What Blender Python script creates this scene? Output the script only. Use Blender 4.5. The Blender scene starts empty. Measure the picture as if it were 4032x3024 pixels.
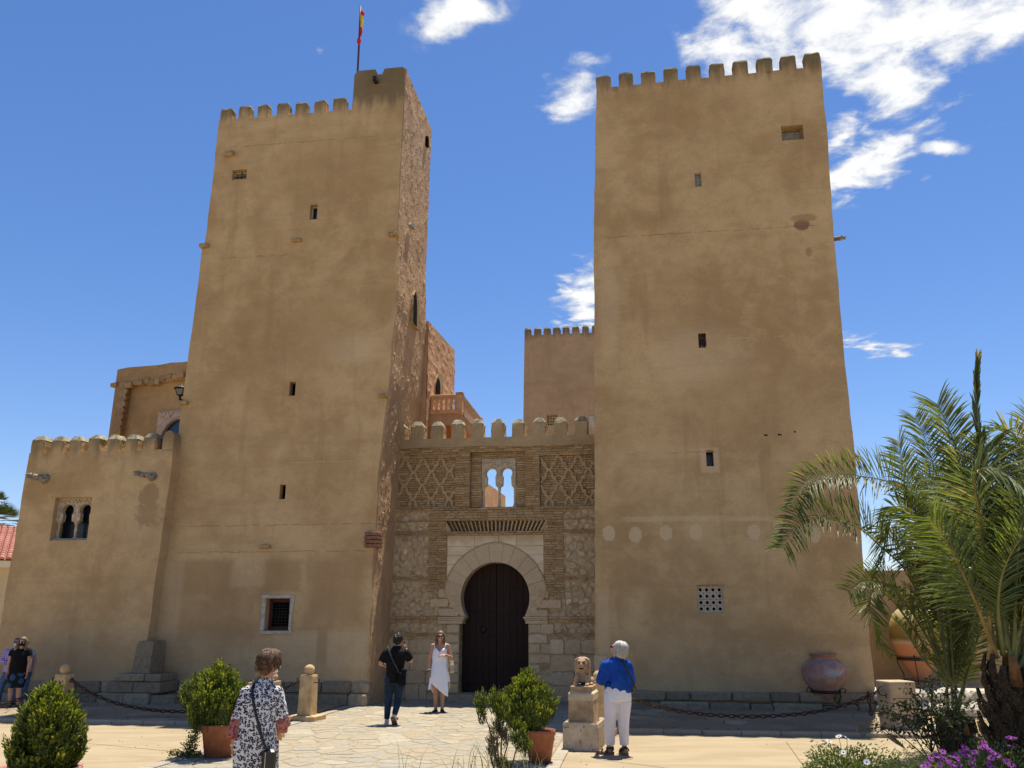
import bpy, bmesh, math, random
from mathutils import Vector, Matrix, noise
from mathutils.geometry import tessellate_polygon
R = math.radians
scene = bpy.context.scene
col = scene.collection
# ---------------------------------------------------------------- camera
F_PX, CX, CY = 3377.6, 2016.0, 1512.0
PITCH = math.atan((2433.4 - 1512) / F_PX)
CAM_H = 1.9
cam = bpy.data.cameras.new('camera')
cam.sensor_width = 36.0
cam.lens = F_PX / 4032 * 36
cam.clip_end = 3000
cam.clip_start = 0.1
cam_o = bpy.data.objects.new('camera', cam)
cam_o.location = (0, 0, CAM_H)
cam_o.rotation_euler = (R(90) + PITCH, 0, 0)
col.objects.link(cam_o)
scene.camera = cam_o
# ---------------------------------------------------------------- look
scene.render.engine = 'CYCLES'
scene.view_settings.view_transform = 'Standard'
scene.view_settings.look = 'None'
scene.view_settings.gamma = 1
scene.view_settings.use_curve_mapping = False
EXPOSURE = 0.93
scene.view_settings.exposure = EXPOSURE
SKY_STRENGTH = 0.079
SUN_STRENGTH = 4.3
# ---------------------------------------------------------------- sun
SEL = R(74.3)
SH = Vector((0.449, 0.893, 0)).normalized()
SUN_DIR = Vector((SH.x * math.cos(SEL), SH.y * math.cos(SEL), math.sin(SEL)))
sl = bpy.data.lights.new('sun', 'SUN')
sl.energy = SUN_STRENGTH
sl.angle = R(0.53)
sl.color = (1.0, 0.93, 0.82)
so = bpy.data.objects.new('sun', sl)
so.rotation_euler = SUN_DIR.to_track_quat('Z', 'Y').to_euler()
so.location = (10, 25, 40)
col.objects.link(so)


# ---------------------------------------------------------------- pixel helpers (measuring the photograph)
def ray(x, y):
    a = (x - CX) / F_PX
    b = -(y - CY) / F_PX
    return Vector((a, math.cos(PITCH) - b * math.sin(PITCH), math.sin(PITCH) + b * math.cos(PITCH)))


def pix(x, y, Y):
    d = ray(x, y)
    return Vector((0, 0, CAM_H)) + d * (Y / d.y)


def gnd(x, y, z=0.0):
    d = ray(x, y)
    k = (z - CAM_H) / d.z
    return Vector((d.x * k, d.y * k, z))


FA = R(8)
FU = Vector((math.cos(FA), -math.sin(FA), 0))
FN = Vector((-math.sin(FA), -math.cos(FA), 0))
FO = Vector((0, 19.9, 0))


def FP(x, y, w=0.0):
    d = ray(x, y)
    k = (w + FO.dot(FN)) / d.dot(FN)
    p = Vector((0, 0, CAM_H)) + d * k - FO
    return (p.dot(FU), p.z + FO.z)


def fw(u, w, z=0.0):
    return FO + FU * u + FN * w + Vector((0, 0, z))


# ---------------------------------------------------------------- world
world = bpy.data.worlds.new('World')
scene.world = world
world.use_nodes = True
nt = world.node_tree
nt.nodes.clear()


def nn(tree, t, **kw):
    n = tree.nodes.new(t)
    for k, v in kw.items():
        if k.startswith('i_'):
            n.inputs[k[2:].replace('_', ' ')].default_value = v
        else:
            setattr(n, k, v)
    return n


wout = nn(nt, 'ShaderNodeOutputWorld')
bg = nn(nt, 'ShaderNodeBackground')
nt.links.new(bg.outputs[0], wout.inputs[0])
sky = nn(nt, 'ShaderNodeTexSky')
sky.sky_type = 'NISHITA'
sky.sun_disc = False
sky.sun_elevation = SEL
sky.sun_rotation = math.atan2(SH.x, SH.y)
sky.air_density = 1.0
sky.dust_density = 0.2
sky.ozone_density = 3.6
sky.altitude = 50


def wmath(op, a, b=None, c=None):
    n = nt.nodes.new('ShaderNodeMath')
    n.operation = op
    for i, v in enumerate((a, b, c)):
        if v is None:
            continue
        if isinstance(v, (int, float)):
            n.inputs[i].default_value = v
        else:
            nt.links.new(v, n.inputs[i])
    return n.outputs[0]


tc = nn(nt, 'ShaderNodeTexCoord')
sep = nn(nt, 'ShaderNodeSeparateXYZ')
nt.links.new(tc.outputs['Generated'], sep.inputs[0])
zc = wmath('MAXIMUM', sep.outputs[2], 0.03)
comb = nn(nt, 'ShaderNodeCombineXYZ')
nt.links.new(wmath('DIVIDE', sep.outputs[0], zc), comb.inputs[0])
nt.links.new(wmath('DIVIDE', sep.outputs[1], zc), comb.inputs[1])
CL = comb.outputs[0]


def cl_xy(x, y):
    d = ray(x, y)
    return Vector((d.x / d.z, d.y / d.z))


# (centre px, point on the long axis px, point on the short axis px, density)
CLOUDS = [
    ((3480, 90), (4100, 20), (3480, 340), 1.0), ((3000, 130), (2670, 240), (3030, 340), .95),
    ((3520, 330), (3780, 330), (3520, 510), .85), ((3900, 60), (4200, 60), (3900, 230), .8),
    ((3350, 470), (3480, 440), (3320, 600), .6),
    ((2250, 350), (2400, 265), (2290, 450), .72), ((2300, 1190), (2410, 1120), (2330, 1310), .95),
    ((3390, 660), (3580, 570), (3430, 765), .92), ((3710, 583), (3800, 583), (3710, 620), .7),
    ((3450, 1360), (3620, 1385), (3450, 1410), .62), ((1810, 50), (1985, 20), (1790, 165), .9),
    ((1262, 194), (1285, 190), (1262, 222), .36), ((3920, 480), (3990, 470), (3920, 510), .4),
    ((3640, 700), (3680, 690), (3640, 715), .33), ((4015, 1240), (4040, 1230), (4015, 1262), .33),
    ((1640, 20), (1700, 5), (1640, 40), .4),
]
n1 = nn(nt, 'ShaderNodeTexNoise', i_Scale=7.5, i_Detail=9.0, i_Roughness=0.60, i_Distortion=0.25)
nt.links.new(CL, n1.inputs['Vector'])
n2 = nn(nt, 'ShaderNodeTexNoise', i_Scale=30.0, i_Detail=6.0, i_Roughness=0.6)
nt.links.new(CL, n2.inputs['Vector'])
field = None
for c, a, b, dens in CLOUDS:
    C0 = cl_xy(*c)
    A = cl_xy(*a) - C0
    B = cl_xy(*b) - C0
    det = A.x * B.y - A.y * B.x
    # inverse of [A B]
    m = ((B.y / det, -B.x / det), (-A.y / det, A.x / det))
    sb = nt.nodes.new('ShaderNodeVectorMath')
    sb.operation = 'SUBTRACT'
    nt.links.new(CL, sb.inputs[0])
    sb.inputs[1].default_value = (C0.x, C0.y, 0)
    ds = []
    for r_ in m:
        d_ = nt.nodes.new('ShaderNodeVectorMath')
        d_.operation = 'DOT_PRODUCT'
        nt.links.new(sb.outputs[0], d_.inputs[0])
        d_.inputs[1].default_value = (r_[0], r_[1], 0)
        ds.append(d_.outputs['Value'])
    r2 = wmath('ADD', wmath('MULTIPLY', ds[0], ds[0]), wmath('MULTIPLY', ds[1], ds[1]))
    g = wmath('MULTIPLY', wmath('EXPONENT', wmath('MULTIPLY', r2, -0.9)), dens)
    field = g if field is None else wmath('MAXIMUM', field, g)
# the same broken cloud goes on outside the frame
nb = nn(nt, 'ShaderNodeTexNoise', i_Scale=0.55, i_Detail=3.0)
nt.links.new(CL, nb.inputs['Vector'])
far = wmath('MULTIPLY', wmath('SUBTRACT', nb.outputs[0], 0.62), 6.0)
side = wmath('LESS_THAN', sep.outputs[1], 0.35)
far = wmath('MULTIPLY', wmath('MAXIMUM', far, 0.0), side)
field = wmath('MAXIMUM', field, wmath('MINIMUM', far, 0.9))
nz = wmath('ADD', wmath('MULTIPLY', wmath('SUBTRACT', n1.outputs[0], 0.5), 2.7),
           wmath('MULTIPLY', wmath('SUBTRACT', n2.outputs[0], 0.5), 0.26))
dd = wmath('ADD', field, wmath('MULTIPLY', nz, wmath('MINIMUM', wmath('MULTIPLY', field, 3.0), 1.0)))
mask = nn(nt, 'ShaderNodeMapRange', interpolation_type='SMOOTHSTEP')
mask.inputs[1].default_value = 0.25
mask.inputs[2].default_value = 0.92
nt.links.new(dd, mask.inputs[0])
shade = nn(nt, 'ShaderNodeMapRange')
shade.inputs[1].default_value = 0.3
shade.inputs[2].default_value = 1.1
shade.inputs[3].default_value = 4.6
shade.inputs[4].default_value = 7.4
nt.links.new(dd, shade.inputs[0])
cc = nn(nt, 'ShaderNodeVectorMath', operation='SCALE')
cc.inputs[0].default_value = (0.97, 0.985, 1.0)
nt.links.new(shade.outputs[0], cc.inputs['Scale'])
mixc = nn(nt, 'ShaderNodeMix', data_type='RGBA')
nt.links.new(mask.outputs[0], mixc.inputs[0])
hsv = nn(nt, 'ShaderNodeHueSaturation')
hsv.inputs['Saturation'].default_value = 1.2
nt.links.new(sky.outputs[0], hsv.inputs['Color'])
tint = nn(nt, 'ShaderNodeMix', data_type='RGBA', blend_type='MULTIPLY')
tint.inputs[0].default_value = 1
nt.links.new(hsv.outputs[0], tint.inputs[6])
tint.inputs[7].default_value = (1.0, .90, .98, 1)
nt.links.new(tint.outputs[2], mixc.inputs[6])
nt.links.new(cc.outputs[0], mixc.inputs[7])
nt.links.new(mixc.outputs[2], bg.inputs[0])
bg.inputs[1].default_value = SKY_STRENGTH


# ---------------------------------------------------------------- object helpers
def tag(o, label=None, cat=None, group=None, kind=None):
    if label: o['label'] = label
    if cat: o['category'] = cat
    if group: o['group'] = group
    if kind: o['kind'] = kind
    return o


def thing(name, label, cat, loc=(0, 0, 0), rz=0.0, group=None):
    o = bpy.data.objects.new(name, None)
    o.empty_display_size = 0.2
    o.location = loc
    o.rotation_euler = (0, 0, rz)
    col.objects.link(o)
    return tag(o, label, cat, group)


def fthing(name, label, cat, u=0.0, w=0.0, z=0.0, group=None):
    """thing whose parts are laid out in the facade's own axes: x=along, y=-outward, z=up"""
    o = thing(name, label, cat, fw(u, w, z), -FA, group)
    o['off_u'] = u
    OFF[o.name] = (u, -w, z)
    return o


OFF = {}


class MB:
    def __init__(s):
        s.v, s.f, s.sm, s.mi = [], [], [], []

    def add(s, vs, fs, smooth=False, mi=0):
        b = len(s.v)
        s.v += [tuple(p) for p in vs]
        for f in fs:
            s.f.append(tuple(i + b for i in f))
            s.sm.append(smooth)
            s.mi.append(mi)
        return s

    def box(s, x0, x1, y0, y1, z0, z1, mi=0):
        return s.add([(x0, y0, z0), (x1, y0, z0), (x1, y1, z0), (x0, y1, z0), (x0, y0, z1), (x1, y0, z1), (x1, y1, z1), (x0, y1, z1)],
                     [(0, 3, 2, 1), (4, 5, 6, 7), (0, 1, 5, 4), (1, 2, 6, 5), (2, 3, 7, 6), (3, 0, 4, 7)], mi=mi)

    def cbox(s, x0, x1, y0, y1, z0, z1, c, mi=0):
        """box with chamfered vertical+horizontal edges, 'c' wide, made of three stacked rings"""
        def ring(k, z):
            return [(x0 + k, y0, z), (x1 - k, y0, z), (x1, y0 + k, z), (x1, y1 - k, z), (x1 - k, y1, z), (x0 + k, y1, z), (x0, y1 - k, z), (x0, y0 + k, z)]
        def ring2(k, z):
            return [(x0 + 2 * k, y0 + k, z), (x1 - 2 * k, y0 + k, z), (x1 - k, y0 + 2 * k, z), (x1 - k, y1 - 2 * k, z), (x1 - 2 * k, y1 - k, z), (x0 + 2 * k, y1 - k, z), (x0 + k, y1 - 2 * k, z), (x0 + k, y0 + 2 * k, z)]
        rs = [ring2(c, z0), ring(c, z0 + c), ring(c, z1 - c), ring2(c, z1)]
        return s.rings(rs, mi=mi)

    def rings(s, rs, smooth=False, cap0=True, cap1=True, mi=0, closed=True):
        n = len(rs[0])
        vs = [p for r in rs for p in r]
        fs = []
        for j in range(len(rs) - 1):
            for i in range(n if closed else n - 1):
                a = j * n + i
                b = j * n + (i + 1) % n
                fs.append((a, b, b + n, a + n))
        s.add(vs, fs, smooth, mi)
        b0 = len(s.v) - len(vs)
        if cap0: s.f.append(tuple(b0 + i for i in range(n - 1, -1, -1))); s.sm.append(False); s.mi.append(mi)
        if cap1:
            k = b0 + (len(rs) - 1) * n
            s.f.append(tuple(k + i for i in range(n))); s.sm.append(False); s.mi.append(mi)
        return s

    def lathe(s, prof, n=32, c=(0, 0, 0), smooth=True, cap0=True, cap1=False, wob=0.0, mi=0):
        rs = []
        for r, z in prof:
            rs.append([(c[0] + r * math.cos(2 * math.pi * i / n) * (1 + wob * math.sin(3 * i + z * 7)), c[1] + r * math.sin(2 * math.pi * i / n), c[2] + z) for i in range(n)])
        return s.rings(rs, smooth, cap0, cap1, mi)

    def tube(s, pts, rad, n=6, smooth=True, caps=True, mi=0):
        pts = [Vector(p) for p in pts]
        rads = rad if isinstance(rad, (list, tuple)) else [rad] * len(pts)
        rs = []
        up = None
        for i, p in enumerate(pts):
            t = (pts[min(i + 1, len(pts) - 1)] - pts[max(i - 1, 0)])
            if t.length < 1e-9: t = Vector((0, 0, 1))
            t.normalize()
            if up is None:
                up = Vector((0, 0, 1)) if abs(t.z) < 0.9 else Vector((1, 0, 0))
            x = t.cross(up)
            if x.length < 1e-4: x = t.cross(Vector((0, 1, 0)))
            x.normalize()
            y = x.cross(t).normalized()
            up = y
            rs.append([tuple(p + (x * math.cos(2 * math.pi * k / n) + y * math.sin(2 * math.pi * k / n)) * rads[i]) for k in range(n)])
        return s.rings(rs, smooth, caps, caps, mi)

    def ell(s, c, r, rot=None, nu=14, nv=9, smooth=True, mi=0):
        c = Vector(c)
        if isinstance(r, (int, float)): r = (r, r, r)
        M = rot if rot is not None else Matrix.Identity(3)
        vs, fs = [], []
        vs.append(c + M @ Vector((0, 0, -r[2])))
        for j in range(1, nv):
            t = math.pi * j / nv
            for i in range(nu):
                a = 2 * math.pi * i / nu
                vs.append(c + M @ Vector((r[0] * math.sin(t) * math.cos(a), r[1] * math.sin(t) * math.sin(a), -r[2] * math.cos(t))))
        vs.append(c + M @ Vector((0, 0, r[2])))
        for i in range(nu):
            fs.append((0, 1 + (i + 1) % nu, 1 + i))
            for j in range(nv - 2):
                a = 1 + j * nu
                fs.append((a + i, a + (i + 1) % nu, a + nu + (i + 1) % nu, a + nu + i))
            a = 1 + (nv - 2) * nu
            fs.append((a + i, a + (i + 1) % nu, len(vs) - 1))
        return s.add(vs, fs, smooth, mi)

    def cap(s, p0, p1, r0, r1, n=10, mi=0):
        """tapered capsule"""
        p0, p1 = Vector(p0), Vector(p1)
        t = (p1 - p0)
        if t.length < 1e-6: return s.ell(p0, max(r0, r1))
        L = t.length
        t.normalize()
        pts, rr = [], []
        for k in (0.02, 0.35, 0.75):
            pts.append(p0 - t * r0 * math.cos(math.asin(k))); rr.append(r0 * k)
        pts.append(p0); rr.append(r0)
        pts.append(p1); rr.append(r1)
        for k in (0.75, 0.35, 0.02):
            pts.append(p1 + t * r1 * math.cos(math.asin(k))); rr.append(r1 * k)
        return s.tube(pts, rr, n, mi=mi)

    def slab(s, loops, w0, w1, mi=0, back=True):
        """polygon (u,v) with holes, extruded between outward distances w0<w1, local facade axes"""
        flat = [p for lp in loops for p in lp]
        tris = tessellate_polygon([[Vector((p[0], p[1], 0)) for p in lp] for lp in loops])
        n = len(flat)
        vs = [(p[0], -w1, p[1]) for p in flat] + [(p[0], -w0, p[1]) for p in flat]
        fs = []
        for t in tris:
            a, b, c = t
            P, Q, S_ = flat[a], flat[b], flat[c]
            cr = (Q[0] - P[0]) * (S_[1] - P[1]) - (Q[1] - P[1]) * (S_[0] - P[0])
            if cr < 0: b, c = c, b
            fs.append((a, b, c))
            if back: fs.append((a + n, c + n, b + n))
        k = 0
        for li, lp in enumerate(loops):
            ar = sum(lp[i][0] * lp[(i + 1) % len(lp)][1] - lp[(i + 1) % len(lp)][0] * lp[i][1] for i in range(len(lp)))
            ccw = ar > 0
            if li > 0: ccw = not ccw
            m = len(lp)
            for i in range(m):
                a, b = k + i, k + (i + 1) % m
                if ccw: fs.append((a, a + n, b + n, b))
                else: fs.append((b, b + n, a + n, a))
            k += m
        return s.add(vs, fs, False, mi)

    def build(s, name, mat, parent=None, off=(0, 0, 0), mats=None, loc=(0, 0, 0)):
        me = bpy.data.meshes.new(name)
        if off != (0, 0, 0):
            vs = [(p[0] - off[0], p[1] - off[1], p[2] - off[2]) for p in s.v]
        else:
            vs = s.v
        me.from_pydata(vs, [], s.f)
        me.polygons.foreach_set('use_smooth', s.sm)
        if mats:
            for m in mats: me.materials.append(m)
            me.polygons.foreach_set('material_index', s.mi)
        elif mat:
            me.materials.append(mat)
        me.update()
        o = bpy.data.objects.new(name, me)
        col.objects.link(o)
        if parent: o.parent = parent
        o.location = loc
        return o


def fpart(mb, name, mat, root, parent=None, mats=None):
    """part given in facade coordinates, hung on a facade thing (or one of its parts)"""
    return mb.build(name, mat, parent or root, OFF[root.name], mats)


def inst(o, loc, parent, rz=0.0, scale=None):
    c = o.copy()
    col.objects.link(c)
    c.parent = parent
    c.location = loc
    c.rotation_euler = (0, 0, rz)
    if scale: c.scale = scale
    return c


def copy_tree(root, loc, rz=None):
    r = root.copy()
    col.objects.link(r)
    r.location = loc
    if rz is not None: r.rotation_euler = (0, 0, rz)
    for ch in list(root.children):
        c = ch.copy(); col.objects.link(c); c.parent = r
        for g in ch.children:
            d = g.copy(); col.objects.link(d); d.parent = c
    return r


def rough(loop, step, amp, rnd, closed=True):
    out = []
    n = len(loop)
    for i in range(n if closed else n - 1):
        a, b = Vector(loop[i]), Vector(loop[(i + 1) % n])
        L = (b - a).length
        k = max(1, int(L / step))
        d = (b - a) / max(L, 1e-9)
        nr = Vector((-d.y, d.x))
        for j in range(k):
            p = a + (b - a) * (j / k)
            if j > 0: p += nr * rnd.uniform(-amp, amp)
            out.append((p.x, p.y))
    if not closed: out.append(tuple(loop[-1]))
    return out


def interp(tab, v):
    """tab: list of (v,u) sorted by v"""
    if v <= tab[0][0]: return tab[0][1]
    for (a, b), (c, d) in zip(tab, tab[1:]):
        if v <= c: return b + (d - b) * (v - a) / max(c - a, 1e-9)
    return tab[-1][1]


def clip_poly(poly, a, b, c):
    """keep a*x+b*y<=c"""
    out = []
    n = len(poly)
    for i in range(n):
        p, q = poly[i], poly[(i + 1) % n]
        dp = a * p[0] + b * p[1] - c
        dq = a * q[0] + b * q[1] - c
        if dp <= 0: out.append(p)
        if (dp < 0) != (dq < 0) and abs(dp - dq) > 1e-12:
            t = dp / (dp - dq)
            out.append((p[0] + (q[0] - p[0]) * t, p[1] + (q[1] - p[1]) * t))
    return out


def voronoi(x0, x1, y0, y1, cx, cy, jit, rnd, drop=None):
    nx, ny = max(1, round((x1 - x0) / cx)), max(1, round((y1 - y0) / cy))
    sx, sy = (x1 - x0) / nx, (y1 - y0) / ny
    pts = {}
    for i in range(-1, nx + 1):
        for j in range(-1, ny + 1):
            pts[i, j] = (x0 + (i + .5 + (0.5 if j % 2 else 0) * .8 + rnd.uniform(-jit, jit)) * sx, y0 + (j + .5 + rnd.uniform(-jit, jit)) * sy)
    cells = []
    for (i, j), p in pts.items():
        poly = [(x0, y0), (x1, y0), (x1, y1), (x0, y1)]
        for di in range(-2, 3):
            for dj in range(-2, 3):
                q = pts.get((i + di, j + dj))
                if q is None or (di == 0 and dj == 0): continue
                a, b = q[0] - p[0], q[1] - p[1]
                c = (q[0] ** 2 + q[1] ** 2 - p[0] ** 2 - p[1] ** 2) / 2
                poly = clip_poly(poly, a, b, c)
                if len(poly) < 3: break
            if len(poly) < 3: break
        if len(poly) >= 3: cells.append(poly)
    return cells


def area(poly):
    return abs(sum(poly[i][0] * poly[(i + 1) % len(poly)][1] - poly[(i + 1) % len(poly)][0] * poly[i][1] for i in range(len(poly)))) / 2


def centroid(poly):
    return (sum(p[0] for p in poly) / len(poly), sum(p[1] for p in poly) / len(poly))


def inset(poly, d):
    c = centroid(poly)
    out = []
    for p in poly:
        v = Vector((p[0] - c[0], p[1] - c[1]))
        L = v.length
        if L < 1e-6: continue
        k = max(0.15, (L - d * 1.25) / L)
        out.append((c[0] + v.x * k, c[1] + v.y * k))
    return out


def round_poly(poly, k=0.22):
    """cut corners"""
    out = []
    n = len(poly)
    for i in range(n):
        p, q = poly[i], poly[(i + 1) % n]
        out.append((p[0] + (q[0] - p[0]) * k, p[1] + (q[1] - p[1]) * k))
        out.append((p[0] + (q[0] - p[0]) * (1 - k), p[1] + (q[1] - p[1]) * (1 - k)))
    return out


def dedupe(poly, eps=0.004):
    out = []
    for p in poly:
        if not out or (abs(p[0] - out[-1][0]) + abs(p[1] - out[-1][1])) > eps: out.append(p)
    if len(out) > 2 and abs(out[0][0] - out[-1][0]) + abs(out[0][1] - out[-1][1]) < eps: out.pop()
    return out
# ---------------------------------------------------------------- materials
def srgb(r, g, b):
    return tuple((c / 255 / 12.92 if c / 255 < .04045 else ((c / 255 + .055) / 1.055) ** 2.4) for c in (r, g, b))


class M:
    """small node helper"""
    def __init__(s, name, rough=0.9, spec=0.2, metal=0.0):
        s.m = bpy.data.materials.new(name)
        s.m.use_nodes = True
        s.t = s.m.node_tree
        s.b = s.t.nodes['Principled BSDF']
        s.b.inputs['Roughness'].default_value = rough
        s.b.inputs['Metallic'].default_value = metal
        s.b.inputs['Specular IOR Level'].default_value = spec
        s.geo = s.t.nodes.new('ShaderNodeNewGeometry')
        s.tc = s.t.nodes.new('ShaderNodeTexCoord')
        s.pos = s.geo.outputs['Position']
        s.obj = s.tc.outputs['Object']

    def link(s, a, b): s.t.links.new(a, b)

    def noise(s, scale, detail=4, rough=.6, vec=None, dist=0.0, stretch=None):
        n = s.t.nodes.new('ShaderNodeTexNoise')
        n.inputs['Scale'].default_value = scale
        n.inputs['Detail'].default_value = detail
        n.inputs['Roughness'].default_value = rough
        n.inputs['Distortion'].default_value = dist
        v = vec or s.pos
        if stretch:
            mp = s.t.nodes.new('ShaderNodeMapping')
            mp.inputs['Scale'].default_value = stretch
            s.link(v, mp.inputs[0])
            v = mp.outputs[0]
        s.link(v, n.inputs['Vector'])
        return n.outputs[0]

    def ramp(s, fac, a, b, lo=0.0, hi=1.0, smooth=True):
        n = s.t.nodes.new('ShaderNodeMapRange')
        if smooth: n.interpolation_type = 'SMOOTHSTEP'
        s.put(fac, n.inputs[0])
        n.inputs[1].default_value = a
        n.inputs[2].default_value = b
        n.inputs[3].default_value = lo
        n.inputs[4].default_value = hi
        return n.outputs[0]

    def put(s, v, inp):
        if hasattr(v, 'is_output'): s.link(v, inp)
        elif isinstance(v, (tuple, list)) and len(v) == 3 and inp.type == 'RGBA': inp.default_value = (*v, 1)
        else: inp.default_value = v

    def mix(s, f, a, b, mode='MIX'):
        n = s.t.nodes.new('ShaderNodeMix')
        n.data_type = 'RGBA'
        n.blend_type = mode
        s.put(f, n.inputs[0])
        s.put(a, n.inputs[6])
        s.put(b, n.inputs[7])
        return n.outputs[2]

    def math(s, op, a, b=0.0, c=None):
        n = s.t.nodes.new('ShaderNodeMath')
        n.operation = op
        s.put(a, n.inputs[0])
        s.put(b, n.inputs[1])
        if c is not None: s.put(c, n.inputs[2])
        return n.outputs[0]

    def vmath(s, op, a, b=None, scale=None):
        n = s.t.nodes.new('ShaderNodeVectorMath')
        n.operation = op
        s.put(a, n.inputs[0])
        if b is not None: s.put(b, n.inputs[1])
        if scale is not None: n.inputs['Scale'].default_value = scale
        return n.outputs['Value'] if op in ('DOT_PRODUCT', 'LENGTH') else n.outputs[0]

    def color(s, c):
        s.put(c, s.b.inputs['Base Color'])
        return s

    def bump(s, h, strength=.5, dist=.02, prev=None):
        n = s.t.nodes.new('ShaderNodeBump')
        n.inputs['Strength'].default_value = strength
        n.inputs['Distance'].default_value = dist
        s.link(h, n.inputs['Height'])
        if prev is not None: s.link(prev, n.inputs['Normal'])
        s.link(n.outputs[0], s.b.inputs['Normal'])
        return n.outputs[0]

    def island(s):
        oi = s.t.nodes.new('ShaderNodeObjectInfo')
        return s.math('FRACT', s.math('ADD', s.geo.outputs['Random Per Island'], oi.outputs['Random']))

    def curve(s, fac, stops):
        n = s.t.nodes.new('ShaderNodeValToRGB')
        e = n.color_ramp.elements
        e[0].position, e[0].color = stops[0][0], (*stops[0][1], 1)
        e[1].position, e[1].color = stops[-1][0], (*stops[-1][1], 1)
        for p, c in stops[1:-1]:
            x = e.new(p)
            x.color = (*c, 1)
        s.link(fac, n.inputs[0])
        return n.outputs[0]

    def facade(s):
        """(u, w, v) of the shading point"""
        a = s.vmath('SUBTRACT', s.pos, tuple(FO))
        u = s.vmath('DOT_PRODUCT', a, tuple(FU))
        w = s.vmath('DOT_PRODUCT', a, tuple(FN))
        sp = s.t.nodes.new('ShaderNodeSeparateXYZ')
        s.link(s.pos, sp.inputs[0])
        return u, w, sp.outputs[2]


def simple(name, c, rough=.85, spec=.2, var=.15, scale=6.0, bump=0.0, bscale=60.0, metal=0.0, c2=None, obj=False):
    m = M(name, rough, spec, metal)
    v = m.obj if obj else m.pos
    n = m.noise(scale, 5, .65, v)
    d = c2 or tuple(x * (1 - var * 1.6) for x in c)
    m.color(m.mix(m.ramp(n, .32, .68), d, c))
    if bump:
        m.bump(m.noise(bscale, 4, .6, v), bump, .01)
    return m.m


def plaster(name, light, dark, blotches=(), cracks=(), low=None, grain=1.0, dirt_top=None):
    m = M(name, .95, .08)
    u, w, v = m.facade()
    cv = m.t.nodes.new('ShaderNodeCombineXYZ')
    m.link(u, cv.inputs[0]); m.link(v, cv.inputs[1]); m.link(w, cv.inputs[2])
    P = cv.outputs[0]
    big = m.noise(.42, 4, .6, P, .4)
    mid = m.noise(1.7, 5, .7, P, .3)
    fine = m.noise(26, 4, .75, P)
    c = m.mix(m.ramp(big, .34, .66), dark, light)
    mdl = tuple((a * 1.12 + b * .0) for a, b in zip(light, dark))
    c = m.mix(m.math('MULTIPLY', m.ramp(mid, .46, .66), .42), c, mdl)
    c = m.mix(m.math('MULTIPLY', m.ramp(mid, .52, .30), .44), c, tuple(x * .86 for x in dark))
    lay = m.noise(1.0, 5, .65, P, .2, (.22, 2.2, 1))
    c = m.mix(m.math('MULTIPLY', m.ramp(lay, .50, .68), .30), c, tuple(x * .84 for x in dark))
    # weather streaks run down
    st = m.noise(2.2, 4, .6, P, 0, (1, .12, 1))
    c = m.mix(m.math('MULTIPLY', m.ramp(st, .55, .72), .42), c, tuple(x * .8 for x in dark))
    edge_n = m.math('MULTIPLY', m.math('SUBTRACT', m.noise(6.5, 7, .78, P), .5), 1.5)
    for (bu, bv, ru, rv, kind, colr, amt, soft, wob) in blotches:
        du = m.math('DIVIDE', m.math('ABSOLUTE', m.math('SUBTRACT', u, bu)), ru)
        dv = m.math('DIVIDE', m.math('ABSOLUTE', m.math('SUBTRACT', v, bv)), rv)
        if kind == 'box': d = m.math('MAXIMUM', du, dv)
        else: d = m.math('SQRT', m.math('ADD', m.math('MULTIPLY', du, du), m.math('MULTIPLY', dv, dv)))
        d = m.math('ADD', d, m.math('MULTIPLY', edge_n, wob))
        c = m.mix(m.math('MULTIPLY', m.ramp(d, 1 + soft, 1 - soft), amt), c, colr)
    # cracks: thin wavering lines (u0,u1,v)
    for (u0, u1, vv, amp, dark_c) in cracks:
        wv = m.math('MULTIPLY', m.math('SUBTRACT', m.noise(3.0, 5, .75, P), .5), amp)
        d = m.math('ABSOLUTE', m.math('SUBTRACT', m.math('SUBTRACT', v, vv), wv))
        inr = m.math('MULTIPLY', m.ramp(u, u0, u0 + .3), m.ramp(u, u1, u1 - .3))
        brk = m.ramp(m.noise(4.2, 3, .5, P), .40, .52)
        f = m.math('MULTIPLY', m.math('MULTIPLY', m.ramp(d, .014, .003), inr), m.math('MULTIPLY', brk, .55))
        c = m.mix(f, c, dark_c)
    c = m.mix(m.math('MULTIPLY', m.ramp(fine, .30, .72, -.0, .30), grain), c, tuple(x * .62 for x in dark))
    sp = m.noise(60, 2, .5, P)
    c = m.mix(m.math('MULTIPLY', m.ramp(sp, .62, .75), .25), c, tuple(min(1, x * 1.5) for x in light))
    if low is not None:  # splash-back grime near the foot
        lz, lc, la = low
        nn_ = m.math('ADD', v, m.math('MULTIPLY', m.math('SUBTRACT', mid, .5), 1.6))
        c = m.mix(m.ramp(nn_, lz, lz * .12, 0, la), c, lc)
    if dirt_top is not None:
        tz, tc_ = dirt_top
        stk = m.noise(5.0, 4, .6, P, 0, (1, .14, 1))
        nn_ = m.math('ADD', v, m.math('MULTIPLY', m.math('SUBTRACT', stk, .5), 1.1))
        c = m.mix(m.ramp(nn_, tz - .45, tz + .12, 0, .75), c, tc_)
    m.color(c)
    b1 = m.noise(1.5, 6, .6, P)
    b = m.bump(b1, .45, .12)
    b = m.bump(mid, .35, .05, b)
    b = m.bump(m.noise(14, 5, .8, P), .55, .02, b)
    return m.m


L_TAN, D_TAN = (.61, .43, .22), (.45, .295, .14)
PATCH = (.68, .52, .32)
RBR = (.36, .22, .105)
BASE_DIRT = (.40, .29, .165)


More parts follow.
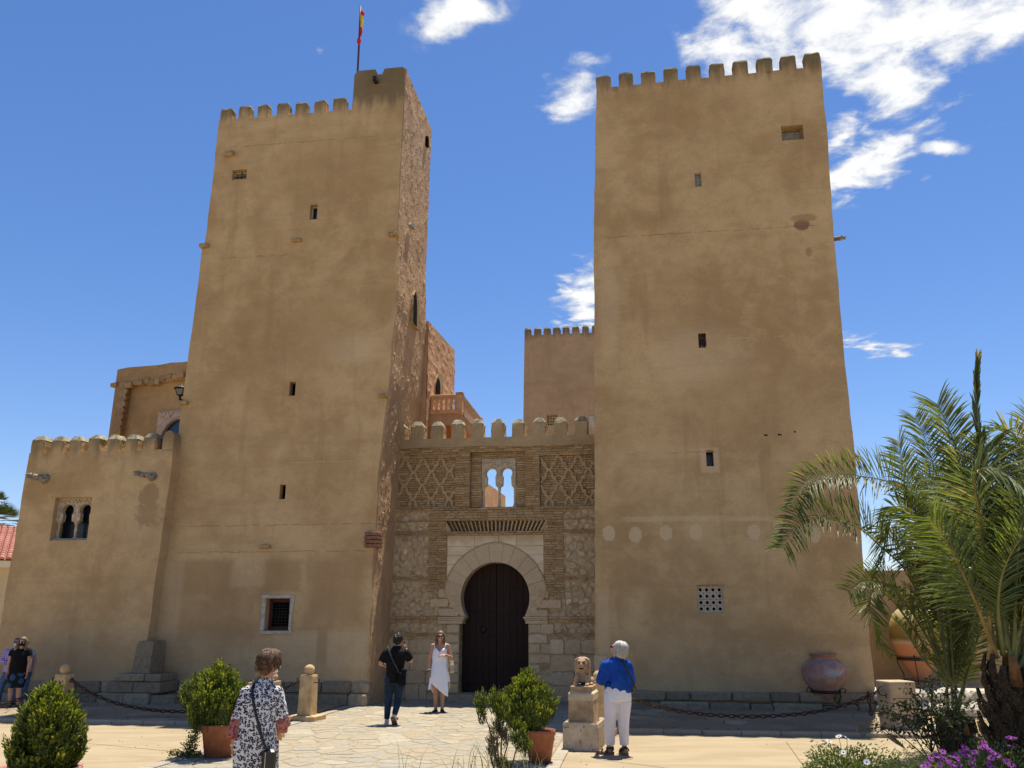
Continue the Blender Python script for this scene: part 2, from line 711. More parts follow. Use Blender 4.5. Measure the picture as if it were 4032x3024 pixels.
def px_blotch(x0, y0, x1, y1, kind, colr, amt, soft, wob, w=0.0):
    a = FP(x0, y0, w); b = FP(x1, y1, w)
    return ((a[0] + b[0]) / 2, (a[1] + b[1]) / 2, abs(b[0] - a[0]) / 2, abs(a[1] - b[1]) / 2, kind, colr, amt, soft, wob)


LT_B = [
    px_blotch(690, 2205, 918, 2345, 'box', RBR, .6, .22, .5),
    px_blotch(670, 2345, 1005, 2520, 'box', RBR, .40, .25, .5),
    px_blotch(1040, 2205, 1185, 2330, 'box', RBR, .55, .2, .6),
    px_blotch(1215, 2190, 1425, 2470, 'box', RBR, .55, .28, .5),
    px_blotch(1170, 2470, 1310, 2480, 'ell', RBR, .5, .3, .4),
    px_blotch(1252, 2470, 1285, 2620, 'box', RBR, .55, .3, .5),
    px_blotch(918, 2185, 1040, 2310, 'box', PATCH, .35, .2, .4),
    px_blotch(1080, 2490, 1240, 2620, 'box', PATCH, .42, .1, .2),
    px_blotch(1290, 2490, 1440, 2630, 'box', PATCH, .40, .1, .2),
    px_blotch(1255, 1340, 1470, 1420, 'ell', PATCH, .6, .5, .8),
    px_blotch(640, 2190, 690, 2600, 'box', PATCH, .35, .25, .3),
    px_blotch(1150, 1130, 1400, 1450, 'ell', D_TAN, .5, .5, .8),
    px_blotch(900, 1180, 1150, 1500, 'ell', RBR, .35, .5, .8),
    px_blotch(1120, 560, 1560, 780, 'ell', D_TAN, .5, .5, .9),
    px_blotch(660, 2480, 1460, 2680, 'box', BASE_DIRT, .3, .5, .5),
]
RT_B = [px_blotch(x - 27, y - 30, x + 27, y + 30, 'ell', PATCH, .75, .12, .55) for x, y in
        ((2398, 2099), (2502, 2106), (2623, 2098), (2740, 2094), (2968, 2095), (3070, 2080), (3207, 2105))]
RT_B += [
    px_blotch(2455, 2035, 2835, 2050, 'box', PATCH, .5, .3, .9),
    px_blotch(2865, 2035, 3030, 2050, 'box', PATCH, .5, .3, .9),
    px_blotch(2755, 1765, 2835, 1860, 'box', PATCH, .55, .12, .3),
    px_blotch(3125, 866, 3190, 905, 'ell', (.22, .125, .085), .9, .10, .7),
    px_blotch(3112, 846, 3215, 870, 'ell', RBR, .7, .3, .9),
    px_blotch(3170, 975, 3200, 1010, 'ell', RBR, .7, .3, .9),
    px_blotch(2350, 2330, 2400, 2600, 'box', PATCH, .35, .25, .3),
    px_blotch(2400, 2420, 3100, 2700, 'box', BASE_DIRT, .2, .5, .6),
    px_blotch(2700, 1430, 3250, 1720, 'ell', D_TAN, .45, .5, .8),
    px_blotch(2440, 1060, 2900, 1360, 'ell', RBR, .30, .5, .9),
    px_blotch(2560, 1300, 2950, 1500, 'ell', PATCH, .35, .5, .8),
    px_blotch(2350, 1050, 2440, 1400, 'ell', PATCH, .4, .5, .6),
    px_blotch(2600, 200, 3000, 600, 'ell', D_TAN, .35, .6, .9),
    px_blotch(3300, 2600, 3400, 2720, 'ell', (.3, .25, .17), .4, .4, .9),
]
LB_B = [
    px_blotch(556, 1905, 618, 1998, 'ell', (.27, .15, .055), 1.0, .08, 1.5, .35),
    px_blotch(545, 1960, 625, 2070, 'ell', (.28, .16, .06), .9, .06, 3.6, .35),
    px_blotch(505, 1870, 655, 2150, 'ell', (.60, .46, .28), .35, .5, .8, .35),
    px_blotch(150, 2360, 500, 2330, 'ell', D_TAN, .4, .4, .8, .35),
    px_blotch(20, 2480, 600, 2680, 'box', BASE_DIRT, .35, .5, .5, .35),
]
CRK = (.10, .068, .04)
m_lt = plaster('tan_plaster_left', L_TAN, D_TAN, LT_B, [(-8.2, -5.8, 11.05, .35, CRK), (-8.3, -3.2, 3.42, .10, CRK), (-8, -3.6, 14.35, .1, CRK),
                                                        (-5.6, -3.3, 5.55, .12, PATCH), (-8.3, -3.0, 4.05, .12, CRK)], (1.3, BASE_DIRT, .5), 1.0, (15.5, (.13, .105, .06)))
m_rt = plaster('tan_plaster_right', L_TAN, D_TAN, RT_B, [(2.1, 7.6, 11.0, .16, CRK), (2.6, 5.2, 5.55, .08, CRK), (5.0, 6.8, 8.25, .08, PATCH)], (1.3, BASE_DIRT, .5), 1.0, (15.5, (.13, .105, .06)))
m_lb = plaster('tan_plaster_wing', L_TAN, D_TAN, LB_B, [], (1.2, BASE_DIRT, .8), 1.0, (6.15, (.17, .135, .075)))
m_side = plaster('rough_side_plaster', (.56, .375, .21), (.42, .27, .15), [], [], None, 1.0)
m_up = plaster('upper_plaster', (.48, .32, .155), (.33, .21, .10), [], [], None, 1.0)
m_red = plaster('reddish_plaster', (.60, .37, .21), (.50, .295, .165), [], [], None, 1.0)
m_redtower = plaster('far_tower_plaster', (.47, .325, .19), (.39, .265, .15), [], [], None, .6, (16.8, (.13, .10, .06)))
m_rw = plaster('right_wall_plaster', (.54, .37, .20), (.45, .30, .16), [], [], None, 1.0)
m_merl = plaster('lichen_plaster', (.42, .32, .16), (.28, .21, .10), [], [], None, 1.0)
m_gplas = plaster('grey_plaster_band', (.52, .39, .22), (.38, .275, .15), [], [], None, 1.0)
m_cap = simple('lichen_stone', (.40, .36, .24), .95, .1, .3, 8, .5, 30)


def masonry(name, stops, rough=.95, bs=22, bump=.8, gr=.25):
    m = M(name, rough, .1)
    c = m.curve(m.island(), stops)
    n = m.noise(11, 5, .7)
    c = m.mix(m.ramp(n, .35, .75, 0, gr * 1.6), c, tuple(x * .45 for x in stops[0][1]))
    c = m.mix(m.ramp(m.noise(70, 3, .6), .5, .75, 0, .3), c, (.5, .45, .36))
    m.color(c)
    b = m.bump(n, bump, .03)
    m.bump(m.noise(bs * 2, 4, .7), .5, .008, b)
    return m.m


m_brick = masonry('old_brick', [(0, (.32, .20, .09)), (.25, (.48, .32, .16)), (.5, (.42, .255, .12)), (.8, (.56, .39, .21)), (1, (.38, .27, .15))])
m_lat = masonry('lattice_brick', [(0, (.47, .33, .175)), (.5, (.54, .39, .21)), (1, (.43, .30, .16))])
m_rub = masonry('rubble_stone', [(0, (.52, .395, .235)), (.3, (.60, .46, .28)), (.55, (.46, .37, .25)), (.8, (.66, .52, .33)), (.93, (.55, .38, .22)), (1, (.74, .63, .46))])
m_ash = masonry('ashlar_stone', [(0, (.54, .40, .235)), (.4, (.62, .465, .28)), (.7, (.52, .39, .235)), (1, (.68, .53, .34))])
m_vous = masonry('voussoir_stone', [(0, (.54, .41, .25)), (.5, (.60, .46, .29)), (1, (.52, .39, .235))], gr=.12)
m_mort = simple('lime_mortar', (.56, .415, .24), .97, .05, .3, 7, .9, 40)
m_plinth = masonry('plinth_stone', [(0, (.25, .195, .125)), (.5, (.33, .26, .165)), (1, (.42, .335, .215))], gr=.4, bump=1.0)
_m = M('white_alfiz_stone', .9, .15)
_u, _w, _v = _m.facade()
_c = _m.mix(_m.ramp(_m.noise(3, 5, .6), .35, .7), (.62, .49, .30), (.76, .63, .43))
_c = _m.mix(_m.math('MULTIPLY', _m.ramp(_m.math('ADD', _v, _m.math('MULTIPLY', _m.math('SUBTRACT', _m.noise(5, 4, .6), .5), .35)), 3.62, 3.92), .65), _c, (.45, .26, .11))
_m.color(_c); _m.bump(_m.noise(40, 4, .6), .4, .01)
m_alf = _m.m
m_carv = simple('carved_stucco', (.62, .50, .34), .9, .15, .25, 14, .6, 40)
m_carvp = simple('pink_stucco', (.50, .38, .30), .9, .15, .2, 10, .6, 40)
# door wood
_m = M('dark_door_wood', .82, .25)
_n = _m.noise(9, 5, .7, None, 0, (14, 14, .8))
_c = _m.mix(_n, (.010, .006, .0045), (.040, .021, .014))
_m.color(_m.mix(_m.math('MULTIPLY', _m.island(), .4), _c, (.034, .019, .013))); _m.bump(_n, .4, .01)
m_door = _m.m
m_stud = simple('iron_stud', (.012, .010, .009), .6, .4)
m_redw = simple('red_painted_wood', (.10, .028, .018), .6, .3, .3, 30)
m_iron = simple('black_iron', (.018, .016, .015), .6, .4, .3, 40)
m_rust = simple('rusty_iron', (.085, .042, .026), .85, .3, .5, 45, .5, 120, 0.0, (.03, .02, .016))
m_glass = simple('dark_window_glass', (.012, .016, .022), .25, .5)
m_dark = simple('dark_interior', (.010, .009, .008), .95, .05)
m_wframe = simple('pale_stone_frame', (.52, .46, .36), .9, .15, .2, 9, .3)
m_grey = simple('grey_render', (.34, .32, .27), .95, .1, .2, 12)
m_ledge = simple('ochre_brick_ledge', (.46, .32, .15), .9, .1, .3, 10, .4)
m_gary = simple('weathered_gargoyle_stone', (.40, .34, .24), .95, .1, .4, 14, .8, 50, 0, (.11, .10, .085))
m_lion = simple('sandstone_carved', (.44, .30, .175), .9, .12, .3, 14, .6, 60, 0, (.30, .20, .12))
m_ped = simple('sandstone_pedestal', (.50, .365, .215), .93, .1, .25, 5, .5, 50)
_m = M('worn_pedestal_base', .95, .1)
_c = _m.mix(_m.ramp(_m.noise(5, 5, .65), .35, .65), (.45, .36, .25), (.58, .49, .36))
_m.color(_m.mix(_m.ramp(_m.noise(7.5, 6, .75), .55, .61, 0, .85), _c, (.10, .085, .065))); _m.bump(_m.noise(18, 5, .7), .8, .02)
m_pedb = _m.m
m_boll = simple('yellow_sandstone', (.60, .42, .22), .93, .1, .2, 6, .5, 60)
m_pillar = simple('cream_render_pillar', (.50, .385, .25), .93, .1, .15, 4, .35, 60)
m_joint = simple('mortar_joint_dark', (.20, .13, .08), .95, .05)
m_terra = simple('terracotta', (.36, .135, .068), .85, .2, .3, 7, .25, 80, 0, (.26, .10, .055))
m_terrap = simple('faded_pink_terracotta', (.50, .24, .19), .85, .2, .25, 9, .25, 80)
m_soil = simple('potting_soil', (.05, .035, .022), 1, .02, .4, 30, .9, 60)
# jars
_m = M('purple_clay_jar', .9, .15)
_s = _m.t.nodes.new('ShaderNodeSeparateXYZ'); _m.link(_m.obj, _s.inputs[0])
_c = _m.mix(_m.ramp(_m.noise(5, 5, .6, _m.obj), .35, .65), (.30, .165, .13), (.40, .27, .22))
_d = _m.vmath('LENGTH', _m.vmath('MULTIPLY', _m.vmath('SUBTRACT', _m.obj, (.06, -.42, .80)), (2.4, 2.0, 6.0)))
_c = _m.mix(_m.math('MULTIPLY', _m.ramp(_m.math('ADD', _d, _m.math('MULTIPLY', _m.noise(17, 6, .85, _m.obj), 2.1)), 1.55, 1.25), .6), _c, (.28, .42, .48))
_m.color(_m.mix(_m.ramp(_s.outputs[2], 1.06, 1.12), _c, (.36, .16, .10))); _m.bump(_m.noise(30, 4, .6, _m.obj), .4, .01)
m_jarp = _m.m
_m = M('two_tone_jar', .88, .15)
_s = _m.t.nodes.new('ShaderNodeSeparateXYZ'); _m.link(_m.obj, _s.inputs[0])
_z = _m.math('ADD', _s.outputs[2], _m.math('MULTIPLY', _m.math('SUBTRACT', _m.noise(7, 5, .6, _m.obj), .5), .12))
_c = _m.curve(_m.math('MULTIPLY', _z, .5), [(0.0, (.30, .17, .11)), (.30, (.42, .17, .08)), (.44, (.46, .20, .10)), (.475, (.46, .33, .2)), (.52, (.20, .13, .04)), (.62, (.34, .24, .07)), (.72, (.42, .33, .13)), (.83, (.40, .33, .18)), (.87, (.10, .06, .04))])
_m.color(_c); _m.bump(_m.noise(30, 4, .6, _m.obj), .3, .01)
m_jarb = _m.m
# grounds
_m = M('sandy_concrete', .95, .08)
_b = _m.mix(_m.ramp(_m.noise(.7, 5, .6, None, .5, (1, 3, 1)), .35, .65), (.295, .235, .145), (.355, .285, .18))
_b = _m.mix(_m.ramp(_m.noise(4, 5, .7, None, 0, (.6, 2.5, 1)), .45, .75, 0, .35), _b, (.34, .26, .17))
_b = _m.mix(_m.ramp(_m.noise(120, 2, .5), .55, .8, 0, .4), _b, (.30, .23, .15))
_m.color(_b); _m.bump(_m.noise(60, 4, .7), .35, .008)
m_sand = _m.m
m_pave = masonry('flagstone', [(0, (.315, .28, .21)), (.22, (.345, .295, .205)), (.45, (.305, .285, .23)), (.62, (.345, .28, .185)), (.8, (.33, .295, .22)), (.92, (.39, .35, .26)), (1, (.36, .305, .21))], gr=.26, bump=.4)
m_pavej = simple('path_mortar', (.34, .285, .195), .95, .05, .2, 10, .5, 50)
m_slab = masonry('shade_darkened_paving', [(0, (.24, .18, .11)), (.5, (.31, .24, .15)), (.8, (.27, .205, .125)), (1, (.42, .33, .22))], gr=.25, bump=.4)  # pale paving, its colour darkened for the shade it lies in
m_kerb = masonry('kerb_stone', [(0, (.36, .31, .235)), (.5, (.42, .36, .27)), (1, (.33, .29, .22))], gr=.2)
m_rock = masonry('pale_rubble_rock', [(0, (.52, .46, .36)), (.5, (.60, .54, .43)), (1, (.45, .39, .30))], bump=1.0)
m_cream = simple('cream_house_wall', (.62, .50, .30), .9, .1, .1, 2)
m_rooft = masonry('pink_roof_tile', [(0, (.50, .20, .15)), (.5, (.56, .25, .19)), (1, (.46, .18, .13))], gr=.1)
m_cream2 = simple('cream_fascia', (.72, .64, .46), .9, .1, .05)
# ================================================================ the castle
rnd = random.Random(7)


class Frame:
    def __init__(s, O, ang):
        s.O, s.a = Vector(O), R(ang)
        s.U = Vector((math.cos(s.a), -math.sin(s.a), 0))
        s.N = Vector((-math.sin(s.a), -math.cos(s.a), 0))

    def P(s, x, y, w=0.0):
        d = ray(x, y); c = Vector((0, 0, CAM_H))
        k = (w - (c - s.O).dot(s.N)) / d.dot(s.N)
        p = c + d * k - s.O
        return (p.dot(s.U), p.z + s.O.z)

    def side(s, x, y, u):
        """(w, v) of a pixel on the plane running away from the viewer at u"""
        d = ray(x, y); c = Vector((0, 0, CAM_H))
        k = (u - (c - s.O).dot(s.U)) / d.dot(s.U)
        p = c + d * k - s.O
        return (p.dot(s.N), p.z + s.O.z)

    def thing(s, name, label, cat, u=0.0, w=0.0, z=0.0, group=None):
        o = thing(name, label, cat, s.O + s.U * u + s.N * w + Vector((0, 0, z)), -s.a, group)
        OFF[o.name] = (u, -w, z)
        return o


FR = Frame(FO, 8)


def rect(x0, y0, x1, y1, w=0.0, fr=FR):
    pts = [fr.P(x, y, w) for x, y in ((x0, y0), (x1, y0), (x1, y1), (x0, y1))]
    us = sorted(p[0] for p in pts); vs = sorted(p[1] for p in pts)
    return ((us[0] + us[1]) / 2, (us[2] + us[3]) / 2, (vs[0] + vs[1]) / 2, (vs[2] + vs[3]) / 2)


def rloop(r):
    return [(r[0], r[2]), (r[1], r[2]), (r[1], r[3]), (r[0], r[3])]


def quad(x0, y0, x1, y1, w=0.0, fr=FR):
    """loop of the true four corners, counter-clockwise"""
    return [fr.P(x0, y1, w), fr.P(x1, y1, w), fr.P(x1, y0, w), fr.P(x0, y0, w)]


def merlon(u0, u1, v0, v1, w1, depth, capin=.055, caph=.10, jit=.018, mats=None, r=None):
    r = r or rnd
    mb = MB()
    j = lambda: r.uniform(-jit, jit)
    y0, y1 = -w1, -w1 + depth
    zs = v1 - caph
    def ring(i, z, q=1.0):
        a = [(u0 + i, y0 + i, z), (u1 - i, y0 + i, z), (u1 - i, y1 - i, z), (u0 + i, y1 - i, z)]
        out = []
        for k in range(4):
            p, q_ = Vector(a[k]), Vector(a[(k + 1) % 4])
            for t in (0.08, .5, .92):
                v = p.lerp(q_, t)
                out.append((v.x + j() * q, v.y + j() * q, v.z + j() * q * .6))
        return out
    rs = [ring(0, v0 - .04, 0), ring(0, (v0 + zs) / 2), ring(0.0, zs - .03), ring(.012, zs)]
    mb.rings(rs, cap0=False, cap1=False, mi=0)
    mb.rings([ring(.002, zs - .006, .3), ring(capin, v1 - .012), ring(capin + .05, v1)], cap0=True, cap1=True, mi=1)
    return mb


def merlon_row(root, us, v0, v1, w1, depth, mats, seed=1, **kw):
    r = random.Random(seed)
    for (a, b) in us:
        mb = merlon(a, b, v0 + r.uniform(-.01, .01), v1 + r.uniform(-.02, .02), w1, depth, r=r, **kw)
        fpart(mb, 'merlon', None, root, mats=mats)


def edge_tab(pts, w=0.0, fr=FR):
    t = [(fr.P(x, y, w)[1], fr.P(x, y, w)[0]) for x, y in pts]
    return sorted(t)


def tower_wall(root, L, Rr, v0, top_pts, holes, depth, mat, name='wall', thick=.5, w1=0.0, seed=3, step=.35, amp=.012):
    """front with real openings, closed body behind. top_pts: profile from left to right"""
    r = random.Random(seed)
    vt_l, vt_r = top_pts[0][1], top_pts[-1][1]
    left = [(interp(L, v), v) for v in [v0] + [a for a, _ in L if v0 + .1 < a < vt_l - .1]] + [top_pts[0]]
    right = [(interp(Rr, v), v) for v in [v0] + [a for a, _ in Rr if v0 + .1 < a < vt_r - .1]] + [top_pts[-1]]
    loop = rough(left, step, amp, r, False)[:-1] + rough(list(top_pts), step, amp * .8, r, False)[:-1] + rough(right[::-1], step, amp, r, False)
    loop = loop[::-1]
    mb = MB().slab([loop] + [h if isinstance(h, list) else rloop(h) for h in holes], w1 - thick, w1)
    def body(vs, ul, ur, wf, wb):
        rs = []
        for v in vs:
            a, b = ul(v), ur(v)
            rs.append([(a, -wf, v), (b, -wf, v), (b, -wb, v), (a, -wb, v)])
        mb.rings(rs)
    return mb, body


# ---------------------------------------------------------------- left tower
LT = FR.thing('left_tower', 'tall plastered tower on the left with a raised turret corner and a flagpole', 'tower', -5.6, -1.5)
LTL = edge_tab([(868, 433), (859, 501), (832, 756), (807, 950), (793, 996), (782, 1105), (764, 1242), (739, 1420), (734, 1459), (711, 1628), (690, 1850), (640, 2192), (600, 2500)])
LTR = edge_tab([(1595, 259), (1584, 456), (1570, 738), (1561, 919), (1561, 1142), (1534, 1475), (1514, 1640), (1490, 1850), (1477, 2083), (1466, 2268), (1447, 2646), (1443, 2760)])
h_big = rect(1045, 2356, 1140, 2483)
LTH = {'grille': rect(914, 668, 971, 706), 'slit_a': rect(1220, 805, 1249, 864), 'slit_b': rect(1139, 1504, 1163, 1558), 'slit_c': rect(1101, 1908, 1124, 1965)}
vt, vh = 15.22, 16.42
uLt = interp(LTL, vt)
uHl, uHr = FR.P(1391, 350)[0], interp(LTR, vh)
nl, nr = FR.P(1486, 285)[0], FR.P(1507, 285)[0]
top = [(uLt, vt), (uHl - .01, vt), (uHl + .01, vh - .12), (uHl + .10, vh), (nl - .06, vh), (nl + .02, vh - .17), (nr - .01, vh - .17), (nr + .03, vh - .03), (nr + .07, vh), (uHr - .06, vh), (uHr, vh - .07)]
mb, body = tower_wall(LT, LTL, LTR, -.05, top, [h_big] + list(LTH.values()), 3.1, m_lt)
lv = [-.05, 1, 2.5, 4, 5.5, 7, 8.5, 10, 11.5, 13, 14.2, vt - .02]
body(lv, lambda v: interp(LTL, v) + .01, lambda v: interp(LTR, v) - .01, -.52, -3.1)
body([vt - .1, vh - .02], lambda v: uHl + .02, lambda v: interp(LTR, v) - .01, -.5, -3.1)
fpart(mb, 'wall', m_lt, LT)
# rough harled side face, thrown plaster standing proud
sk = MB()
nv_, nw_ = 330, 74
wmax = 3.12
vs_ = []
for i in range(nv_ + 1):
    v = -.05 + (vh + .02) * i / nv_
    for j in range(nw_ + 1):
        w = -wmax * j / nw_
        u = interp(LTR, v)
        P3 = Vector((0, w * 1.0, v))
        f1 = noise.noise(Vector((3, w * 2.2, v * 1.3)))
        s1 = noise.noise(Vector((9, (w + v * .42) * 5.2, (v - w * .42) * 1.9)))
        f2 = noise.noise(Vector((20, w * 9, v * 6)))
        f3 = noise.noise(Vector((40, w * 22, v * 17)))
        roughz = max(0.25, min(1, .75 + f1 * .9))
        if v > 11.3: roughz *= .75
        d = .012 + max(0, (s1 * .030 + f2 * .024 + f3 * .014)) * roughz + .012 * (f1 + .5)
        k = min(1, j / 2.0) * 1.0
        vs_.append((u - .02 * (1 - k) + d * k, -w, v))
fs_ = []
for i in range(nv_):
    for j in range(nw_):
        a = i * (nw_ + 1) + j
        fs_.append((a, a + 1, a + nw_ + 2, a + nw_ + 1))
sk.add(vs_, fs_, False)
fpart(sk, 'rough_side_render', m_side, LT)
MER = [m_lt, m_cap]
pitch_u = [FR.P(800 + (150 + 161.5 * k) / 2.194, 0, 0)[0] for k in range(7)]
us = []
for k in range(7):
    y = (975 - 15 * k) / 2.194
    a = FR.P(800 + ([150, 305, 470, 635, 795, 960, 1120][k]) / 2.194, y)[0]
    b = FR.P(800 + ([250, 407, 563, 737, 897, 1060, 1230][k]) / 2.194, y)[0]
    us.append((a, b))
merlon_row(LT, us, vt, 15.62, -.0, .26, MER, 4, capin=.02, caph=.055, jit=.011)


def ledge(root, x0, y0, x1, y1, proud=.12, mat=None, name='brick_ledge', w=0.0, fr=FR):
    r = rect(x0, y0, x1, y1, w, fr)
    return fpart(MB().cbox(r[0], r[1], -w - proud, -w + .1, r[2], r[3], .012), name, mat or m_ledge, root)


for q in ((791, 964, 825, 978), (1155, 944, 1190, 955), (1533, 920, 1570, 934), (711, 1582, 743, 1594), (1495, 1556, 1528, 1568), (1024, 2148, 1066, 2160), (891, 601, 925, 618)):
    ledge(LT, *q)
r = rect(1441, 2094, 1478, 2156)
cb = MB()
for k in range(4):
    z0 = r[2] + (r[3] - r[2]) * k / 4
    z1 = r[2] + (r[3] - r[2]) * (k + 1) / 4 - .012
    cb.cbox(r[0], r[1] + .09, -.14 + .015 * (k % 2), .3, z0, z1, .01)
fpart(cb, 'brick_corbel', simple('red_corbel_brick', (.30, .155, .10), .9, .1, .3, 14, .5), LT)
r = rect(1474, 314, 1490, 331)
fpart(MB().box(r[0] + .01, r[1], -.20, .1, r[2], r[3] - .01), 'spout', m_iron, LT)


def window_unit(root, r, w=-.24, frame=None, pane=m_glass, bars=(0, 0), barmat=None, inner=.02, fr=FR, frame_w=.035, name='window'):
    """sub-assembly: window (surround) > pane, bar"""
    u0, u1, v0, v1 = r
    outer = rloop((u0 - .01, u1 + .01, v0 - .01, v1 + .01))
    hole = rloop((u0 + frame_w, u1 - frame_w, v0 + frame_w, v1 - frame_w))
    f = fpart(MB().slab([outer, hole], w - .05, w), name, frame or m_dark, root)
    fpart(MB().slab([rloop((u0, u1, v0, v1))], w - .09, w - .07), 'pane', pane, root, f)
    bm_ = barmat or m_iron
    for k in range(bars[0]):
        u = u0 + (u1 - u0) * (k + 1) / (bars[0] + 1)
        fpart(MB().box(u - .009, u + .009, -w - .025, -w - .007, v0, v1), 'bar', bm_, root, f)
    for k in range(bars[1]):
        v = v0 + (v1 - v0) * (k + 1) / (bars[1] + 1)
        fpart(MB().box(u0, u1, -w - .028, -w - .004, v - .009, v + .009), 'bar', bm_, root, f)
    return f


window_unit(LT, LTH['grille'], -.16, m_wframe, m_grey, (1, 1), m_rust)
window_unit(LT, LTH['slit_a'], -.14, m_wframe, m_glass)
window_unit(LT, LTH['slit_b'], -.2)
window_unit(LT, LTH['slit_c'], -.2)
# ground-floor window: stone surround, red shutters frame, iron grille of hooked squares
f = window_unit(LT, h_big, -.20, m_redw, m_dark, (0, 0), None, frame_w=.085)
u0, u1, v0, v1 = h_big
iw = .095
for k in range(6):
    u = u0 + iw + (u1 - u0 - 2 * iw) * k / 5
    fpart(MB().tube([(u, .185, v0 + iw - .03), (u, .185, v1 - iw + .03)], .009, 5), 'grille_bar', m_iron, LT, f)
for k in range(9):
    v = v0 + iw + (v1 - v0 - 2 * iw) * k / 8
    fpart(MB().tube([(u0 + iw - .03, .175, v), (u1 - iw + .03, .175, v)], .009, 5), 'grille_bar', m_iron, LT, f)
fo = quad(1025, 2342, 1156, 2497)
fr_blocks = [(u0 - .115, u1 + .115, v1, v1 + .085), (u0 - .10, u0, v0, v1), (u1, u1 + .10, v0 + (v1 - v0) * .55, v1), (u1, u1 + .075, v0, v0 + (v1 - v0) * .55), (u0 - .115, u1 + .10, v0 - .085, v0)]
for b in fr_blocks:
    fpart(MB().cbox(b[0] + .002, b[1] - .002, -.035, .2, b[2] + .002, b[3] - .002, .008), 'surround_stone', m_wframe, LT)
# arched window and slit on the sunlit side face
U_S = -2.93
def side_panel(pts_px, u, mat, name, root, d0, d1, parent=None):
    lp = [FR.side(x, y, u) for x, y in pts_px]
    mb = MB()
    n = len(lp)
    a = [(u + d1, -p[0], p[1]) for p in lp]
    b = [(u + d0, -p[0], p[1]) for p in lp]
    mb.rings([b, a])
    return fpart(mb, name, mat, root, parent)
aw = side_panel([(1618, 1275), (1643, 1302), (1643, 1190), (1638, 1155), (1632, 1142), (1624, 1160), (1619, 1195)], U_S, m_ledge, 'arched_window', LT, -.05, .055)
side_panel([(1619, 1270), (1633, 1287), (1634, 1200), (1632, 1165), (1628, 1150), (1623, 1166), (1620, 1200)], U_S, m_dark, 'pane', LT, .04, .062, aw)
side_panel([(1677, 572), (1682, 582), (1682, 548), (1678, 536)], U_S, m_dark, 'slit_window', LT, -.05, .06)
side_panel([(1610, 884), (1626, 905), (1626, 880), (1613, 875)], U_S, m_grey, 'plaster_patch', LT, -.02, .06)

# ---------------------------------------------------------------- right tower
RT = FR.thing('right_tower', 'tall tan plastered tower on the right, ten merlons along its top, pale round repair patches', 'tower', 5.0, -2.5)
RTL = edge_tab([(2349, 299), (2343, 600), (2338, 928), (2340, 1286), (2341, 1745), (2343, 2100), (2343, 2268), (2342, 2560), (2343, 2760)])
RTR = edge_tab([(3231, 200), (3245, 413), (3260, 551), (3281, 882), (3295, 1056), (3320, 1350), (3337, 1516), (3364, 1765), (3386, 2038), (3420, 2464), (3446, 2719), (3452, 2800)])
RTH = {'niche': quad(3077, 496, 3164, 551), 'plate_a': rect(2735, 681, 2762, 735), 'plate_b': rect(2750, 1312, 2781, 1369), 'slit': rect(2781, 1777, 2810, 1836), 'lattice': rect(2746, 2308, 2849, 2412)}
RTH['niche'] = rect(3077, 493, 3164, 551)
vt = 15.25
top = [(interp(RTL, vt), vt), (interp(RTR, vt + .1), vt + .11)]
mb, body = tower_wall(RT, RTL, RTR, -.05, top, list(RTH.values()), 5, m_rt, seed=9)
body([-.05, 2, 4, 6, 8, 10, 12, 14, vt - .02], lambda v: interp(RTL, v) + .01, lambda v: interp(RTR, v) - .01, -.52, -5)
fpart(mb, 'wall', m_rt, RT)
xs0 = [105, 300, 492, 688, 885, 1085, 1287, 1495, 1700, 1905]
xs1 = [230, 422, 615, 810, 1010, 1213, 1418, 1630, 1835, 2045]
ys = [400, 380, 360, 335, 315, 290, 265, 240, 220, 195]
us = [(FR.P(2300 + a / 2.194, 150 + y / 2.194)[0], FR.P(2300 + b / 2.194, 150 + y / 2.194)[0]) for a, b, y in zip(xs0, xs1, ys)]
rr = random.Random(12)
for k, (a, b) in enumerate(us):
    v0_ = vt + .11 * k / 9
    fpart(merlon(a, b, v0_, 15.64 + .17 * k / 9 + rr.uniform(-.02, .02), 0, .28, capin=.02, caph=.055, jit=.011, r=rr), 'merlon', None, RT, mats=[m_rt, m_cap])
f = window_unit(RT, RTH['niche'], -.22, m_ledge, m_grey, frame_w=.03)
u0, u1, v0, v1 = RTH['niche']
window_unit(RT, RTH['plate_a'], -.03, m_grey, m_grey, frame_w=.02)
pm = M('flaking_dark_red_paint', .7, .3)
pm.color(pm.mix(pm.ramp(pm.noise(9, 5, .8), .55, .60), (.045, .016, .014), (.45, .40, .36)))
window_unit(RT, RTH['plate_b'], -.03, pm.m, pm.m, frame_w=.02)
window_unit(RT, RTH['slit'], -.2, m_dark, m_glass, frame_w=.01)
for (x, y) in ((3012, 1713), (3019, 1714), (3066, 1711), (3074, 1712), (3130, 1700)):
    c = FR.P(x, y)
    fpart(MB().cbox(c[0] - .018, c[0] + .018, -.005, .05, c[1] - .02, c[1] + .02, .004), 'putlog_hole', m_dark, RT)
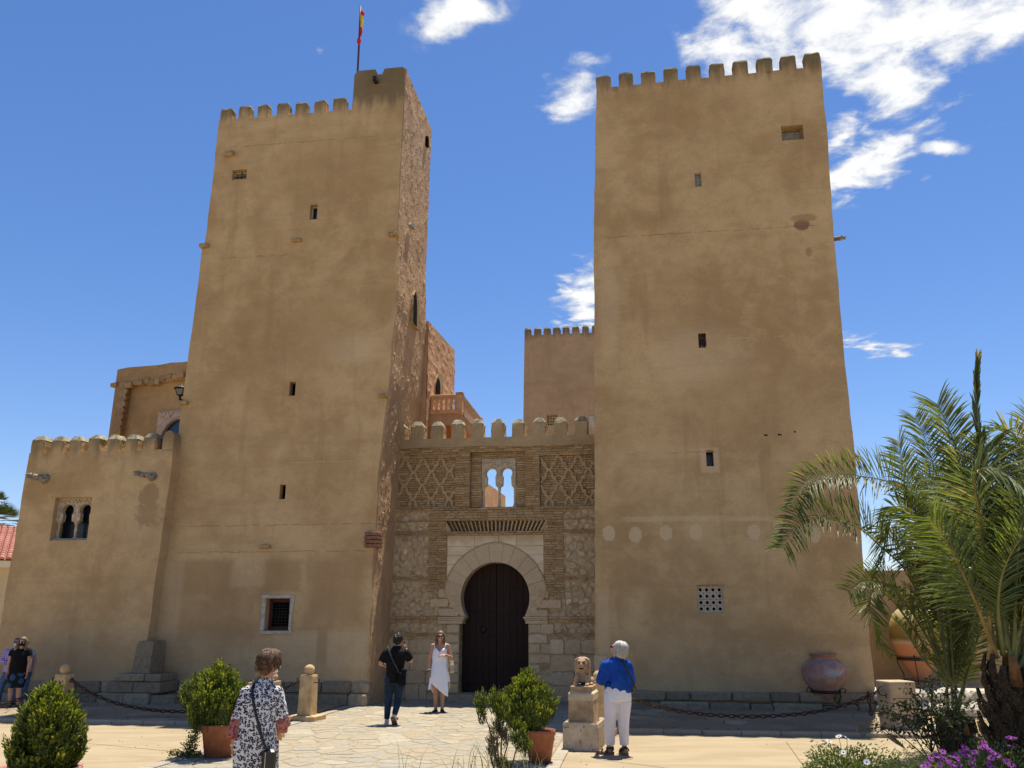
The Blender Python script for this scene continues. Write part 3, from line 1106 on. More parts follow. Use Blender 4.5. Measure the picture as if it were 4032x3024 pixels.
# lattice screen: eight-lobed holes with squares and little triangles between
u0, u1, v0, v1 = RTH['lattice']
n = 4
su, sv = (u1 - u0 - .02) / n, (v1 - v0 - .02) / n
loops = [rloop((u0, u1, v0, v1))]
for i in range(n):
    for j in range(n):
        cu, cv = u0 + .01 + (i + .5) * su, v0 + .01 + (j + .5) * sv
        loops.append([(cu + (.235 if k % 2 else .29) * su * math.cos(math.pi * k / 8), cv + (.235 if k % 2 else .29) * sv * math.sin(math.pi * k / 8)) for k in range(16)])
        if i < n - 1 and j < n - 1:
            qu, qv = cu + su / 2, cv + sv / 2
            a = .10 * su
            loops.append([(qu - a, qv - a), (qu + a, qv - a), (qu + a, qv + a), (qu - a, qv + a)])
        t_ = .085 * su
        if i < n - 1:
            qu = cu + su / 2
            loops.append([(qu - t_, cv + .19 * sv), (qu + t_, cv + .19 * sv), (qu, cv + .06 * sv)])
            loops.append([(qu - t_, cv - .19 * sv), (qu, cv - .06 * sv), (qu + t_, cv - .19 * sv)])
        if j < n - 1:
            qv = cv + sv / 2
            loops.append([(cu - .19 * su, qv - t_), (cu - .06 * su, qv), (cu - .19 * su, qv + t_)])
            loops.append([(cu + .19 * su, qv - t_), (cu + .19 * su, qv + t_), (cu + .06 * su, qv)])
lat = fpart(MB().slab(loops, -.10, -.04), 'lattice_screen', m_wframe, RT)
fpart(MB().box(u0, u1, .30, .34, v0, v1), 'backing', m_dark, RT, lat)
ledge(RT, 2744, 2303, 2850, 2308, .03)
ledge(RT, 2779, 1772, 2812, 1777, .02)
# stone corner block low on the left edge of the right tower
r = rect(2341, 2580, 2394, 2700)
fpart(MB().cbox(r[0], r[1], -.02, .1, r[2], r[3], .01), 'corner_stone', m_ash, RT)


def gargoyle(fr, base_px, w, vec, L, s=1.0, label='', grp=None):
    u, v = fr.P(*base_px, w)
    g = fr.thing('gargoyle', label, 'gargoyle', u, w, v, grp)
    d = Vector((vec[0], vec[1], vec[2])).normalized()
    q = Vector((0, 0, 1)) - d * d.z
    q.normalize()
    x_ = d.cross(q)
    Mx = Matrix((x_, q, d)).transposed()
    mb = MB()
    P_ = lambda t, up=0, sd=0: d * (t * L) + q * up * s + x_ * sd * s
    mb.tube([P_(-.15), P_(.0), P_(.25), P_(.5), P_(.68), P_(.8)], [.10 * s, .13 * s, .10 * s, .085 * s, .09 * s, .09 * s], 9)
    o = mb.build('body', m_gary, g)
    hd = MB()
    hd.ell(P_(.84, .015), (.075 * s, .08 * s, .10 * s), Mx)
    hd.ell(P_(.98, .03), (.05 * s, .035 * s, .085 * s), Mx)
    hd.ell(P_(.95, -.045), (.042 * s, .022 * s, .07 * s), Mx)
    hd.ell(P_(.80, .08, .05), (.02 * s, .035 * s, .02 * s), Mx, 8, 6)
    hd.ell(P_(.80, .08, -.05), (.02 * s, .035 * s, .02 * s), Mx, 8, 6)
    hd.build('head', m_gary, g)
    MB().tube([P_(.05, -.07, .05), P_(.12, -.12, .06), P_(.08, -.16, .06)], [.045 * s, .04 * s, .03 * s], 7).build('leg', m_gary, g)
    MB().tube([P_(.05, -.07, -.05), P_(.12, -.12, -.06), P_(.08, -.16, -.06)], [.045 * s, .04 * s, .03 * s], 7).build('leg', m_gary, g)
    return g


uR_ = interp(RTR, FR.P(3290, 945)[1])
g = gargoyle(FR, (3288, 942), -.35, (1, -.15, 0.0), .34, .62, 'small stone gargoyle sticking out sideways from the right edge of the right tower')
g.location = fw(uR_ - .02, -.35, FR.P(3290, 942, -.35)[1])

# ---------------------------------------------------------------- left wing
WL = .35
LB = FR.thing('left_wing', 'low plastered wing at far left with eight merlons and a twin arched window', 'building', -10.4, WL - 1.5)
LBL = edge_tab([(123, 1746), (109, 1824), (95, 1900), (75, 2038), (65, 2073), (55, 2156), (40, 2225), (2, 2464), (-30, 2680), (-45, 2790)], WL)
LBR = edge_tab([(684, 1720), (674, 1856), (647, 2038), (631, 2156), (613, 2268), (597, 2405), (579, 2523), (565, 2640), (555, 2760)], WL)
h_tw = rect(207, 1958, 353, 2127, WL)
vt = 5.90
top = [(interp(LBL, vt), vt), (interp(LBR, vt), vt)]
mb, body = tower_wall(LB, LBL, LBR, -.05, top, [h_tw], 3, m_lb, w1=WL, seed=5)
body([-.05, 1, 2, 3, 4, 5, vt - .02], lambda v: interp(LBL, v) + .01, lambda v: interp(LBR, v) - .01, WL - .52, -4.0)
fpart(mb, 'wall', m_lb, LB)
fronts = [(270, 372), (430, 537), (588, 692), (748, 850), (910, 1012), (1073, 1176), (1228, 1342)]
us = [(FR.P(a / 2.194, 1775, WL)[0], FR.P(b / 2.194, 1775, WL)[0]) for a, b in fronts]
us[0] = (interp(LBL, 6.0), us[0][1])
merlon_row(LB, us, vt, 6.33, WL, .45, [m_lb, m_cap], 8, capin=.075, caph=.12)
# rounded last merlon against the tower
a, b = FR.P(1398 / 2.194, 1775, WL)[0], interp(LBR, 5.95)
rs = []
for v in (vt - .05, 6.05, 6.2):
    rs.append([(a, -WL, v), (b, -WL, v), (b, -WL + .5, v), (a, -WL + .5, v)])
mbm = MB()
arc = [(a, vt - .05)] + [((a + b) / 2 - (b - a) / 2 * math.cos(t), 6.17 + .2 * math.sin(t)) for t in [math.pi * k / 10 for k in range(11)]] + [(b, vt - .05)]
mbm.slab([arc[::-1]], WL - .5, WL)
fpart(mbm, 'merlon', m_lb, LB)


def twin_window(root, fr, r, w, wb, backed=True, parent=None, carve=True, rel=(.255, .39)):
    """carved plate with two horseshoe arches over slender columns, all standing in the opening r"""
    u0, u1, v0, v1 = r
    W_, H_ = u1 - u0, v1 - v0
    vi = v1 - H_ * (1 - rel[0] - 0.0) if False else v0 + H_ * .44      # springing of the plate's foot
    loop = [(u0, vi), (u0, v1), (u1, v1), (u1, vi)]
    foot = []
    for cx_ in (u0 + W_ * .74, u0 + W_ * .27):
        rad = W_ * .155
        cv = v1 - H_ * .30
        # pinch then circle (right to left)
        pts = []
        for k in range(0, 21):
            t = R(-38) + (R(218) - R(-38)) * k / 20
            s_ = 1 + (.05 if k % 2 else -.02)
            pts.append((cx_ + rad * s_ * math.cos(t), cv + rad * s_ * math.sin(t)))
        foot += [(cx_ + rad * .86, vi)] + pts + [(cx_ - rad * .86, vi)]
    plate_loop = loop + foot
    plate_loop = plate_loop[::-1]
    pl = fpart(MB().slab([plate_loop], wb, w), 'carved_arch_plate', m_carv, root, parent)
    lp = parent or root
    if carve:
        cm = MB()
        nrow, ncol = 2, 8
        for i in range(ncol):
            for j in range(nrow):
                cu = u0 + W_ * (.09 + .82 * (i + .5 + .5 * (j % 2) - .25) / ncol)
                cv = v1 - H_ * (.055 + .045 * j)
                a_ = W_ * .042
                cm.slab([[(cu, cv - a_ * .9), (cu + a_ * .7, cv), (cu, cv + a_ * .9), (cu - a_ * .7, cv)]], w, w + .022)
        cm.slab([rloop((u0, u1, v1 - H_ * .022, v1))], w, w + .03)
        cm.slab([rloop((u0, u0 + W_ * .045, vi, v1 - H_ * .022))], w, w + .025)
        cm.slab([rloop((u1 - W_ * .045, u1, vi, v1 - H_ * .022))], w, w + .025)
        fpart(cm, 'carved_relief', m_carv, root, lp)
        am = MB()
        for cx_ in (u0 + W_ * .74, u0 + W_ * .27):
            rad = W_ * .185
            cv = v1 - H_ * .30
            am.tube([(cx_ + rad * math.cos(t), -w - .008, cv + rad * math.sin(t)) for t in [R(-30 + 240 * k / 16) for k in range(17)]], W_ * .016, 5)
        fpart(am, 'arch_moulding', m_carv, root, lp)
    for k, cu in enumerate((u0 + W_ * .035, u0 + W_ * .505, u1 - W_ * .035)):
        s_ = W_ * .05
        h = vi - v0
        prof = [(s_ * 1.5, 0), (s_ * 1.5, h * .04), (s_ * 1.0, h * .06), (s_ * 1.25, h * .10), (s_ * .8, h * .13), (s_ * .75, h * .45), (s_ * .9, h * .5), (s_ * .72, h * .55), (s_ * .72, h * .80), (s_ * 1.0, h * .84), (s_ * .8, h * .87), (s_ * 1.3, h * .95), (s_ * 1.7, h * .96), (s_ * 1.7, h)]
        fpart(MB().lathe(prof, 12, (cu, -(w + wb) / 2, v0), cap1=True), 'column', m_carv, root, parent)
    return pl


W0 = fpart(MB().slab([rloop((h_tw[0], h_tw[1], h_tw[2], h_tw[2] + .05))], WL - .4, WL - .06), 'twin_window', m_grey, LB)
twin_window(LB, FR, (h_tw[0], h_tw[1], h_tw[2] + .03, h_tw[3]), WL - .17, WL - .30, parent=W0)
fpart(MB().box(h_tw[0], h_tw[1], -WL + .42, -WL + .45, h_tw[2], h_tw[3]), 'pane', m_glass, LB, W0)
fpart(MB().box(h_tw[0] + .33, h_tw[0] + .36, -WL + .38, -WL + .42, h_tw[2], h_tw[3]), 'mullion', m_dark, LB, W0)
gargoyle(FR, (182, 1884), WL, (-.62, -1, .05), .44, .85, 'grey stone gargoyle at the left end of the low wing, above the twin window', 'animal gargoyles on the low wing')
gargoyle(FR, (606, 1876), WL, (-.62, -1, .05), .48, .75, 'grey stone gargoyle above the peeled plaster patch, at the right end of the low wing', 'animal gargoyles on the low wing')

# plinths and guard stones along the foot of each block
def plinth(root, u0, u1, w0, w1, courses, seed, mat=m_plinth, name='plinth_stone'):
    r = random.Random(seed)
    for ci, (v0, v1, dw) in enumerate(courses):
        u = u0
        while u < u1 - .15:
            L = min(r.uniform(.45, 1.05), u1 - u)
            if u1 - (u + L) < .25: L = u1 - u
            mb = MB()
            e = .03
            x0, x1 = u + .006, u + L - .006
            zt = v1 - r.uniform(0, .03)
            ww = w1 + dw + r.uniform(-.03, .03)
            mb.cbox(x0, x1, -ww, -w0, v0, zt, e)
            mb.v = [(p[0], p[1] + r.uniform(-.012, .012), p[2] + (r.uniform(-.012, .012) if p[2] > v0 + .03 else 0)) for p in mb.v]
            fpart(mb, name, mat, root)
            u += L
plinth(LT, FR.P(600, 2700)[0] - .1, interp(LTR, .4) + .06, -.3, .10, [(-.03, .26, .06), (.262, .53, 0)], 3)
plinth(RT, interp(RTL, .4), interp(RTR, .4) + .03, -.3, .10, [(-.03, .20, .08), (.202, .42, 0)], 4)
plinth(LB, interp(LBL, .4) - .1, interp(LBR, .4) + .10, -.0, WL + .10, [(-.03, .24, .05), (.242, .50, 0)], 5)
u_c = FR.P(590, 2600, WL)[0]
GS = FR.thing('guard_stone', 'grey tapered guard stone on stacked blocks between low wing and left tower', 'stone', u_c, WL + .1)
v_a, v_b = FR.P(590, 2650, WL + .1)[1], FR.P(590, 2523, WL + .1)[1]
gs = MB()
gs.rings([[(u_c - .25 + t * .06, -(WL + .30 - .06 * t), v), (u_c + .19 - t * .0, -(WL + .30 - .06 * t), v), (u_c + .19, -.1, v), (u_c - .25 + t * .06, -.1, v)] for t, v in ((0, v_a), (.8, v_b - .04), (1.3, v_b))])
fpart(gs, 'block', m_plinth, GS)
for (a, b, v0, v1, ww) in ((-.55, .15, v_a - .16, v_a - .003, .45), (.155, .55, v_a - .17, v_a - .005, .43), (-.75, -.1, .28, v_a - .165, .40), (-.095, .55, .28, v_a - .175, .42), (-.9, -.25, -.02, .277, .50), (-.245, .35, -.02, .277, .52), (.355, .95, -.02, .24, .45)):
    fpart(MB().cbox(u_c + a, u_c + b - .006, -(WL + ww), -.05, v0, v1, .02), 'block', m_plinth, GS)
# ================================================================ gate wall
GW = -1.6
GT = FR.thing('gate_wall', 'brick and rubble gate wall between the two towers with a big horseshoe doorway', 'gatehouse', -.6, GW - .3)
rg = random.Random(21)


def zl(x, y, w=GW): return FR.P(1580 + x / 2.949, 2000 + y / 2.949, w)
def z5(x, y, w=GW): return FR.P(1400 + x / 2.194, 1550 + y / 2.194, w)
def zz(x, y, w=GW): return FR.P(1560 + x / 2.836, 1780 + y / 2.836, w)
def zrect(f, x0, y0, x1, y1, w=GW):
    a = f(x0, y0, w); b = f(x1, y1, w); c = f(x0, y1, w); d = f(x1, y0, w)
    return (min(a[0] + c[0], 9e9) / 2, (b[0] + d[0]) / 2, (b[1] + c[1]) / 2, (a[1] + d[1]) / 2)


UL, UR = -3.34, 2.05
cL, cR_ = zl(690, 1040), zl(1490, 1040)
ac = ((cL[0] + cR_[0]) / 2, (cL[1] + cR_[1]) / 2 + .0)
ar = (cR_[0] - cL[0]) / 2
atop = zl(1100, 628)[1]
av = atop - ar                      # centre height
jl, jr = zl(668, 1700)[0], zl(1475, 1700)[0]
imp_t, imp_b = zl(1070, 1262)[1], zl(1070, 1345)[1]
arc_in = [(ac[0] + ar * math.cos(t), av + ar * math.sin(t)) for t in [R(-33 + (246) * k / 40) for k in range(41)]]
vdoor = .16
door_hole = [(jl, vdoor), (jr, vdoor), (jr, imp_b), (jr - .03, imp_t)] + arc_in + [(jl + .03, imp_t), (jl, imp_b)]
PLr = zrect(z5, 385, 552, 858, 975)
PRr = zrect(z5, 1590, 525, 2064, 965)
PLr = (UL + .12, PLr[1], PLr[2], PLr[3])
WFr = zrect(z5, 985, 495, 1465, 993)
TWr = zrect(zz, 945, 60, 1328, 612)
DNr = zrect(zl, 560, 152, 1650, 268)
d_tl, d_tr, d_br, d_bl = zl(515, 150), zl(1690, 145), zl(1620, 268), zl(582, 270)
den_loop = [d_bl, d_br, d_tr, d_tl]
v_par = z5(1200, 450)[1]
mb = MB()
outline = [(UL, -.05), (UR, -.05), (UR, v_par), (UL, v_par)]
W_B = GW - .04
mb.slab([outline, door_hole, rloop(PLr), rloop(PRr), rloop(WFr), den_loop], GW - .20, W_B)
mb.slab([outline, door_hole, rloop(TWr)], GW - .55, GW - .20)
fpart(mb, 'masonry_core', m_mort, GT)
# plaster parapet and merlons
vcr = 6.37
pm_ = MB()
pl = rough([(UL, v_par - .01), (UR, v_par - .03)], .3, .018, rg, False) + [(UR, vcr), (UL, vcr)]
pm_.slab([pl], GW - .50, GW + .03)
fpart(pm_, 'parapet', m_gplas, GT)
f0 = [(190, 237), (292, 412), (483, 602), (677, 801), (870, 990), (1068, 1191), (1266, 1391), (1470, 1596), (1673, 1802), (1870, 2003)]
for a, b in f0:
    ua = FR.P(1500 + a / 2.458, 1200 + 1230 / 2.458, GW)[0]
    ub = FR.P(1500 + b / 2.458, 1200 + 1230 / 2.458, GW)[0]
    if a == 190: ua = ub - .3
    fpart(merlon(ua, ub, vcr, 6.86 + rg.uniform(-.02, .02), GW + .03, .46, .075, .13, r=rg), 'merlon', None, GT, mats=[m_gplas, m_cap])

# ---- bricks
BR = []   # (u0,u1,v0,v1)
excl = []


def bricks(r, rows_h=.060, lmin=.16, lmax=.30, w=W_B, exc=()):
    u0, u1, v0, v1 = r
    n = max(1, round((v1 - v0) / rows_h))
    h = (v1 - v0) / n
    for k in range(n):
        a, b = v0 + k * h, v0 + (k + 1) * h
        segs = [(u0, u1)]
        for e in list(exc) + excl:
            if e[2] < b - .01 and e[3] > a + .01:
                ns = []
                for s0, s1 in segs:
                    if e[1] <= s0 or e[0] >= s1: ns.append((s0, s1)); continue
                    if e[0] > s0: ns.append((s0, e[0]))
                    if e[1] < s1: ns.append((e[1], s1))
                segs = ns
        for s0, s1 in segs:
            u = s0
            while u < s1 - .05:
                L = rg.uniform(lmin, lmax)
                if s1 - (u + L) < .1: L = s1 - u
                BR.append((u + .009, u + L - .009, a + .008 + rg.uniform(-.002, .003), b - .008, w + rg.uniform(.022, .045)))
                u += L


zr = lambda *a: zrect(zl, *a)
excl = [PLr, PRr, WFr]
bricks((UL, UR, z5(1000, 992)[1], v_par - .005))
excl = []
# face of the recess round the window
for r_ in ((WFr[0], TWr[0] - .01, WFr[2], WFr[3]), (TWr[1] + .01, WFr[1], WFr[2], WFr[3]), (TWr[0], TWr[1], TWr[3] + .01, WFr[3])):
    bricks(r_, w=GW - .20)
for p in (PLr, PRr):
    bricks(p, w=GW - .145)
    fpart(MB().box(p[0] - .01, p[1] + .01, -GW + .15, -GW + .19, p[2] - .01, p[3] + .01), 'panel_backing', m_mort, GT)
# belt, piers
v_belt = zl(1000, 145)[1]
v_sill = z5(1000, 992)[1]
u_rl, u_rr = zl(312, 500)[0], zl(1888, 500)[0]
bricks((u_rl, u_rr, v_belt, v_sill - .04))
alf = (zl(528, 800)[0], zl(1655, 800)[0], zl(1000, 925)[1], zl(1000, 318)[1])
v_d0 = zl(1000, 270)[1]
bricks((u_rl, d_tl[0] + .0, v_d0, v_belt))
bricks((d_tr[0] - .0, u_rr, v_d0, v_belt))
bricks((UL, UR, alf[3] + .005, v_d0 - .0))
uq_l = zl(440, 1000)[0]; uq_r = zl(1705, 1000)[0]
bricks((u_rl, alf[0] - .015, zl(0, 1000)[1], alf[3]))
bricks((alf[1] + .015, u_rr, zl(0, 1045)[1], alf[3]))
b1t, b1b = zl(0, 800)[1], zl(0, 850)[1]
bricks((UL, u_rl, b1b, b1t)); bricks((u_rr, UR, b1b, b1t))
b2t, b2b = zl(0, 1258)[1], zl(0, 1330)[1]
uj_l, uj_r = zl(424, 1300)[0], zl(1700, 1300)[0]
bricks((UL, uj_l - .01, b2b, b2t)); bricks((uj_r + .01, UR, b2b, b2t))
b3t, b3b = zl(0, 1450)[1], zl(0, 1492)[1]
bricks((UL, uj_l - .01, b3b, b3t)); bricks((uj_r + .01, UR, b3b, b3t))
BR.sort(key=lambda b: (-(b[1] - b[0]) * (1.0 if b[4] > GW - .1 else .5)))


def brick_box(mb, b):
    u0, u1, v0, v1, w = b
    e = .005
    mb.rings([[(u0, -w + .03, v0), (u1, -w + .03, v0), (u1, -w + .03, v1), (u0, -w + .03, v1)],
              [(u0, -w + e, v0), (u1, -w + e, v0), (u1, -w + e, v1), (u0, -w + e, v1)],
              [(u0 + e, -w, v0 + e), (u1 - e, -w, v0 + e), (u1 - e, -w, v1 - e), (u0 + e, -w, v1 - e)]], cap0=False)
    return mb


for b in BR[:300]:
    fpart(brick_box(MB(), b), 'brick', m_brick, GT)
rest = MB()
for b in BR[300:]: brick_box(rest, b)
o = fpart(rest, 'brickwork', m_brick, GT)
tag(o, kind='stuff')


# ---- rubble and ashlar
ST = []


def stone_mb(poly, w, proud, pillow=.72, mb=None):
    mb = mb or MB()
    p = dedupe(round_poly(round_poly(poly, .24), .2), .006)
    if len(p) < 4: return mb
    c = centroid(p)
    r0 = [(a, -w + .0, b) for a, b in p]
    r1 = [(a, -w - proud * .6, b) for a, b in p]
    r2 = [(c[0] + (a - c[0]) * pillow, -w - proud, c[1] + (b - c[1]) * pillow) for a, b in p]
    ar_ = sum(p[i][0] * p[(i + 1) % len(p)][1] - p[(i + 1) % len(p)][0] * p[i][1] for i in range(len(p)))
    if ar_ < 0: r0, r1, r2 = r0[::-1], r1[::-1], r2[::-1]
    return mb.rings([r0, r1, r2], cap0=False)


def rubble(r, cu=.165, cv=.135, seed=0):
    rr_ = random.Random(seed)
    for poly in voronoi(*r, cu, cv, .42, rr_):
        if area(poly) < .004: continue
        q = inset(poly, rr_.uniform(.006, .05))
        c_ = centroid(q); q = [(c_[0] + (a_ - c_[0]) * rr_.uniform(.82, 1.04), c_[1] + (b_ - c_[1]) * rr_.uniform(.82, 1.04)) for a_, b_ in q]
        ST.append((area(q), q, rr_.uniform(.006, .022)))


rubble((UL, u_rl, v_d0 + .0, v_sill - .04), seed=1)
rubble((u_rr, UR, v_d0, v_sill - .04), seed=2)
rubble((UL, u_rl, b1t, alf[3]), seed=3)
rubble((u_rr, UR, b1t, alf[3]), .22, .19, seed=4)
rubble((UL, uq_l, b2t, b1b), seed=5)
rubble((u_rr - .02, UR, b2t, b1b), seed=6)
rubble((UL, uj_l - .01, b3t, b2b), seed=7)
rubble((uj_r + .18, UR, b3t, b2b), seed=8)
v_as = zl(0, 1990)[1]
rubble((UL, uj_l - .25, 1.42, b3b), .34, .30, seed=9)
rubble((uj_r + .35, UR, 1.42, b3b), .22, .18, seed=10)
ST.sort(key=lambda s: -s[0])
for a_, q, pr in ST[:300]:
    fpart(stone_mb(q, W_B, pr), 'stone', m_rub, GT)
if len(ST) > 300:
    rest = MB()
    for a_, q, pr in ST[300:]: stone_mb(q, W_B, pr, mb=rest)
    tag(fpart(rest, 'small_stones', m_rub, GT), kind='stuff')


def ashlar(u0, u1, v0, v1, proud=.035, mat=m_ash, name='ashlar_block', e=.010, w=None, jit=.008, rnd_=.10):
    j = lambda s=None: rg.uniform(-(s or jit), (s or jit))
    w = W_B if w is None else w
    mb = MB()
    P_ = [(u0 + .006 + j(), v0 + .006 + j()), (u1 - .006 + j(), v0 + .006 + j()), (u1 - .006 + j(), v1 - .006 + j()), (u0 + .006 + j(), v1 - .006 + j())]
    P_ = round_poly(P_, rnd_)
    r0 = [(a, -w + .02, b) for a, b in P_]
    r1 = [(a, -w - proud + e, b) for a, b in P_]
    c = centroid(P_)
    r2 = [(c[0] + (a - c[0]) * .95, -w - proud + j(.004), c[1] + (b - c[1]) * .95) for a, b in P_]
    mb.rings([r0, r1, r2], cap0=False)
    return fpart(mb, name, mat, GT)


# jamb stones beside the door
def jamb(u_in, sgn, v0, v1, rows):
    h = (v1 - v0) / rows
    for k in range(rows):
        L = rg.uniform(.42, .56) if k % 2 else rg.uniform(.27, .34)
        a, b = (u_in, u_in + L) if sgn > 0 else (u_in - L, u_in)
        # jamb stones are as deep as the reveal
        o = MB()
        fpart(MB().cbox(a + .004, b - .004, -GW + .0, -GW + .42, v0 + k * h + .004 + rg.uniform(-.0, .012), v0 + (k + 1) * h - .004 - rg.uniform(0, .012), .022), 'jamb_stone', m_ash, GT)
        if L < .45:
            a2, b2 = (u_in + .30, u_in + .62) if sgn > 0 else (u_in - .62, u_in - .30)
            if rg.random() < .6: ashlar(a2, b2, v0 + k * h, v0 + (k + 1) * h)
jamb(jr, 1, vdoor, imp_b, 7)
jamb(jl, -1, vdoor, imp_b, 7)
# shoulder stones at springing
for q in ((1590, 1060, 1860, 1168), (1500, 1070, 1575, 1165), (1575, 950, 1710, 1045), (1455, 1180, 1705, 1262), (425, 1168, 665, 1258), (430, 940, 560, 1045), (330, 1050, 550, 1150), (556, 1055, 640, 1160)):
    r_ = zr(*q); ashlar(*r_, proud=.05)
# low courses of big blocks
for (a, b) in ((UL, jl - .52), (jr + .52, UR)):
    v = -.02
    for h in (.38, .31, .40, .35):
        u = a
        while u < b - .1:
            L = min(rg.uniform(.30, .78), b - u)
            if b - u - L < .2: L = b - u
            if rg.random() < .22 and L > .4:
                k_ = rg.uniform(.35, .65)
                ashlar(u, u + L * k_, v, v + h, rg.uniform(.02, .05), jit=.014, rnd_=.14)
                ashlar(u + L * k_, u + L, v, v + h * .55, rg.uniform(.02, .045), jit=.014, rnd_=.14)
                ashlar(u + L * k_, u + L, v + h * .55, v + h, rg.uniform(.02, .045), jit=.014, rnd_=.14)
            else:
                ashlar(u, u + L, v, v + h, rg.uniform(.02, .05), jit=.014, rnd_=.13)
            u += L
        v += h
# imposts
for (x0, x1) in ((zl(425, 1300)[0], zl(738, 1300)[0]), (zl(1415, 1300)[0], zl(1703, 1300)[0])):
    h = imp_t - imp_b
    inner_left = x0 > ac[0]
    for k, (va, vb, dx) in enumerate(((imp_b, imp_b + h * .45, .055), (imp_b + h * .46, imp_b + h * .7, .03), (imp_b + h * .71, imp_t, 0))):
        a, b = (x0 + dx, x1) if inner_left else (x0, x1 - dx)
        if k == 0:
            imp = fpart(MB().cbox(a, b, -GW - .035 + dx * .5, -GW + .42, va, vb, .008), 'impost', m_vous, GT)
        else:
            fpart(MB().cbox(a, b, -GW - .035 + dx * .5, -GW + .42, va, vb, .008), 'impost_moulding', m_vous, GT, imp)

# voussoirs
def outer_r(t):
    return ar * 1.50 + .05 * max(0, 1 - abs(math.degrees(t) - 90) / 60) ** 2


nvs = 15
a0, a1 = R(-30), R(210)
rgv = random.Random(5)
cuts = [a0 + (a1 - a0) * k / nvs + (rgv.uniform(-.03, .03) if 0 < k < nvs else 0) for k in range(nvs + 1)]
def outer_pt(t):
    r_ = outer_r(t)
    if t < R(8): r_ = ar * 1.50 - (R(8) - t) * .55
    if t > R(172): r_ = ar * 1.50 - (t - R(172)) * .55
    return (ac[0] + r_ * math.cos(t), av + r_ * math.sin(t))
for k in range(nvs):
    ta, tb = cuts[k] + .003, cuts[k + 1] - .003
    ts = [ta + (tb - ta) * i / 5 for i in range(6)]
    inn = [(ac[0] + (ar - .002) * math.cos(t), av + (ar - .002) * math.sin(t)) for t in ts]
    out = [outer_pt(t) for t in ts]
    fpart(MB().slab([inn[::-1] + out], GW - .42, GW + .005 + rgv.uniform(-.004, .004)), 'voussoir', m_vous, GT)
hood = [outer_pt(R(-8 + 196 * k / 40)) for k in range(41)]
fpart(MB().tube([(p[0], -GW - .0, p[1]) for p in hood], .020, 6), 'hood_moulding', m_lat, GT)
# alfiz slabs with their joints
def alfiz_block(u0, u1, v0, v1, side):
    nS = 8
    pts = []
    if side == 'top':
        low = []
        for i in range(nS + 1):
            u = u1 - (u1 - u0) * i / nS
            dx = u - ac[0]
            ro = ar * 1.5 + .05
            yy = av + math.sqrt(max(0, ro * ro - dx * dx)) if abs(dx) < ro else v0
            low.append((u, max(v0, yy)))
        pts = [(u0, v1)] + low[::-1] + [(u1, v1)]
        pts = [(u0, v1)] + sorted(low) + [(u1, v1)]
    else:
        edge = []
        for i in range(nS + 1):
            v = v0 + (v1 - v0) * i / nS
            dy = v - av
            ro = outer_r(R(90 - 50)) if False else ar * 1.50 + .012
            dx = math.sqrt(max(0.0, ro * ro - dy * dy)) if abs(dy) < ro else 0
            edge.append((ac[0] + (dx if side == 'r' else -dx), v))
        if side == 'l':
            edge = [(max(u0 + .015, min(u1, p[0])), p[1]) for p in edge]
            pts = [(u0, v0)] + edge + [(u0, v1)]
        else:
            edge = [(min(u1 - .015, max(u0, p[0])), p[1]) for p in edge]
            pts = [(u1, v1)] + edge[::-1] + [(u1, v0)]
    pts = dedupe(pts, .001)
    if area(pts) < .004: return
    fpart(MB().slab([pts], GW - .16, GW - .012 + rgv.uniform(-.003, .003)), 'alfiz_slab', m_alf, GT)
g_ = .004
vts = [alf[3], zl(0, 455)[1], zl(0, 560)[1], zl(0, 662)[1], zl(0, 790)[1], alf[2]]
vts[0] = alf[3]
for (a, b) in ((alf[0], zl(850, 400)[0]), (zl(850, 400)[0], zl(1130, 400)[0]), (zl(1130, 400)[0], zl(1335, 400)[0]), (zl(1335, 400)[0], alf[1])):
    alfiz_block(a + g_, b - g_, vts[1] + g_, vts[0] - g_, 'top')
for k in range(1, 5):
    um = zl(1535, 500)[0]
    alfiz_block(alf[0] + g_, ac[0], vts[k + 1] + g_, vts[k] - g_, 'l')
    alfiz_block(ac[0], alf[1] - g_, vts[k + 1] + g_, vts[k] - g_, 'r')
# slanted brick frieze over the doorway
nD = 24
for k in range(nD + 1):
    t = k / nD
    bu = d_bl[0] + (d_br[0] - d_bl[0]) * t
    tu = d_tl[0] + (d_tr[0] - d_tl[0]) * t
    hw = .016
    fpart(MB().slab([[(bu - hw, d_bl[1]), (bu + hw, d_br[1]), (tu + hw, d_tr[1]), (tu - hw, d_tl[1])]], GW - .20, GW - .005 + rg.uniform(-.008, .004)), 'slanted_brick', m_lat, GT)
# string courses
for (va, th, pr) in ((v_sill - .035, .035, .035), (v_d0 - .012, .012, .012), (v_belt - .002, .012, .012)):
    u = UL
    while u < UR - .1:
        L = min(.28, UR - u)
        fpart(MB().cbox(u + .004, u + L - .004, -GW - pr, -GW + .05, va, va + th, .004), 'string_course_brick', m_brick, GT)
        u += L

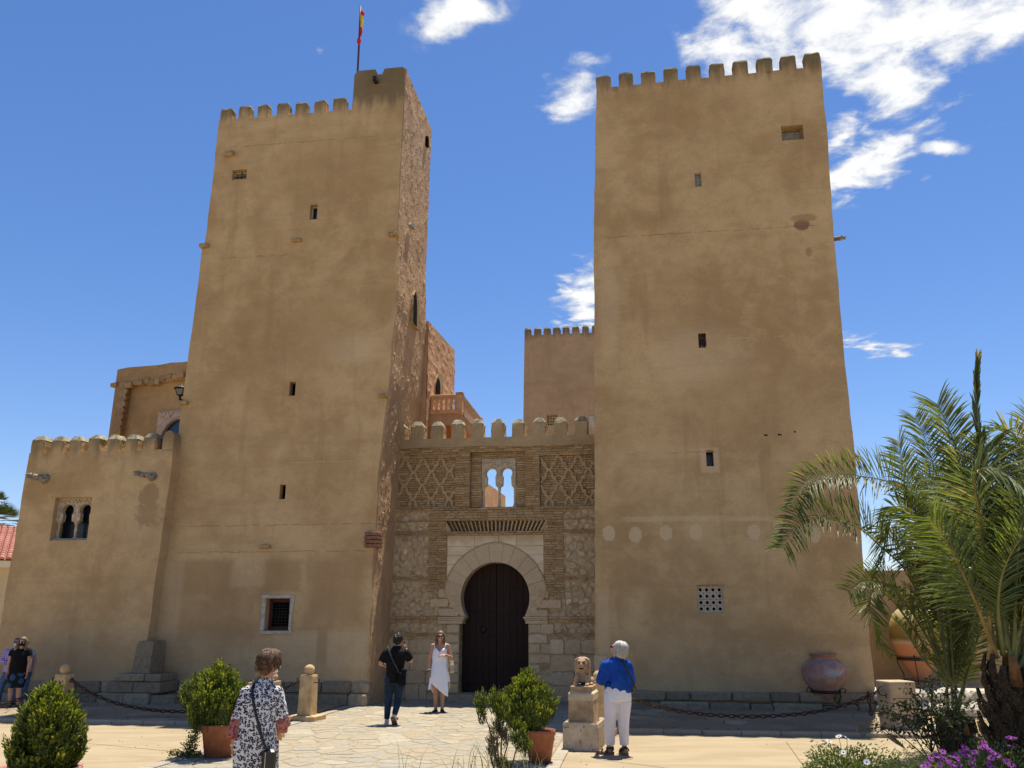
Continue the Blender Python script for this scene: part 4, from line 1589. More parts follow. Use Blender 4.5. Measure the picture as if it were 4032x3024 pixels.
# sebka lattice panels
def lattice(panel, nodes, dx, dy, seed):
    u0, u1, v0, v1 = panel
    rr_ = random.Random(seed)
    frac = [(0, -.02), (.15, .07), (.28, .20), (.35, .36), (.37, .58)]
    sh = [(.34, .46), (.74, .46), (.74, .69), (.34, .69)]
    dn = [(.63, .66), (.65, .78), (.78, .91), (1.0, 1.02)]
    hw = .031
    for (nu, nv2) in nodes:
        for s_ in (-1, 1):
            mb = MB()
            def seg(path, w1):
                pts = [(nu + s_ * dx * a, nv2 - dy * b) for a, b in path]
                for p, q in zip(pts, pts[1:]):
                    mx, my = (p[0] + q[0]) / 2, (p[1] + q[1]) / 2
                    if not (u0 + .01 < mx < u1 - .01 and v0 + .005 < my < v1 + .005): continue
                    d = Vector((q[0] - p[0], q[1] - p[1])); 
                    if d.length < 1e-4: continue
                    d.normalize(); n_ = Vector((-d.y, d.x)) * hw
                    lp = [(max(u0, min(u1, x)), max(v0, min(v1, y))) for x, y in ((p[0] - n_.x, p[1] - n_.y), (q[0] - n_.x, q[1] - n_.y), (q[0] + n_.x, q[1] + n_.y), (p[0] + n_.x, p[1] + n_.y))]
                    if area(lp) > 1e-5: mb.slab([lp], GW - .20, w1 + rr_.uniform(-.006, .006))
            seg(frac, GW - .085); seg(dn, GW - .075)
            q = [(nu + s_ * dx * a, nv2 - dy * b) for a, b in sh]
            q = [(max(u0, min(u1, x)), y) for x, y in q]
            if v0 < q[2][1] and q[0][1] < v1 and area(q) > .0008:
                mb.slab([q], GW - .20, GW - .08)
            if mb.v: fpart(mb, 'lattice_rib', m_lat, GT)


a, b = zz(1808, 35), zz(2028, 35)
dxr = (b[0] - a[0]) / 2
dyr = zz(1808, 35)[1] - zz(1808, 190)[1]
nodes = []
for row in range(-1, 4):
    v = a[1] - dyr * row
    for k in range(-3, 5):
        nodes.append((a[0] + dxr * (2 * k + (row % 2)), v))
lattice(PRr, [n_ for n_ in nodes if PRr[0] - dxr < n_[0] < PRr[1] + dxr and n_[1] < PRr[3] + .01], dxr, dyr, 1)
a, b = zz(290, 65), zz(490, 65)
dxl = (b[0] - a[0]) / 2
dyl = zz(290, 65)[1] - zz(290, 215)[1]
nodes = []
for row in range(-1, 4):
    v = a[1] - dyl * row
    for k in range(-4, 5):
        nodes.append((a[0] + dxl * (2 * k + (row % 2)), v))
lattice(PLr, [n_ for n_ in nodes if PLr[0] - dxl < n_[0] < PLr[1] + dxl and n_[1] < PLr[3] + .01], dxl, dyl, 2)

# twin window with sky behind
TW = fpart(MB().cbox(TWr[0] - .02, TWr[1] + .02, -GW + .15, -GW + .5, TWr[2] - .05, TWr[2] + .02, .01), 'twin_window', m_carv, GT)
twin_window(GT, FR, (TWr[0] + .006, TWr[1] - .006, TWr[2] + .02, TWr[3] - .006), GW - .17, GW - .34, parent=TW)

# ---- door: two leaves of planks with rows of studs, iron rosette
DW = GW - .40
dv1 = av + ar - .01
DO = None
door = fpart(MB().box(jl + .0, jr - .0, -DW + .05, -DW + .09, vdoor, dv1), 'door', m_door, GT)
ud = zl(1105, 1200)[0]
ud = (jl + jr) / 2 + .01
npl = 5
for leaf in (0, 1):
    a, b = (jl + .004, ud - .006) if leaf == 0 else (ud + .006, jr - .004)
    for k in range(npl):
        x0 = a + (b - a) * k / npl; x1 = a + (b - a) * (k + 1) / npl
        fpart(MB().cbox(x0 + .002, x1 - .002, -DW - .004 * (k % 2), -DW + .049, vdoor + .01, dv1, .004), 'plank', m_door, GT, door)
def stud_at(u, v, s=.018):
    fpart(MB().ell((u, -DW - .004, v), (s, s * .8, s), None, 7, 5), 'stud', m_stud, GT, door)
for yy in (927, 1203, 1490, 1780, 2060):
    v = zl(1070, yy)[1]
    if v < .3: continue
    for k in range(22):
        u = jl + .07 + (jr - jl - .14) * k / 21
        if abs((u - ud)) < .03: continue
        if v > av - .1 and abs(u - ac[0]) > math.sqrt(max(0, (ar * .94) ** 2 - (v - av) ** 2)): continue
        stud_at(u, v)
for k in range(26):
    t = R(10 + 160 * k / 25)
    stud_at(ac[0] + ar * .91 * math.cos(t), av + ar * .91 * math.sin(t), .015)
ro = zl(922, 1415)
mb = MB().lathe([(.001, 0), (.075, 0), (.085, .012), (.05, .03), (.02, .045), (.001, .05)], 14, cap0=False)
mb.v = [(ro[0] + p[0], -DW - .005 - p[2], ro[1] + p[1]) for p in mb.v]
fpart(mb, 'door_rosette', m_stud, GT, door)
# doorstep
for (a, b) in ((jl - .25, (jl + jr) / 2 - .1), ((jl + jr) / 2 - .094, jr + .3)):
    fpart(MB().cbox(a, b, -GW - .22, -GW + .5, -.02, vdoor - .004, .012), 'doorstep', m_plinth, GT)

# ================================================================ buildings behind
# upper hall behind the low wing, turned away from the facade
pA = pix(741, 1420, 23.6)
HF = Frame((pA.x, pA.y, 0), 20.6)
UB = HF.thing('upper_hall', 'higher plastered hall behind the low wing, with a framed recessed wall and a carved arch', 'building', -3, -2)
tl = HF.P(463, 1455); tr = (1.4, HF.P(741, 1420)[1])
bl = HF.P(430, 1740)
lp = rough([(bl[0] - .1, 3.5), (1.4, 3.5)], 9, 0, rg, False) + rough([(1.4, tr[1]), (tl[0], tl[1])], .4, .03, rg, False)
iw = [HF.P(430 + x / 4.367, 1400 + y / 4.367) for x, y in ((165, 1345), (290, 545))]
rec = [(iw[0][0], 3.6), (1.3, 3.6), (1.3, HF.P(735, 1490)[1]), HF.P(430 + 320 / 4.367, 1400 + 520 / 4.367), (iw[1][0], iw[1][1])]
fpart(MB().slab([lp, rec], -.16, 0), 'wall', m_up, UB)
fpart(MB().slab([lp], -3, -.165), 'wall_core', m_up, UB)
m_corn = masonry('crumbling_cornice', [(0, (.27, .18, .10)), (.5, (.36, .25, .14)), (1, (.30, .17, .10))])
# broken brick string course under the parapet and down the corner
hs = [HF.P(430 + x / 4.367, 1400 + y / 4.367) for x, y in ((190, 470), (420, 440), (700, 400), (980, 350), (1320, 290))]
for p, q in zip(hs, hs[1:]):
    k = max(1, int((q[0] - p[0]) / .19))
    for i in range(k):
        a = p[0] + (q[0] - p[0]) * i / k; b = p[0] + (q[0] - p[0]) * (i + 1) / k
        vv = p[1] + (q[1] - p[1]) * (i + .5) / k
        dz = rg.uniform(-.05, .04)
        fpart(MB().cbox(a + .004, b - .004, -.03 - rg.uniform(0, .06), .05, vv - .13 + dz - rg.uniform(0, .06), vv + dz, .015), 'cornice_brick', m_corn if rg.random() < .6 else m_up, UB)
for k in range(14):
    yy = 560 + k * 55
    c = HF.P(430 + (265 - 9.2 * (k)) / 4.367, 1400 + yy / 4.367)
    fpart(MB().cbox(c[0] - .17, c[0] + .10 + (.05 if k % 2 else 0), -.045, .05, c[1] - .07, c[1] + .055, .01), 'quoin_brick', m_corn, UB)
p0 = HF.P(463, 1455)
fpart(MB().cbox(p0[0] - .12, p0[0] + .1, -.1, .3, p0[1] - .55, p0[1] - .42, .02), 'gutter_stub', m_ledge, UB)
# carved arch: pink stucco spandrel
z6 = lambda x, y, w=-.15: HF.P(430 + x / 4.367, 1400 + y / 4.367, w)
sp_l, sp_t = z6(882, 1000), z6(882, 985)
ctr = z6(1215, 1440)
rad = ctr[0] - z6(930, 1440)[0]
arcp = [(ctr[0] + rad * 1.0 * math.cos(t), ctr[1] + rad * .98 * math.sin(t)) for t in [math.pi * k / 24 for k in range(25)]]
u_r = ctr[0] + (ctr[0] - z6(850, 1200)[0])
loop = [(z6(850, 1300)[0], ctr[1] - 1.2), (arcp[-1][0], ctr[1] - 1.2)] + arcp[::-1] + [(arcp[0][0], ctr[1] - 1.2), (u_r, ctr[1] - 1.2), (u_r, sp_t[1]), (z6(885, 990)[0], sp_t[1])]
AP = fpart(MB().slab([loop], -.16, -.06), 'carved_arch', m_carvp, UB)
fpart(MB().slab([[(arcp[-1][0], ctr[1] - 1.2), (arcp[0][0], ctr[1] - 1.2)] + arcp], -.163, -.15), 'pane', simple('blue_glass', (.02, .04, .09), .2, .5), UB, AP)
cm = MB()
pu, pv = z6(905, 1010)
for i in range(12):
    for j in range(8):
        cu, cv = pu + .14 + i * .26 + (.13 if j % 2 else 0), pv - .12 - j * .19
        if (cu - ctr[0]) ** 2 + (cv - ctr[1]) ** 2 < (rad * 1.14) ** 2 or cu > u_r - .1 or cv < ctr[1]: continue
        for s_ in (-1, 1):
            cm.slab([[(cu - .012, cv - .02), (cu + .012, cv - .02), (cu + .012 + s_ * .11, cv + .15), (cu - .012 + s_ * .11, cv + .15)]], -.06, -.035)
        cm.slab([[(cu, cv + .03), (cu + .035, cv + .07), (cu, cv + .11), (cu - .035, cv + .07)]], -.06, -.04)
fpart(cm, 'carved_relief', m_carv, UB, AP)
am = MB()
for k in range(40):
    t = math.pi * k / 39
    am.ell((ctr[0] + rad * 1.03 * math.cos(t), .055, ctr[1] + rad * 1.01 * math.sin(t)), .035, None, 6, 4)
fpart(am, 'beaded_arch', m_carvp, UB, AP)

# wall lantern
lpos = pix(430 + 1216 / 4.367, 1400 + 720 / 4.367, 22.3)
LN = thing('wall_lantern', 'black iron lantern with glass panes on a bracket beside the left tower', 'lantern', tuple(lpos))
s6 = .24 / 34 * 1.0
hh = (pix(0, 1500, 22.3).z - pix(0, 1575, 22.3).z) / 75
def L(z6y): return (720 - z6y) / 4.367 * hh
mb = MB().rings([[(r_ * math.cos(R(45 + 90 * k)), r_ * math.sin(R(45 + 90 * k)), z) for k in range(4)] for r_, z in ((.085, L(680)), (.155, L(582)))], cap0=True, cap1=True)
gl = simple('lantern_glass', (.20, .19, .17), .3, .5)
mb.build('glass', gl, LN)
fm = MB()
for k in range(4):
    a_ = R(45 + 90 * k)
    fm.tube([(.088 * math.cos(a_), .088 * math.sin(a_), L(684)), (.16 * math.cos(a_), .16 * math.sin(a_), L(578))], .010, 5)
    b_ = R(45 + 90 * (k + 1))
    for r_, z in ((.088, L(682)), (.16, L(580))):
        fm.tube([(r_ * math.cos(a_), r_ * math.sin(a_), z), (r_ * math.cos(b_), r_ * math.sin(b_), z)], .010, 5)
fm.build('frame', m_iron, LN)
MB().lathe([(.19, L(572)), (.15, L(552)), (.085, L(528)), (.04, L(520)), (.045, L(508)), (.02, L(500)), (.015, L(490)), (.001, L(486))], 8).build('cap', m_iron, LN)
MB().tube([(0, 0, L(684)), (0, 0, L(765))], .03, 8).build('post', m_iron, LN)
MB().tube([(0, 0, L(745)), (.1, .1, L(770)), (.16, .25, L(730)), (.2, 1.0, L(735))], .025, 7).build('bracket', m_iron, LN)

# reddish house and balcony in the courtyard
CF = Frame(FO, 11.0)
RB = FR.thing('courtyard_house', 'reddish plastered courtyard house rising behind the left tower', 'building', -4.5, -5)
ub = -2.88
p1, p2, p3 = FR.side(1669, 1239, ub), FR.side(1790, 1379, ub), FR.side(1777, 1550, ub)
wN, wF = -3.13, p2[0]
zt1, zt2 = p1[1], p2[1]
mb = MB()
mb.rings([[(ub, -wN, 2), (ub, -wF, 2), (-6.5, -wF, 2), (-6.5, -wN, 2)], [(ub, -wN, zt1 - .3), (ub, -wF, zt2 - .3), (-6.5, -wF, zt2 - .3), (-6.5, -wN, zt1 - .3)], [(ub, -wN, zt1), (ub, -wF, zt2), (-6.5, -wF, zt2), (-6.5, -wN, zt1)]])
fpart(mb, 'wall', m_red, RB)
sk = MB(); vs_ = []; fs_ = []
na, nb_ = 60, 60
for i in range(na + 1):
    for j in range(nb_ + 1):
        v = 5.5 + (min(zt1, zt2) - .0 - 5.5) * i / na
        w = wN + (wF - wN) * j / nb_
        f = noise.noise(Vector((w * 1.4, v * 5, 2))) * .02 + noise.noise(Vector((w * 4, v * 7, 5))) * .02
        vs_.append((ub + .012 + max(0, f), -w, v))
for i in range(na):
    for j in range(nb_):
        a_ = i * (nb_ + 1) + j
        fs_.append((a_, a_ + 1, a_ + nb_ + 2, a_ + nb_ + 1))
fpart(sk.add(vs_, fs_), 'rough_side_render', m_red, RB)


def side_on(pts_px, u, mat, name, root, d0, d1, parent=None):
    lp_ = [FR.side(x, y, u) for x, y in pts_px]
    mb_ = MB().rings([[(u + d0, -p[0], p[1]) for p in lp_], [(u + d1, -p[0], p[1]) for p in lp_]])
    return fpart(mb_, name, mat, root, parent)


z7 = lambda x, y: (1500 + x / 2.458, 1200 + y / 2.458)
aw = side_on([z7(515, 880), z7(592, 880), z7(590, 720), z7(570, 690), z7(545, 670), z7(528, 705), z7(516, 760)], ub, m_ledge, 'arched_window', RB, 0, .04)
side_on([z7(515, 890), z7(553, 890), z7(552, 770), z7(548, 735), z7(538, 710), z7(525, 740), z7(518, 780)], ub, m_dark, 'pane', RB, .02, .07, aw)
# balcony
m_balc = simple('pink_sand_stone', (.72, .43, .24), .9, .1, .15, 8, .3)
wb_ = -3.6
bc = FR.P(*z7(790, 865), wb_)
bl_ = FR.P(*z7(440, 870), wb_)
br_b = FR.P(*z7(790, 1050), wb_)
BF = FR.thing('balcony', 'sandy pink balcony with keyhole shaped openings in its parapet, above the gate wall', 'balcony', bc[0] - .8, wb_ - .5)
ubs = bc[0]
bt, bb = bc[1], br_b[1]
H_ = bt - bb
loops = [rloop((ub + .03, ubs - .16, bb + .12, bt - .06))]
nk = 7
cx0 = FR.P(*z7(467, 950), wb_)[0]; cx1 = FR.P(*z7(697, 950), wb_)[0]
stp = (cx1 - cx0) / 5
for k in range(nk):
    cx_ = cx0 + stp * k
    s_ = stp
    if cx_ - .36 * s_ < ub + .04 or cx_ + .36 * s_ > ubs - .17: continue
    vb_, vt_ = bb + H_ * .16, bb + H_ * .80
    hgt = vt_ - vb_
    pr = [(-.32, 0), (.32, 0), (.34, .08), (.31, .45), (.25, .56), (.16, .60), (.24, .66), (.32, .74), (.30, .86), (.0, 1.0), (-.30, .86), (-.32, .74), (-.24, .66), (-.16, .60), (-.25, .56), (-.31, .45), (-.34, .08)]
    loops.append([(cx_ + a_ * s_, vb_ + b_ * hgt) for a_, b_ in pr])
fpart(MB().slab(loops, wb_ - .10, wb_), 'front_parapet', m_balc, BF)
fpart(MB().cbox(ub, ubs - .10, -wb_ - .04, -wb_ + .14, bt - .07, bt, .01), 'hand_rail', m_balc, BF)
fpart(MB().cbox(ub, ubs - .08, -wb_ - .03, -wb_ + .14, bb + .0, bb + .12, .01), 'base_rail', m_balc, BF)
fpart(MB().cbox(ubs - .17, ubs + .0, -wb_ - .05, -wb_ + .15, bb - .02, bt + .0, .01), 'corner_pier', m_balc, BF)
fpart(MB().cbox(ubs - .19, ubs + .02, -wb_ - .07, -wb_ + .17, bt + .001, bt + .06, .01), 'pier_cap', m_carvp, BF)
sd = FR.side(*z7(965, 1030), ubs - .02)
wend = sd[0]
fpart(MB().box(ubs - .12, ubs - .02, -wb_ + .16, -wend, bb + .12, bt - .06), 'side_parapet', m_balc, BF)
fpart(MB().cbox(ubs - .16, ubs + .02, -wb_ + .15, -wend, bt - .07, bt, .01), 'hand_rail', m_carvp, BF)
fpart(MB().cbox(ubs - .16, ubs + .03, -wb_ + .15, -wend, bb - .05, bb + .1, .01), 'base_rail', m_carvp, BF)
fpart(MB().cbox(ubs - .17, ubs + .03, -wend - .02, -wend + .18, bb - .02, bt + .03, .01), 'corner_pier', m_balc, BF)
for k in range(16):
    yv = -wb_ + .3 + (-wend + wb_ - .3) * (k + .5) / 16
    fpart(MB().cbox(ubs - .03, ubs - .002, yv - .05, yv + .05, bb + H_ * .2, bb + H_ * .75, .01), 'relief_panel', m_balc, BF)
v_or = FR.P(*z7(600, 1168), wb_)[1]
fpart(MB().box(ub + .01, ubs - .03, -wb_ + .03, -wend, v_or, bb + .015), 'balcony_mass', m_red, BF)
fpart(MB().box(ub + .02, ubs - .2, -wb_ + .16, -wend, bb + .016, bb + .03), 'floor', m_cream, BF)  # pale floor added to bounce sunlight up onto the parapet
m_or = simple('bounce_lit_orange', (.66, .20, .05), .9, .1, .2, 2)  # warm bounce light under the balcony put into this orange
fpart(MB().box(ub + .01, ubs - .10, -wb_ + .12, -wend - .1, 3.5, v_or - .002), 'bounce_lit_base', m_or, BF)
# long sloping-looking side wall seen through the twin window
w1_, v1_ = FR.side(1906, 1893, -1.85)
SW = FR.thing('courtyard_wall', 'reddish courtyard wall seen through the twin window, running away from the gate', 'wall', -2.0, -9)
wfar, vfar = FR.side(2020, 1981, -1.85)
wn_ = min(wend - .3, w1_ + 2.5)
mb = MB().rings([[(-2.2, -wn_, 2), (-1.85, -wn_, 2), (-1.85, -wn_, v1_), (-2.2, -wn_, v1_)], [(-2.2, -wfar - 2, 2), (-1.85, -wfar - 2, 2), (-1.85, -wfar - 2, vfar), (-2.2, -wfar - 2, vfar)]])
fpart(mb, 'wall', m_red, SW)
print('COURT', w1_, v1_, wfar, vfar, wend)

# far tower
wT = -24
BT = FR.thing('far_tower', 'brown square tower with merlons in the distance between the two big towers', 'tower', -.5, wT - 2.5)
b0 = FR.P(2065, 1310, wT); b1 = FR.P(2055, 1650, wT)
uT1 = 4.2
vtt = FR.P(2093, 1320, wT)[1]
loop = [(b1[0] - .12, 0), (uT1, 0), (uT1, vtt), (b0[0], vtt)]
h1 = rect(*z7(1605, 1062), *z7(1708, 1166), wT)
h2 = rect(*z7(2012, 1080), *z7(2065, 1186), wT)
fpart(MB().slab([loop, rloop(h1), rloop(h2)], wT - 1, wT), 'wall', m_redtower, BT)
fpart(MB().rings([[(b1[0] - .1, -wT + 1.02, 0), (uT1 - .02, -wT + 1.02, 0), (uT1 - .02, -wT + 6, 0), (b1[0] - .1, -wT + 6, 0)], [(b0[0] + .02, -wT + 1.02, vtt - .02), (uT1 - .02, -wT + 1.02, vtt - .02), (uT1 - .02, -wT + 6, vtt - .02), (b0[0] + .02, -wT + 6, vtt - .02)]]), 'wall_core', m_redtower, BT)
m0 = [(1390, 1450), (1481, 1546), (1574, 1640), (1665, 1732), (1757, 1822), (1850, 1916), (1946, 2009), (2040, 2100)]
for a_, b_ in m0:
    ua, ub2 = FR.P(*z7(a_, 240), wT)[0], FR.P(*z7(b_, 240), wT)[0]
    fpart(merlon(ua, ub2, vtt, 17.08, wT, .5, r=rg), 'merlon', None, BT, mats=[m_redtower, m_cap])
u0, u1, v0, v1 = h1
loops = [rloop(h1)]
for i in range(4):
    for j in range(4):
        cu, cv = u0 + (u1 - u0) * (i + .5) / 4, v0 + (v1 - v0) * (j + .5) / 4
        loops.append([(cu + .3 * (u1 - u0) / 4 * math.cos(math.pi * k / 4), cv + .3 * (u1 - u0) / 4 * math.sin(math.pi * k / 4)) for k in range(8)])
lt_ = fpart(MB().slab(loops, wT - .2, wT - .08), 'lattice_screen', m_ledge, BT)
fpart(MB().box(u0, u1, -wT + .35, -wT + .4, v0, v1), 'backing', m_carv, BT, lt_)
u0, u1, v0, v1 = h2
kw = fpart(MB().slab([rloop(h2), [(u0 + .35, v0 + .4), (u0 + .75, v0 + .4), (u0 + .68, v0 + 1.0), (u0 + .82, v0 + 1.3), (u0 + .55, v0 + 1.6), (u0 + .28, v0 + 1.3), (u0 + .42, v0 + 1.0)]], wT - .1, wT + .05), 'keyhole_window', m_wframe, BT)
fpart(MB().box(u0, u1, -wT + .3, -wT + .35, v0, v1), 'pane', m_dark, BT, kw)

# flagpole with a flag wrapped round it
fb = FR.P(1411, 300, -2.2)
pb, ptp = FR.P(1409, 285, -2.0), FR.P(1420, 25, -2.0)
FL = FR.thing('flagpole', 'thin dark flagpole on the left tower turret with a limp flag', 'flagpole', pb[0], -2.0, 15.2)
zB = 16.4
fpart(MB().tube([(pb[0], 2.0, zB - .6), ((pb[0] + ptp[0]) / 2, 2.0, (pb[1] + ptp[1]) / 2), (ptp[0], 2.0, ptp[1])], [.036, .032, .028], 8), 'pole', simple('brown_pole', (.09, .045, .04), .6, .3), FL)
def fl(y): return ptp[1] + (pb[1] - ptp[1]) * (y * 1.0 - 25) / 260
fm_ = bpy.data.materials.new('flag_cloth')
_m = M('flag_cloth_red_yellow', .8, .1)
_s = _m.t.nodes.new('ShaderNodeSeparateXYZ'); _m.link(_m.pos, _s.inputs[0])
zm1, zm2 = fl(66), fl(112)
_m.color(_m.mix(_m.math('MULTIPLY', _m.ramp(_s.outputs[2], zm2 - .03, zm2 + .03), _m.ramp(_s.outputs[2], zm1 + .03, zm1 - .03)), (.55, .03, .025), (.75, .55, .03)))
mb = MB()
rs = []
for k in range(26):
    t = k / 25
    y = 48 + (142 - 48) * t
    wd = (.05 * (1 - t) ** .7 + .028) * (1 + .25 * math.sin(t * 17))
    z = fl(y)
    cu = pb[0] + (ptp[0] - pb[0]) * (285 - y) / 260 + .03
    rs.append([(cu + wd * (.5 + .6 * math.cos(a_)) * (1 if math.cos(a_) > 0 else .3), 2.0 + .06 * math.sin(a_) * (1 + .5 * math.sin(3 * a_ + t * 9)), z) for a_ in [2 * math.pi * i / 10 for i in range(10)]])
mb.rings(rs, True)
fpart(mb, 'flag', _m.m, FL)
mb = MB()
mb.ell((pb[0] + (ptp[0] - pb[0]) * .45, 1.98, fl(165)), (.07, .05, .13), None, 8, 6)
fpart(mb, 'flag_knot', _m.m, FL)

# wall to the right of the right tower with a raised rocky ledge
RW = FR.thing('right_wall', 'lower plastered wall running off to the right behind the palms', 'wall', 13, -1.9)
vw = FR.P(3470, 2245, -1.7)[1]
fpart(MB().slab([rough([(7.4, 0), (24, 0)], 9, 0, rg, False) + rough([(24, vw + .1), (7.4, vw)], .5, .02, rg, False)], -2.4, -1.7), 'wall', m_rw, RW)

# far cream house with pink tiled roof at the left edge
HY = 38.0
HFm = Frame((pix(30, 2300, HY).x, HY, 0), -28)
HO = HFm.thing('tiled_house', 'distant cream house with a pink tiled roof at the left edge', 'house', 0, -2)
e_l = HFm.P(-60, 2200); e_r = HFm.P(80, 2200)
ve = (e_l[1] + e_r[1]) / 2
uh1 = 6
fpart(MB().box(-9, uh1, .4, 8, 0, ve - .05), 'wall', m_cream, HO)
fpart(MB().box(-9.3, uh1 + .3, -.02, .42, ve - .36, ve - .08), 'fascia', m_cream2, HO)
ridge_z = HFm.P(20, 2080, -4.2)[1]
rfm = MB().add([(-9.4, -.1, ve - .06), (uh1 + .4, -.1, ve - .06), (uh1 - 3.2, 4.2, ridge_z), (-9.4, 4.2, ridge_z), (uh1 + .4, 8.4, ve - .06), (-9.4, 8.4, ve - .06)], [(0, 1, 2, 3), (1, 4, 2), (2, 4, 5, 3), (0, 3, 5), (0, 5, 4, 1)])
rf = fpart(rfm, 'roof', m_rooft, HO)
# tile rows (real barrels on the near slope)
slope = Vector((0, 4.3, ridge_z - ve + .06)); sl_len = slope.length; sd_ = slope.normalized()
tm = MB()
tiles = []
nrow = 15
tile = MB()
for j in range(2):
    pass
tl_w, tl_l = .26, sl_len / nrow
ring_ = lambda r_, y: [(r_ * math.cos(math.pi * k / 6), y, r_ * .75 * math.sin(math.pi * k / 6)) for k in range(7)]
tile.rings([ring_(.125, 0), ring_(.105, tl_l * 1.08)], True, True, False, closed=False)
proto = None
pitch_ = math.atan2(sd_.z, sd_.y)
cnt = 0
for j in range(nrow):
    for i in range(56):
        u = -9.2 + i * tl_w
        base = Vector((u, -.12, ve - .04)) + sd_ * (j * tl_l)
        lim = uh1 + .3 - 3.6 * (j / nrow)
        if u > lim: continue
        sx = HFm.O + HFm.U * u + HFm.N * (-base.y)
        px_ = CX + F_PX * sx.x / sx.y
        if px_ < -120 or px_ > 130: continue
        if proto is None:
            proto = tile.build('roof_tile', m_rooft, rf)
            c = proto
        else:
            c = proto.copy(); col.objects.link(c); c.parent = rf
        c.location = (base.x - OFF[HO.name][0], base.y - OFF[HO.name][1], base.z - OFF[HO.name][2] + .02)
        c.rotation_euler = (pitch_, 0, 0)
        cnt += 1
# ================================================================ ground
SQ = 900
g = MB().add([(-SQ, -SQ, 0), (SQ, -SQ, 0), (SQ, SQ, 0), (-SQ, SQ, 0)], [(0, 1, 2, 3)]).build('ground', m_sand)
tag(g, kind='structure')
rp = random.Random(33)


def paving(root_name, r, cu, cw, z0, z1, mat, seed, nmax=300, jit=.40, gap=(.010, .022), sname='flagstone', near_first=True, backing=None):
    """r = (u0,u1,w0,w1) in facade axes"""
    root = FR.thing(root_name, None, None, (r[0] + r[1]) / 2, (r[2] + r[3]) / 2, 0)
    tag(root, kind='structure')
    rr_ = random.Random(seed)
    cells = []
    for poly in voronoi(*r, cu, cw, jit, rr_):
        if area(poly) < .008: continue
        q = dedupe(round_poly(inset(poly, rr_.uniform(*gap)), .10), .01)
        if len(q) >= 3: cells.append(q)
    cells.sort(key=lambda q: -centroid(q)[1])
    rest = MB()
    for i, q in enumerate(cells):
        mb = MB() if i < nmax else rest
        if sum(q[k][0] * q[(k + 1) % len(q)][1] - q[(k + 1) % len(q)][0] * q[k][1] for k in range(len(q))) > 0: q = q[::-1]
        t = rr_.uniform(-.003, .002)
        c = centroid(q)
        mb.rings([[(a, -b, z0) for a, b in q], [(a, -b, z1 + t - .004) for a, b in q], [(c[0] + (a - c[0]) * .96, -(c[1] + (b - c[1]) * .96), z1 + t) for a, b in q]], cap0=False)
        if i < nmax: fpart(mb, sname, mat, root)
    if rest.v: tag(fpart(rest, sname + '_rest', mat, root), kind='stuff')
    if backing:
        fpart(MB().box(r[0], r[1], -r[3], -r[2], z0, z0 + .006), 'bedding', backing, root)
    return root


PU0, PU1 = -3.52, 1.50
path = paving('path', (PU0, PU1, -1.55, 9.6), .40, .34, .004, .016, m_pave, 5, jit=.5, gap=(.008, .036), backing=m_pavej)
WK = 3.82
pav = paving('pavement', (1.72, 8.2, .12, WK), .75, .42, .004, .060, m_slab, 6, 120, backing=m_mort, sname='paving_slab', gap=(.004, .010))
pav2 = paving('pavement', (-17, PU0 - .25, .12, WK), .85, .45, .004, .060, m_slab, 7, 150, backing=m_mort, sname='paving_slab', gap=(.004, .010))
# kerbs
KR = FR.thing('kerb', None, None, 0, WK)
tag(KR, kind='structure')
def kerb_run(pts, seed):
    r = random.Random(seed)
    (u0, w0), (u1, w1) = pts
    L = math.hypot(u1 - u0, w1 - w0)
    n = int(L / .62)
    for k in range(n):
        a, b = k / n, (k + 1) / n
        if abs(u1 - u0) > abs(w1 - w0):
            x0, x1 = u0 + (u1 - u0) * a, u0 + (u1 - u0) * b
            mb = MB().cbox(min(x0, x1) + .004, max(x0, x1) - .004, -w0 - .085, -w0 + .075, -.01, .068 + r.uniform(-.004, .004), .012)
        else:
            x0, x1 = w0 + (w1 - w0) * a, w0 + (w1 - w0) * b
            mb = MB().cbox(u0 - .08, u0 + .10, -max(x0, x1) + .004, -min(x0, x1) - .004, -.01, .026 + r.uniform(-.004, .004), .008)
        fpart(mb, 'kerb_stone', m_kerb, KR)
kerb_run([(1.86, WK), (8.3, WK)], 1)
kerb_run([(-17, WK), (PU0 - .3, WK)], 2)
kerb_run([(PU1 + .10, .1), (PU1 + .10, 9.6)], 3)
kerb_run([(PU0 - .12, .1), (PU0 - .12, 9.6)], 4)
# saw cuts, hairline joints and loose grit on the concrete
JN = MB()
for (a, b) in (((3095, 2921), (3195, 3060)), ((2350, 2990), (2900, 3060)), ((60, 2900), (690, 2960))):
    p, q = gnd(*a), gnd(*b)
    n_ = Vector((-(q - p).y, (q - p).x, 0)).normalized() * .006
    JN.add([p - n_ + Vector((0, 0, .003)), q - n_ + Vector((0, 0, .003)), q + n_ + Vector((0, 0, .003)), p + n_ + Vector((0, 0, .003))], [(0, 1, 2, 3)])
tag(JN.build('ground_joint', m_joint), kind='structure')
GV = MB()
for k in range(260):
    u_, w_ = rp.uniform(-9, 9), rp.uniform(.2, 9.5)
    if rp.random() < .2: u_ = rp.choice((PU1 + .22, PU0 - .22)) + rp.gauss(0, .5)
    p = fw(u_, w_, .003 if not (PU0 < u_ < PU1) else .018)
    s_ = rp.uniform(.004, .011)
    GV.ell((p.x, p.y, p.z + s_ * .4 + (.058 if (w_ < WK and not PU0 - .3 < u_ < 1.8) else 0)), (s_, s_ * rp.uniform(.6, 1), s_ * .6), None, 5, 4, False)
tag(GV.build('gravel', m_kerb), 'loose grit and small pebbles scattered on the forecourt', 'gravel', kind='stuff')
